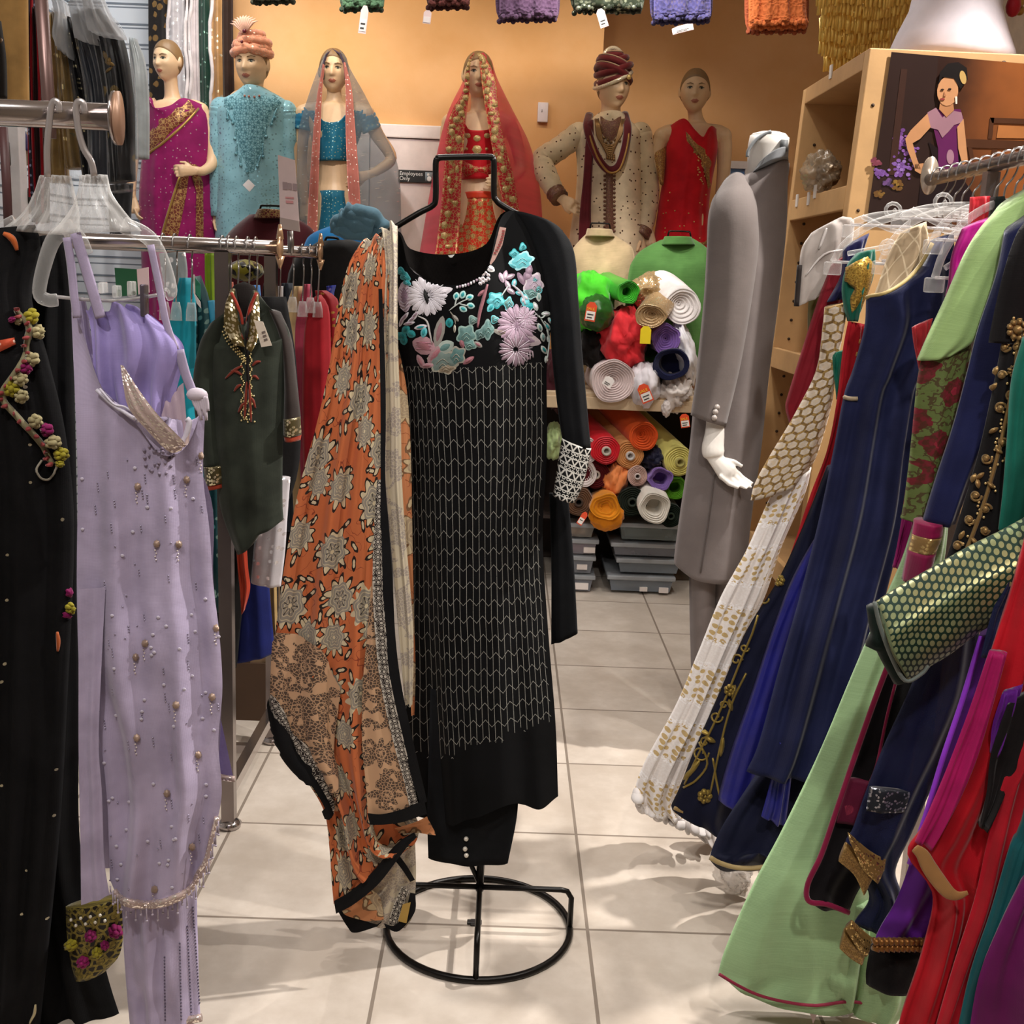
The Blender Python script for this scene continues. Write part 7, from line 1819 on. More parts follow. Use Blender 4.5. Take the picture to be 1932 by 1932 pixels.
# rack rail
BX, BZ = 1.022, 1.755
rr = thing('clothes_rack', 'chrome rail running towards the camera on the right crowded with hangers', 'clothes rack', (BX, 2.0, 0))
MB().mat(M_CHRD).tube([(BX, 2.92, BZ), (BX, .6, BZ)], .0155, 16).build('rail', rr)
c_ = V((BX, 2.925, BZ+.01)); MB().mat(plain('b8a898', .25, .6)).tube([c_, c_+V((0, .008, 0))], .035, 20, sq=(.6, 1.3)).build('end_cap', rr)
for y in (2.55, .9): MB().mat(M_CHRD).box((BX-.014, y-.014, .02), (BX+.014, y+.014, BZ-.014)).box((BX-.22, y-.016, 0), (BX+.22, y+.016, .025)).build('post', rr, smooth=False)
GR = 'wire hooked hangers along the right rail'
for i, y in enumerate((2.86, 2.81, 2.75, 2.70, 2.64, 2.58, 2.52, 2.47, 2.42, 2.38, 2.35, 2.31, 2.27, 2.22, 2.17, 2.12)):
    hook(BX, y, BZ, .10+.012*(i % 3), 'wire hook of a hanger crowded on the right chrome rail', GR, head=False, kind='y')


def clear_hanger(label, y, tip, D2=None, scroll=True):
    """clear moulded hanger hung across the rail: arched arm with scroll notch, clip and bar"""
    t = thing('hanger', label, 'hanger', (BX, y, BZ-.2), 'clear arched hangers on the right rail')
    tp = at(tip[0], tip[1], y); top = V((BX, y, BZ-.085))
    for s_ in (-1, 1):
        e = tp if s_ < 0 else V((2*BX-tp.x, y, tp.z)); w = e-top
        P = [top, top+V((w.x*.35, 0, w.z*.06)), top+V((w.x*.7, 0, w.z*.3)), top+V((w.x*.92, 0, w.z*.68)), e]
        P = [crs(P, i/16) for i in range(17)]
        MB().mat(M_CLR).tube(P, .0085, 10, sq=(1, .6)).build('arm', t)
        web = [top+V((w.x*.1, 0, -.05)), top+V((w.x*.5, 0, w.z*.42-.03)), e+V((-w.x*.12, 0, .02))]
        MB().mat(M_CLR).tube([crs(web, i/10) for i in range(11)], .006, 8).build('rib', t)
        MB().mat(M_CLR).box(e+V((-.02, -.008, -.03)), e+V((.02, .008, 0)), bev=.004).build('clip', t)
        if scroll:
            q = [e+V((-w.x*.45+.022*math.cos(a)*(1-.1*a), -.004, .035+.022*math.sin(a)*(1-.1*a))) for a in [i*.55 for i in range(14)]]
            MB().mat(M_CLR).tube(q, .0045, 8).build('scroll', t)
    MB().mat(plain('cfc8c8', .15, .2, alpha=.7)).tube([tp, V((2*BX-tp.x, y, tp.z))], .0035, 8).build('bar', t)


clear_hanger('clear arched hanger nearest the far end of the right rail', 2.84, (1606, 424))
clear_hanger('clear arched hanger above the green and gold blouse', 2.74, (1572, 494))
clear_hanger('clear arched hanger holding the beige net yoke', 2.63, (1664, 492))
clear_hanger('clear arched hanger above the navy dress', 2.55, (1700, 412))
clear_hanger('clear arched hanger in front of the red strap', 2.47, (1762, 452))
clear_hanger('clear arched hanger over the fuchsia top', 2.40, (1764, 524))

RGp = 'dresses on the right rack'


def pix(p):
    c = ROT.transposed() @ (V(p)-CAM); return 966-F*c.x/c.z, 966+F*c.y/c.z


def rg(label, rows, m, D=None, nm='dress', cat='dress', nu=24, nv=50, t=.03, fold=(.014, 2, 3, .4), par=None, up=None, **kw):
    rows = [r if (len(r) > 4 or isinstance(r[0], tuple)) else r+(D,) for r in rows]
    if up:                                   # carry the garment on up to its hanger on the rail
        n_ = len(rows[0]) if isinstance(rows[0][0], tuple) else 2
        add = []
        for z, w in ((1.66, .03), (1.60, .12), (1.40, .15)):
            P = [pix((BX-w+2*w*i/(n_-1), up, z)) for i in range(n_)]
            add.append([(a, b, up) for a, b in P])
        rows = add+[r if isinstance(r[0], tuple) else [(r[0], r[1], r[4]), (r[2], r[3], r[4])] for r in rows]
    mb = MB().mat(m); net(mb, rows, nu=nu, nv=nv, t=t, fold=fold, **kw); o = mb.build(nm, par)
    if par is None: tag(o, label, cat, RGp)
    return o, mb.bvh()


NV, NVD, RB = fab('11173c', .75, .15, wr=.3), fab('0a0e28', .8, .1), fab('1a1c78', .4, .1, spec=.5)
# white organza cover
o, b = rg('sheer white organza cover with a dark edge on the farthest hanger', [(1530, 440, 1590, 408), (1512, 470, 1612, 420), (1507, 520, 1596, 500), (1504, 578, 1552, 555)], fab('b4aaa4', .6, .2, alpha=.72), 2.9, 'organza_cover', 'cover', t=.02, nv=24)
MB().mat(fab('2a2220', .7)).tube(wire([(1509, 500), (1506, 540), (1503, 578)], 2.895, 4), .007, 6).build('edge_binding', o)
mb = MB().mat(fab('d0c8c4', .6)); stroke(mb, b, [(1545, 470), (1556, 440), (1560, 430)], .004); stroke(mb, b, [(1520, 520), (1555, 480), (1600, 470)], .003); mb.build('seams', o)
rg('olive satin top behind the organza cover', [(1526, 560, 1600, 500), (1524, 590, 1560, 560), (1524, 625, 1548, 600)], fab('6b6434', .5), 2.96, 'top', 'top', nv=16)
rg('dark crimson dress with a pointed sleeve behind the brocade dress', [(1568, 500, 1602, 480), (1545, 560, 1600, 540), (1516, 650, 1580, 640), (1488, 740, 1545, 740), (1482, 770, 1520, 780), (1492, 806, 1500, 812)], fab('7c0f20', .75), 2.86, t=.025)
rg('navy collar with violet trim under the far hanger', [(1590, 470, 1640, 440), (1586, 520, 1620, 500), (1560, 570, 1600, 560)], fab('1a1a4a', .7), 2.83, 'top', 'top', nv=16)
# white and gold dress
g = G('hexagon_brocade'); uv = g.coord('UV'); x_, y_, _ = g.xyz(uv); n = g.noise(uv, 120, 2); P_ = .025
y_ = y_+(g.noise(uv, 20, 1)-.5)*.006; row = (y_/(P_*.87)).floor(); u_ = (x_/P_+row.mod(2)*.5).frac()-.5; w_ = (y_/(P_*.87)).frac()-.5
d = g.m('MAXIMUM', u_.abs(), u_.abs()*.5+w_.abs()*.82)
c = g.mix(d > .40, g.mix(n.ss(.3, .7), 'bfae9a', 'd6c9bb'), g.mix(n.ss(.4, .6), '7c603a', 'ac8c52')); c = g.mix((d < .22)*(n > .5)*.6, c, 'c8b08c'); g.bump((d < .4), .8, .006); M_HEX = g.done(c, .55, (d > .4)*.4, .1)
g = G('gold_heart_lace'); uv = g.coord('UV'); x_, y_, _ = g.xyz(uv); bandf = (y_/.165).frac()
v1 = g.voro(uv, 58, .5); d = X(g, v1.outputs[0]); n = g.noise(uv, 200, 2)
inb = (bandf > .18)*(bandf < .80); fr = ((bandf-.18).abs() < .05); fr2 = ((bandf-.80).abs() < .05)
lace_ = g.m('MAXIMUM', fr, fr2)*(n > .5)
c = g.mix((d < .33)*inb, g.mix(n.ss(.4, .6)*.35, 'e2dad6', 'f2eeec'), g.mix(n, 'b8985c', 'd0b888')); c = g.mix(lace_, c, 'f2eeee'); g.bump(n*.5+lace_, .3, .003); M_LHG = g.done(c, .7, (d < .3)*inb*.2, .2)
WD = thing('dress', 'white lace dress with gold hearts and a hexagon brocade bodice on the right rack', 'dress', at(1330, 1590, 2.76))
WD['group'] = RGp
rg('', [(1556, 580, 1600, 570), (1552, 620, 1592, 620), (1540, 700, 1578, 690), (1500, 780, 1570, 760), (1452, 860, 1545, 850), (1424, 912, 1530, 880), (1416, 944, 1512, 905)], M_HEX, 2.78, 'brocade_bodice', par=WD, t=.04, fold=(.008, 1.5, 6, .4))
_, b = rg('', [(1478, 900, 1530, 880), (1448, 950, 1518, 930), (1408, 1040, 1474, 1030), (1360, 1126, 1442, 1126), (1318, 1229, 1391, 1229), (1274, 1333, 1347, 1333), (1217, 1436, 1305, 1440), (1198, 1490, 1284, 1510), (1204, 1516, 1300, 1548)], M_LHG, 2.80, 'lace_skirt', par=WD, nu=36, nv=80, t=.05, fold=(.022, 3.2, 8, .5))
mb = MB().mat(fab('e0dad8', .7, .2))
for k in range(15):
    q = crs([V(p) for p in ((1202, 1500, 0), (1206, 1516, 0), (1225, 1530, 0), (1260, 1545, 0), (1300, 1562, 0), (1335, 1572, 0))], k/14); p = at(q.x, q.y, 2.78-.02*math.sin(k*1.3)); mb.ball(p, (.013+.005*math.sin(k*2.1), .03, .012+.005*math.cos(k*1.7)), 10, 6)
mb.build('ruffle_hem', WD)
rg('', [(1290, 1540, 1345, 1560), (1300, 1560, 1350, 1580), (1320, 1580, 1352, 1592)], fab('cfc9c8', .6), 2.84, 'underskirt', par=WD, nv=10)
# red panel
o, b = rg('straight red panel with gold stitches beside the white brocade', [(1600, 606, 1634, 612), (1590, 660, 1628, 680), (1578, 760, 1606, 780), (1560, 850, 1580, 870), (1530, 930, 1555, 960), (1500, 1020, 1520, 1040), (1480, 1080, 1490, 1090)], fab('a80f1e', .75), 2.72, 'dupatta', 'dupatta', t=.012)
mb = MB().mat(fab('c89a50', .4, metal=.4))
for k in range(12): stroke(mb, b, [(1622-k*4.2, 640+k*24), (1620-k*4.2, 648+k*24)], .002)
mb.build('gold_stitches', o)
rg('emerald green cloth glimpsed between brocade and red panel', [(1575, 665, 1596, 660), (1570, 680, 1592, 700), (1578, 750, 1584, 760)], fab('0c6450', .6), 2.74, 'hanging_cloth', 'cloth', nv=12, t=.01)
o, b = rg('green blouse with a heavily gilded collar under the clear hangers', [(1616, 478, 1650, 470), (1598, 500, 1652, 492), (1588, 540, 1646, 530), (1592, 580, 1630, 570), (1600, 606, 1616, 606)], fab('0e5a48', .6), 2.73, 'blouse', 'blouse', nv=24)
mb = MB().mat(gold_net('gilded_collar', '7c5a1c', 'e0b858', 170, .2, .7, .3)); decal(mb, b, [(1610, 482), (1646, 470), (1650, 500), (1640, 545), (1626, 580), (1608, 590), (1604, 570), (1612, 545), (1594, 530), (1596, 505)], .005, .006, 4); mb.build('gold_collar', o)
# navy long dress with beige net yoke, royal blue underskirt, gold embroidered layer
o, b = rg('navy gown layer with gold scroll embroidery along its hem', [(1560, 880, 1600, 880), (1520, 980, 1570, 980), (1470, 1090, 1540, 1100), (1408, 1190, 1510, 1200), (1360, 1300, 1470, 1300), (1312, 1410, 1430, 1420), (1280, 1490, 1400, 1500), (1266, 1522, 1390, 1560), (1276, 1534, 1400, 1590)], NVD, 2.66, 'gown', 'gown', t=.03)
M_GE = fab('8f7838', .4, metal=.5)
mb = MB().mat(M_GE)
for cx_, cy_, r_, sg_ in ((1442, 1130, 10, 1), (1450, 1110, 8, -1), (1390, 1245, 11, -1), (1405, 1222, 8, 1), (1352, 1352, 12, 1), (1366, 1330, 8, -1), (1330, 1400, 10, -1), (1322, 1420, 16, 1), (1350, 1300, 10, 1)):
    stroke(mb, b, [(cx_+r_*(1-i*.06)*math.cos(sg_*i*.55), cy_+r_*(1-i*.06)*math.sin(sg_*i*.55)) for i in range(13)], .0026, taper=False)
for pts in ([(1530, 900), (1500, 960), (1470, 1040), (1448, 1100), (1425, 1180), (1400, 1240), (1372, 1310), (1345, 1370), (1315, 1430), (1292, 1480)], [(1408, 1270), (1380, 1330), (1356, 1420), (1340, 1500)], [(1345, 1430), (1352, 1470), (1360, 1510)], [(1320, 1400), (1335, 1440), (1315, 1470), (1290, 1486)]): stroke(mb, b, pts, .003, taper=False)
for x, y, a, L in ((1452, 1090, 1.2, 12), (1462, 1075, .6, 12), (1384, 1305, 1.8, 14), (1378, 1330, 1.3, 12), (1362, 1408, 1.7, 20), (1310, 1448, 2.2, 20), (1300, 1460, 2.3, 16), (1328, 1380, .6, 14), (1340, 1395, .5, 12), (1532, 905, 1.3, 9), (1520, 930, 1.9, 9), (1476, 1030, 1.2, 8)): decal(mb, b, leaf(x, y, L, 5, a), .004, .004)
for x, y, r_ in ((1378, 1302, 12), (1330, 1502, 15), (1470, 1095, 12)):
    for q in range(7): decal(mb, b, ell(x+r_*.6*math.cos(q*.9), y+r_*.6*math.sin(q*.9), r_*.4, r_*.4), .005, .003)
    beads(mb, b, [(x, y)], .006)
mb.build('gold_embroidery', o)
MB().mat(fab('9c8050', .5)).tube(wire([(1272, 1524), (1290, 1532), (1320, 1540), (1345, 1556), (1370, 1572)], 2.645, 4), .005, 6).build('hem_piping', o)
rg('shiny royal blue satin underskirt beside the gold embroidered gown', [(1570, 960, 1620, 960), (1500, 1080, 1580, 1080), (1460, 1180, 1530, 1180), (1420, 1300, 1510, 1300), (1378, 1420, 1480, 1420), (1356, 1500, 1470, 1500), (1358, 1512, 1468, 1556)], RB, 2.60, 'underskirt', 'skirt', t=.03)
ND = thing('dress', 'long navy blue dress with a beige lattice net yoke on the right rack', 'dress', at(1480, 1640, 2.5)); ND['group'] = RGp
g = G('lattice_net'); uv = g.coord('UV'); x_, y_, _ = g.xyz(uv); l1 = (((x_*1.0+y_*.6+(y_*30).sin()*.004)*26).frac()-.5).abs(); l2 = (((x_*-1.0+y_*.6+(y_*26).sin()*.004)*26).frac()-.5).abs()
M_NET = g.done(g.mix(g.m('MINIMUM', l1, l2) < .045, 'ad9779', 'd0bd9e'), .7)
rg('', [(1698, 440, 1748, 418), (1676, 480, 1752, 476), (1655, 540, 1730, 530), (1640, 580, 1700, 560), (1632, 608, 1664, 580)], M_NET, 2.60, 'net_yoke', par=ND, nv=24, t=.02)
o, b = rg('', [[(1634, 562, 2.57), (1660, 556, 2.565), (1700, 538, 2.56), (1740, 505, 2.555), (1766, 455, 2.55), (1800, 440, 2.55)], cols(1630, 620, 1800, 590, 2.56, 6), cols(1608, 700, 1760, 690, 2.56, 6), cols(1592, 745, 1740, 740, 2.56, 6), cols(1572, 850, 1722, 850, 2.55, 6), cols(1545, 980, 1706, 980, 2.53, 6), cols(1510, 1120, 1672, 1120, 2.50, 6), cols(1470, 1260, 1640, 1260, 2.46, 6), cols(1432, 1400, 1600, 1400, 2.43, 6), cols(1408, 1455, 1580, 1465, 2.42, 6)], NV, 0, 'navy_body', par=ND, nu=44, nv=90, t=.06, fold=(.03, 2.6, 4, .3))
mb = MB().mat(fab('b09a64', .5)); stroke(mb, b, [(1636, 562), (1670, 556), (1708, 534), (1740, 500), (1762, 460)], .005, .006, taper=False); mb.build('neck_piping', ND)
mb = MB().mat(fab('b09c80', .5)); stroke(mb, b, [(1591, 748), (1604, 752), (1618, 752)], .005, taper=False); mb.build('waist_loop', ND)
rg('', [cols(1440, 1440, 1580, 1440, 2.52, 4), cols(1400, 1500, 1560, 1500, 2.50, 4), cols(1362, 1560, 1530, 1560, 2.48, 4), cols(1342, 1606, 1500, 1610, 2.47, 4), [(1340, 1622, 2.46), (1372, 1634, 2.45), (1420, 1636, 2.45), (1480, 1630, 2.46)]], NVD, 0, 'lower_layer', par=ND, nu=30, nv=24, t=.05, fold=(.025, 2, 6, -1))
MB().mat(fab('b0986c', .5)).tube(wire([(1340, 1618), (1358, 1628), (1390, 1637), (1430, 1637), (1470, 1630)], 2.405, 4), .006, 6).build('hem_piping', ND)
rg('royal blue strip of cloth under the navy dress hem', [(1470, 1400, 1500, 1400), (1452, 1480, 1492, 1480), (1436, 1540, 1482, 1560)], RB, 2.40, 'underskirt', 'skirt', t=.01)
# straps, fuchsia top
rg('coral red towelling strap folded over the rail hangers', [(1830, 372, 1869, 370), (1828, 400, 1866, 400), (1824, 450, 1860, 440)], fab('d0303a', .9, .5), 2.42, 'strap', 'strap', nv=12, t=.012)
rg('black green collar right of the coral strap', [(1870, 372, 1892, 372), (1866, 420, 1896, 400), (1850, 470, 1880, 450)], fab('101c18', .8), 2.41, 'top', 'top', nv=12)
rg('bright fuchsia top seen through a clear hanger', [(1815, 432, 1872, 408), (1796, 480, 1850, 470), (1790, 530, 1830, 520), (1786, 560, 1806, 556)], fab('b80f86', .6), 2.37, 'top', 'top', nv=18)
rg('red cloth corner beside the pale green sleeve', [(1720, 618, 1760, 600), (1724, 650, 1752, 640), (1734, 700, 1744, 700)], fab('9c2028', .7), 2.38, 'hanging_cloth', 'cloth', nv=12, t=.01)
rg('narrow fuchsia strip between navy dress and pale green dress', [(1704, 960, 1728, 960), (1694, 1020, 1716, 1020), (1684, 1070, 1692, 1070)], fab('9c0f6c', .6), 2.36, 'hanging_cloth', 'cloth', nv=12, t=.01)
# pale green dress
GDR = thing('dress', 'pale green silk dress with a floral sleeve reaching the floor in the right rack', 'dress', at(1500, 1890, 2.12)); GDR['group'] = RGp
M_LG = fab('90b080', .45, .2, spec=.5, streak=.2, var=.05, wr=.45)
rg('', [(1880, 400, 1960, 345), (1850, 430, 1950, 420), (1820, 480, 1900, 480), (1785, 560, 1860, 580), (1752, 630, 1838, 640), (1732, 680, 1790, 668)], fab('94b272', .6, .2, streak=.18, var=.05, wr=.4), 2.28, 'shoulder', par=GDR, nv=40, t=.05, fold=(.008, 1.4, 3, .4))
g = G('floral_mesh'); uv = g.coord('UV'); n = g.noise(uv, 9, 2); v1 = g.voro(uv, 13, .9); d = X(g, v1.outputs[0])+(g.noise(uv, 50, 2)-.5)*.35; br_ = g.noise(uv, 34, 3)
c = g.mix(((br_-.5).abs() < .03)*.9, '5c6a38', '463620'); c = g.mix((d < .34)*(n > .42), c, g.mix(g.noise(uv, 90, 2).ss(.4, .6), '6c1c26', '4c2418')); c = g.mix((d < .08)*(n > .42), c, '8c2434'); g.bump(br_, .6, .005); M_FM = g.done(c, .7)
_, b = rg('', [(1740, 672, 1832, 640), (1730, 720, 1830, 700), (1722, 800, 1822, 790), (1714, 880, 1800, 890), (1704, 960, 1770, 950), (1700, 978, 1748, 980)], M_FM, 2.28, 'floral_sleeve', par=GDR, nv=40, t=.04, fold=(.008, 1.3, 5, .3))
mb = MB().mat(fab('b8864a', .4, metal=.3))
for q in range(5): decal(mb, KB if False else b, leaf(1790, 612, 12, 4, q*1.25), .006)
mb.build('gold_flower', GDR)
_, b = rg('', [cols(1728, 975, 1790, 970, 2.30, 4), cols(1700, 1060, 1780, 1060, 2.28, 4), cols(1660, 1150, 1760, 1150, 2.26, 4), cols(1600, 1290, 1730, 1290, 2.23, 4), cols(1545, 1420, 1710, 1420, 2.20, 4), cols(1478, 1560, 1690, 1560, 2.17, 4), cols(1420, 1670, 1680, 1670, 2.14, 4), cols(1372, 1780, 1680, 1780, 2.12, 4), cols(1356, 1832, 1690, 1840, 2.115, 4), [(1358, 1838, 2.115), (1430, 1878, 2.105), (1540, 1898, 2.10), (1690, 1908, 2.10)]], M_LG, 0, 'skirt', par=GDR, nu=60, nv=90, t=.045, fold=(.02, 1.9, 11, .6))
MB().mat(fab('8c2840', .6)).tube(wire([(1357, 1838), (1390, 1858), (1430, 1877), (1480, 1890), (1540, 1897), (1610, 1890), (1690, 1908)], 2.055, 4), .0035, 6).build('hem_piping', GDR)
rg('', [(1600, 1700, 1640, 1700, 2.10), (1560, 1800, 1640, 1800, 2.09), (1554, 1880, 1622, 1896, 2.08)], M_LG, 0, 'skirt_fold', par=GDR, nu=16, nv=24, t=.03)
rg('', [(1625, 1790, 1720, 1790, 2.08), (1612, 1880, 1725, 1880, 2.07), (1610, 1915, 1690, 1932, 2.06)], M_LG, 0, 'skirt_fold', par=GDR, nu=16, nv=20, t=.03)
# navy sheer sleeve with magenta cuff
NS = thing('dress', 'navy dress sleeve with a magenta and gold cuff in front of the green dress', 'dress', at(1750, 1100, 2.2)); NS['group'] = RGp
rg('', [(1896, 440, 1980, 380), (1880, 520, 1960, 500), (1846, 620, 1940, 620), (1826, 700, 1915, 700), (1800, 800, 1880, 800), (1768, 900, 1830, 910), (1742, 985, 1800, 985)], fab('141a46', .6, .2), 2.2, 'sleeve', par=NS, nv=50, t=.045, fold=(.01, 1.4, 7, .4))
for y0, y1, xa, xb, xc, xd, m in ((984, 1010, 1726, 1778, 1722, 1776, fab('8c0f48', .6)), (1008, 1040, 1722, 1776, 1714, 1764, fab('86683c', .5, glit='d8b878', gsc=180, gth=.4, gr=.5)), (1038, 1096, 1714, 1764, 1704, 1748, fab('7c0c40', .7, .4))):
    rg('', [(xa, y0, xb, y0), (xc, y1, xd, y1-4)], m, 2.19, 'cuff', par=NS, nv=8, t=.045, fold=(.003, 1.5, 2, -1))
rg('thin violet edge of a sheer top between navy sleeves', [(1866, 620, 1876, 610), (1846, 700, 1856, 700), (1826, 800, 1834, 800), (1806, 870, 1812, 870)], fab('6c1060', .6), 2.24, 'hanging_cloth', 'cloth', t=.008, nv=20)
# black with gold
BG_ = thing('dress', 'black dress panel covered in gold beaded flowers at the right edge', 'dress', at(1830, 1090, 2.1)); BG_['group'] = RGp
_, b = rg('', [(1905, 560, 1990, 540), (1888, 660, 1980, 660), (1868, 760, 1960, 760), (1845, 860, 1940, 860), (1815, 960, 1920, 960), (1790, 1040, 1900, 1040), (1764, 1110, 1880, 1110)], fab('0c0a0c', .85, .1), 2.1, 'panel', par=BG_, nv=60, t=.04, up=2.1)
mb = MB().mat(fab('967a4c', .4, metal=.5))
stroke(mb, b, [(1924, 600), (1918, 680), (1905, 760), (1890, 830), (1872, 900), (1850, 970), (1822, 1040), (1800, 1080)], .004, taper=False)
for cx_, cy_, r_, sg_ in ((1898, 655, 9, 1), (1892, 708, 8, -1), (1908, 745, 12, 1), (1888, 770, 11, -1), (1908, 790, 12, 1), (1892, 835, 9, -1), (1862, 865, 10, 1), (1842, 935, 11, 1), (1860, 960, 10, -1), (1830, 980, 10, 1), (1858, 1000, 9, 1), (1808, 1030, 9, -1), (1918, 655, 8, -1)):
    stroke(mb, b, [(cx_+r_*(1-i*.06)*math.cos(sg_*i*.6), cy_+r_*(1-i*.06)*math.sin(sg_*i*.6)) for i in range(12)], .0028, taper=False); beads(mb, b, [(cx_, cy_)], .006)
for x, y, a in ((1880, 700, 1.9), (1876, 730, 2.2), (1900, 870, .9), (1884, 850, .6), (1850, 898, 2.4), (1838, 902, 2.0), (1846, 912, 1.5), (1832, 880, 2.5), (1875, 812, 2.6), (1815, 1010, 2.1), (1838, 1020, .8), (1806, 1062, 1.2), (1870, 915, .7)): decal(mb, b, leaf(x, y, 10, 4.5, a), .004, .003)
for x, y, r_ in ((1920, 622, 22), (1912, 700, 12)):
    for q in range(9): decal(mb, b, ell(x+r_*.7*math.cos(q*.7), y+r_*.7*math.sin(q*.7), r_*.3, r_*.3, 0, 8), .005, .003)
    decal(mb, b, ell(x, y, r_*.45, r_*.45), .006, .004)
mb.mat(plain('e0c488', .2, .6))
for k in range(60): 
    q = crs([V(p) for p in ((1922, 600, 0), (1908, 760, 0), (1874, 900, 0), (1826, 1040, 0))], k/59); beads(mb, b, [(q.x+rnd.uniform(-14, 12), q.y)], .0028, 6, 4)
mb.build('gold_embroidery', BG_)
rg('teal green sleeve at the right edge beside the black and gold panel', [(1930, 640, 1990, 620), (1908, 720, 1985, 720), (1900, 830, 1980, 830), (1892, 930, 1970, 930), (1884, 1000, 1960, 1000)], fab('0c6a5a', .6, .2), 2.04, 'sleeve', 'sleeve', t=.035)
# magenta piped black velvet panel
VP = thing('dress', 'black velvet tunic edged in magenta piping in front of the green skirt', 'dress', at(1600, 1720, 2.02)); VP['group'] = RGp
rg('', [(1688, 1225, 1760, 1240), (1650, 1330, 1740, 1330), (1612, 1440, 1720, 1440), (1580, 1540, 1700, 1540), (1552, 1620, 1660, 1620), (1526, 1670, 1620, 1680), (1526, 1704, 1602, 1720)], fab('0c080c', .95, .3), 2.03, 'panel', par=VP, nv=50, t=.012, fold=(.008, 1.3, 5, .4))
mb = MB().mat(fab('86103e', .7, .4)); mb.tube(wire([(1686, 1228), (1650, 1322), (1612, 1430), (1578, 1530), (1550, 1612), (1524, 1668), (1526, 1700), (1560, 1706), (1602, 1722)], 2.012, 5), .0055, 8).tube(wire([(1700, 1250), (1674, 1350), (1655, 1440), (1640, 1480)], 2.005, 4), .003, 6); mb.build('piping', VP)
rg('', [(1602, 1468, 1730, 1478), (1590, 1510, 1715, 1515), (1578, 1552, 1690, 1552)], fab('5c0c2e', .7, glit='a03a5a', gsc=40, gth=.3), 2.02, 'magenta_band', par=VP, nv=12, t=.014, fold=(.003, 1.5, 2, -1))
# navy sheer with gold borders
NG = thing('dress', 'sheer navy flared dress with wide gold ribbon borders low in the right rack', 'dress', at(1660, 1850, 1.95)); NG['group'] = RGp
M_NS = fab('12183c', .6, .15, alpha=.9)
rg('', [(1760, 1180, 1850, 1120), (1720, 1290, 1840, 1290), (1670, 1400, 1800, 1400), (1638, 1480, 1760, 1480), (1610, 1560, 1720, 1570), (1596, 1600, 1690, 1640), (1640, 1690, 1700, 1690), (1612, 1740, 1690, 1760)], M_NS, 1.97, 'sheer_panel', par=NG, nv=60, t=.03, fold=(.014, 1.8, 9, .4))
M_GB = fab('8c6c3c', .4, .1, metal=.3, glit='e0c080', gsc=260, gth=.4, gr=.5)
M_GR = gold_net('gold_ribbon', '7c5c30', 'b89458', 240, .12)
rg('', [(1600, 1570, 1604, 1590), (1640, 1604, 1628, 1640), (1672, 1622, 1656, 1668)], M_GB, 1.935, 'gold_border', par=NG, nu=10, nv=16, t=.006, fold=(.003, 1.5, 2, -1))
rg('', [(1596, 1588, 1582, 1625), (1625, 1615, 1612, 1652), (1650, 1640, 1630, 1690)], M_GR, 1.945, 'gold_border', par=NG, nu=10, nv=16, t=.006, fold=(.003, 1.5, 2, -1))
rg('', [(1608, 1736, 1594, 1752), (1632, 1758, 1618, 1790), (1650, 1772, 1634, 1806)], M_GB, 1.935, 'gold_border', par=NG, nu=10, nv=14, t=.006, fold=(.003, 1.5, 2, -1))
rg('', [(1594, 1750, 1584, 1790), (1616, 1772, 1604, 1808), (1636, 1778, 1626, 1822)], M_GR, 1.945, 'gold_border', par=NG, nu=10, nv=14, t=.006, fold=(.003, 1.5, 2, -1))
rg('', [(1640, 1484, 1722, 1494), (1634, 1530, 1708, 1532)], fab('20242c', .5, glit='a8a8b0', gsc=220, gth=.35, gr=.5), 1.935, 'silver_band', par=NG, nv=8, t=.008, fold=(.003, 1.5, 2, -1))
# dotted brocade sleeve
g = G('dotted_brocade'); uv = g.coord('UV'); x_, y_, _ = g.xyz(uv); P_ = .0125
row = (y_/(P_*.87)).floor(); u_ = (x_/P_+row.mod(2)*.5).frac()-.5; w_ = (y_/(P_*.87)).frac()-.5; d = g.m('SQRT', u_*u_+w_*w_*.76)
ms = d < .36; n = g.noise(uv, 5, 2); g.bump(ms*1.0, .5, .002); M_DB = g.done(g.mix(ms, '0c2e20', g.mix(n.ss(.35, .65), 'a59c6c', '86a078')), .6-ms*.25, ms*.4, .1)
DS = thing('blouse', 'dark green blouse sleeve in gold dotted brocade sticking out of the right rack', 'blouse', at(1720, 1280, 1.88)); DS['group'] = RGp
rg('', [[(1960, 960, 1.88), (1975, 1060, 1.86), (1985, 1170, 1.88)], [(1900, 995, 1.88), (1905, 1080, 1.86), (1915, 1165, 1.88)], [(1830, 1030, 1.88), (1830, 1110, 1.86), (1850, 1190, 1.88)], [(1760, 1070, 1.88), (1760, 1150, 1.86), (1790, 1235, 1.88)], [(1700, 1105, 1.88), (1706, 1180, 1.86), (1740, 1265, 1.88)], [(1654, 1135, 1.88), (1668, 1205, 1.86), (1712, 1285, 1.88)]], M_DB, 0, 'sleeve', par=DS, nu=36, nv=44, t=.05, fold=(.006, 1.4, 5, -1))
MB().mat(fab('6c7470', .6)).tube(wire([(1650, 1136), (1660, 1180), (1682, 1240), (1708, 1284), (1738, 1272), (1752, 1256)], 1.84, 5), .0035, 6).build('cuff_edge', DS)
MB().mat(fab('081c16', .8)).tube(wire([(1656, 1142), (1668, 1205), (1706, 1280)], 1.885, 5), [.02]*5+[.034]*1+[.02]*5, 10).build('sleeve_lining', DS)
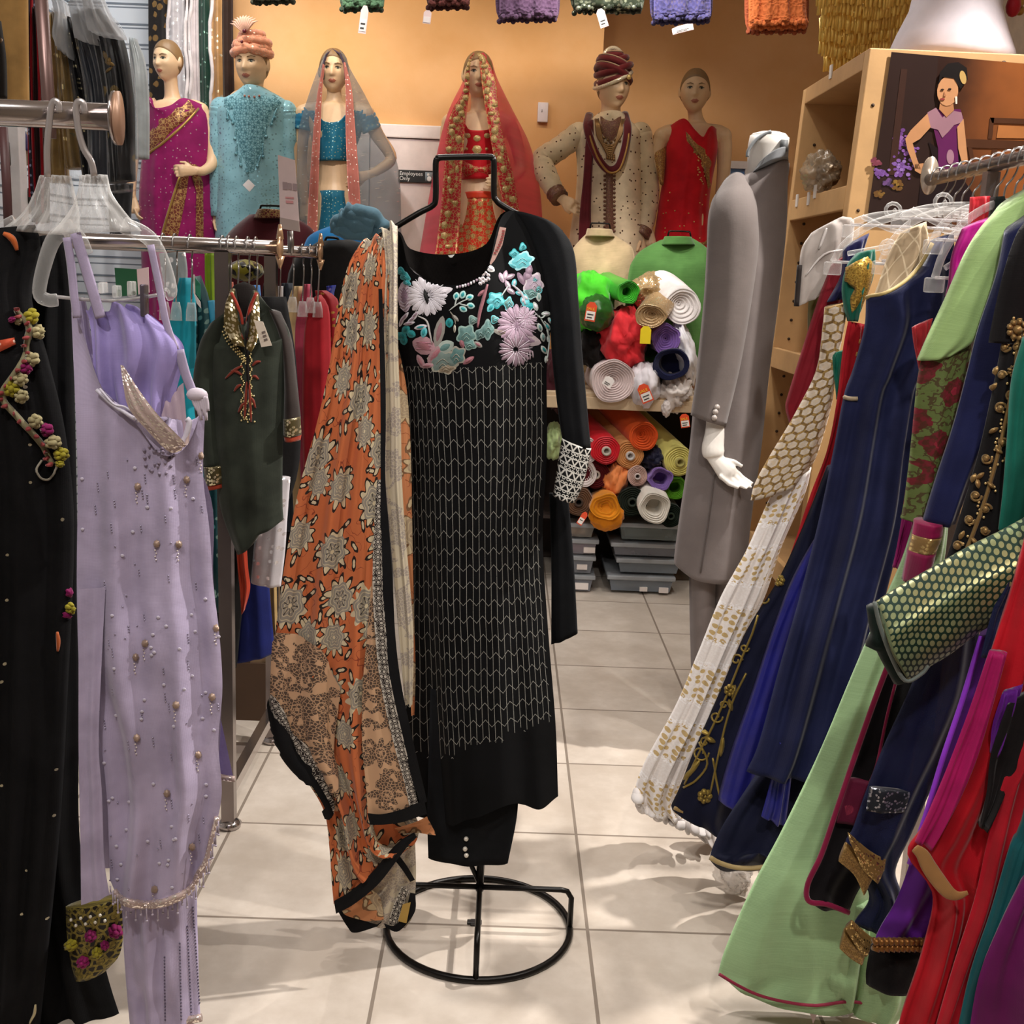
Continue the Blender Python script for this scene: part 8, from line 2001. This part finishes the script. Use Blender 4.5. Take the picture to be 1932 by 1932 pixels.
# purple chiffon with braid
PU = thing('dress', 'purple chiffon dress with a plaited gold braid above a black hem', 'dress', at(1700, 1860, 1.86)); PU['group'] = RGp
M_PU = fab('5c1886', .55, .3)
rg('', [(1850, 1200, 1900, 1180), (1815, 1320, 1880, 1320), (1778, 1430, 1860, 1430), (1745, 1540, 1850, 1540), (1716, 1630, 1840, 1640), (1690, 1700, 1800, 1700), (1664, 1745, 1765, 1755), (1652, 1768, 1752, 1772)], M_PU, 1.88, 'chiffon', par=PU, nv=60, t=.03, fold=(.012, 1.6, 8, .4))
rg('', [(1642, 1786, 1746, 1792), (1634, 1830, 1734, 1846), (1634, 1856, 1726, 1866)], fab('0a070a', .9), 1.885, 'black_hem', par=PU, nv=12, t=.03, fold=(.003, 1.5, 2, -1))
mb = MB().mat(fab('8a5c2c', .35, metal=.5))
for k in range(11):
    x = 1650+k*9.6
    for s_ in (-1, 1):
        a, b2 = at(x-4, 1780+s_*9, 1.845), at(x+8, 1780+s_*2, 1.84); mb.tube([a, a.lerp(b2, .5)+V((0, -.006, 0)), b2], [.004, .0085, .005], 8)
mb.build('gold_braid', PU)
MB().mat(fab('9c40e0', .5)).tube(wire([(1852, 1200), (1816, 1320), (1779, 1430), (1746, 1540), (1716, 1630)], 1.865, 4), .005, 6).build('edge', PU)
# red and magenta chiffon
RC = thing('dress', 'red and magenta chiffon dress with a loose tan ribbon at the right edge', 'dress', at(1830, 1930, 1.78)); RC['group'] = RGp
_, b = rg('', [cols(1918, 1080, 2000, 1040, 1.8, 4), cols(1880, 1200, 1985, 1180, 1.8, 4), cols(1838, 1330, 1960, 1330, 1.8, 4), cols(1795, 1450, 1930, 1450, 1.8, 4), cols(1740, 1560, 1890, 1560, 1.8, 4), cols(1712, 1612, 1860, 1640, 1.8, 4), cols(1760, 1690, 1850, 1690, 1.8, 4), cols(1740, 1800, 1830, 1800, 1.8, 4), cols(1700, 1920, 1800, 1920, 1.8, 4), cols(1690, 1980, 1780, 1980, 1.8, 4)], fab('b80f20', .6, .2), 0, 'red_chiffon', par=RC, nu=40, nv=100, t=.035, up=1.8, fold=(.022, 2.2, 12, .4))
rg('', [(1866, 1230, 1900, 1230), (1828, 1340, 1870, 1340), (1790, 1440, 1840, 1440), (1752, 1530, 1800, 1530), (1726, 1588, 1762, 1596)], fab('a80f5c', .6, .2), 1.765, 'magenta_panel', par=RC, nv=40, t=.014)
mb = MB().mat(fab('b08250', .5)); P = wire([(1726, 1600), (1740, 1612), (1752, 1634), (1768, 1658), (1790, 1684), (1808, 1690), (1826, 1684)], 1.735, 5)
mb.tube(P, [.004+.009*math.sin(PI*min(1, (i+4)/(len(P)+3)))for i in range(len(P))], 8, sq=(1, .25)); mb.build('ribbon', RC)
rg('black velvet strip with beads between red and violet cloth', [(1900, 1330, 1990, 1280), (1870, 1420, 1950, 1420), (1862, 1490, 1905, 1480), (1848, 1560, 1856, 1560)], fab('0c0608', .9), 1.745, 'hanging_cloth', 'cloth', t=.012, nv=20)
rg('violet purple sliver between red chiffon and black strip', [(1890, 1310, 1930, 1290), (1872, 1370, 1910, 1360), (1868, 1420, 1876, 1420)], fab('5c1480', .6), 1.755, 'hanging_cloth', 'cloth', t=.01, nv=14)
rg('bright red chiffon layer at the right edge of the rack', [(1932, 1370, 2000, 1340), (1890, 1480, 1985, 1480), (1860, 1600, 1960, 1600), (1838, 1700, 1930, 1700), (1800, 1820, 1880, 1820), (1760, 1960, 1820, 1960)], fab('b01024', .6, .2), 1.735, t=.03, up=1.735, fold=(.016, 1.8, 14, .4))
rg('dark teal dress strip between red and plum at the bottom right', [(1945, 1480, 1990, 1470), (1905, 1600, 1960, 1600), (1870, 1720, 1925, 1720), (1830, 1840, 1890, 1840), (1800, 1980, 1850, 1980)], fab('0a5258', .6, .2), 1.70, t=.025, up=1.70)
rg('plum magenta dress at the bottom right corner', [(1990, 1560, 2060, 1540), (1930, 1660, 2060, 1650), (1880, 1760, 2060, 1760), (1845, 1850, 2060, 1850), (1822, 1990, 2060, 1990)], fab('6c0f5a', .6, .3), 1.66, t=.04, up=1.66, nu=30, fold=(.03, 2.2, 4, .4))
rg('navy sheer cloth beside the red chiffon at the right edge', [(1900, 1080, 1960, 1060), (1870, 1160, 1930, 1150), (1850, 1240, 1890, 1230)], fab('161c40', .5, alpha=.85), 1.82, 'hanging_cloth', 'cloth', t=.012, nv=16)
# under the rack
bundle('crumpled clear plastic bag on the floor under the navy dress', 1398, 1668, 26, 30, plain('c8c0ba', .15, spec=.8, alpha=.5), D=2.6, seed=51, dep=.14, amp=.3, name='plastic_bag', group=None)
bundle('crumpled clear plastic under the pale green hem', 1600, 1912, 36, 18, plain('d0c8c2', .15, spec=.8, alpha=.5), D=2.12, seed=52, dep=.12, amp=.3, name='plastic_bag', group=None)
p = floor_at(1500, 1925); tag(MB().mat(plain('8a6a4a', .8)).box((p.x-.07, 2.2, 0), (p.x+.1, 2.36, .05), bev=.003).build('cardboard_box', smooth=False), 'flat brown cardboard box under the pale green hem', 'box')
o = thing('price_tag', 'pink and white paper tag pointing down below the pale green hem', 'tag', at(1534, 1932, 2.08))
MB().mat(plain('d4bcbc', .6)).plate([at(x, y, 2.08) for x, y in ((1524, 1898), (1550, 1892), (1534, 1932))], (0, -1, 0), .001).build('card', o, smooth=False)
MB().mat(plain('a04050', .6)).plate([at(x, y, 2.077) for x, y in ((1528, 1899), (1542, 1896), (1533, 1914))], (0, -1, 0), .001).build('print', o, smooth=False)
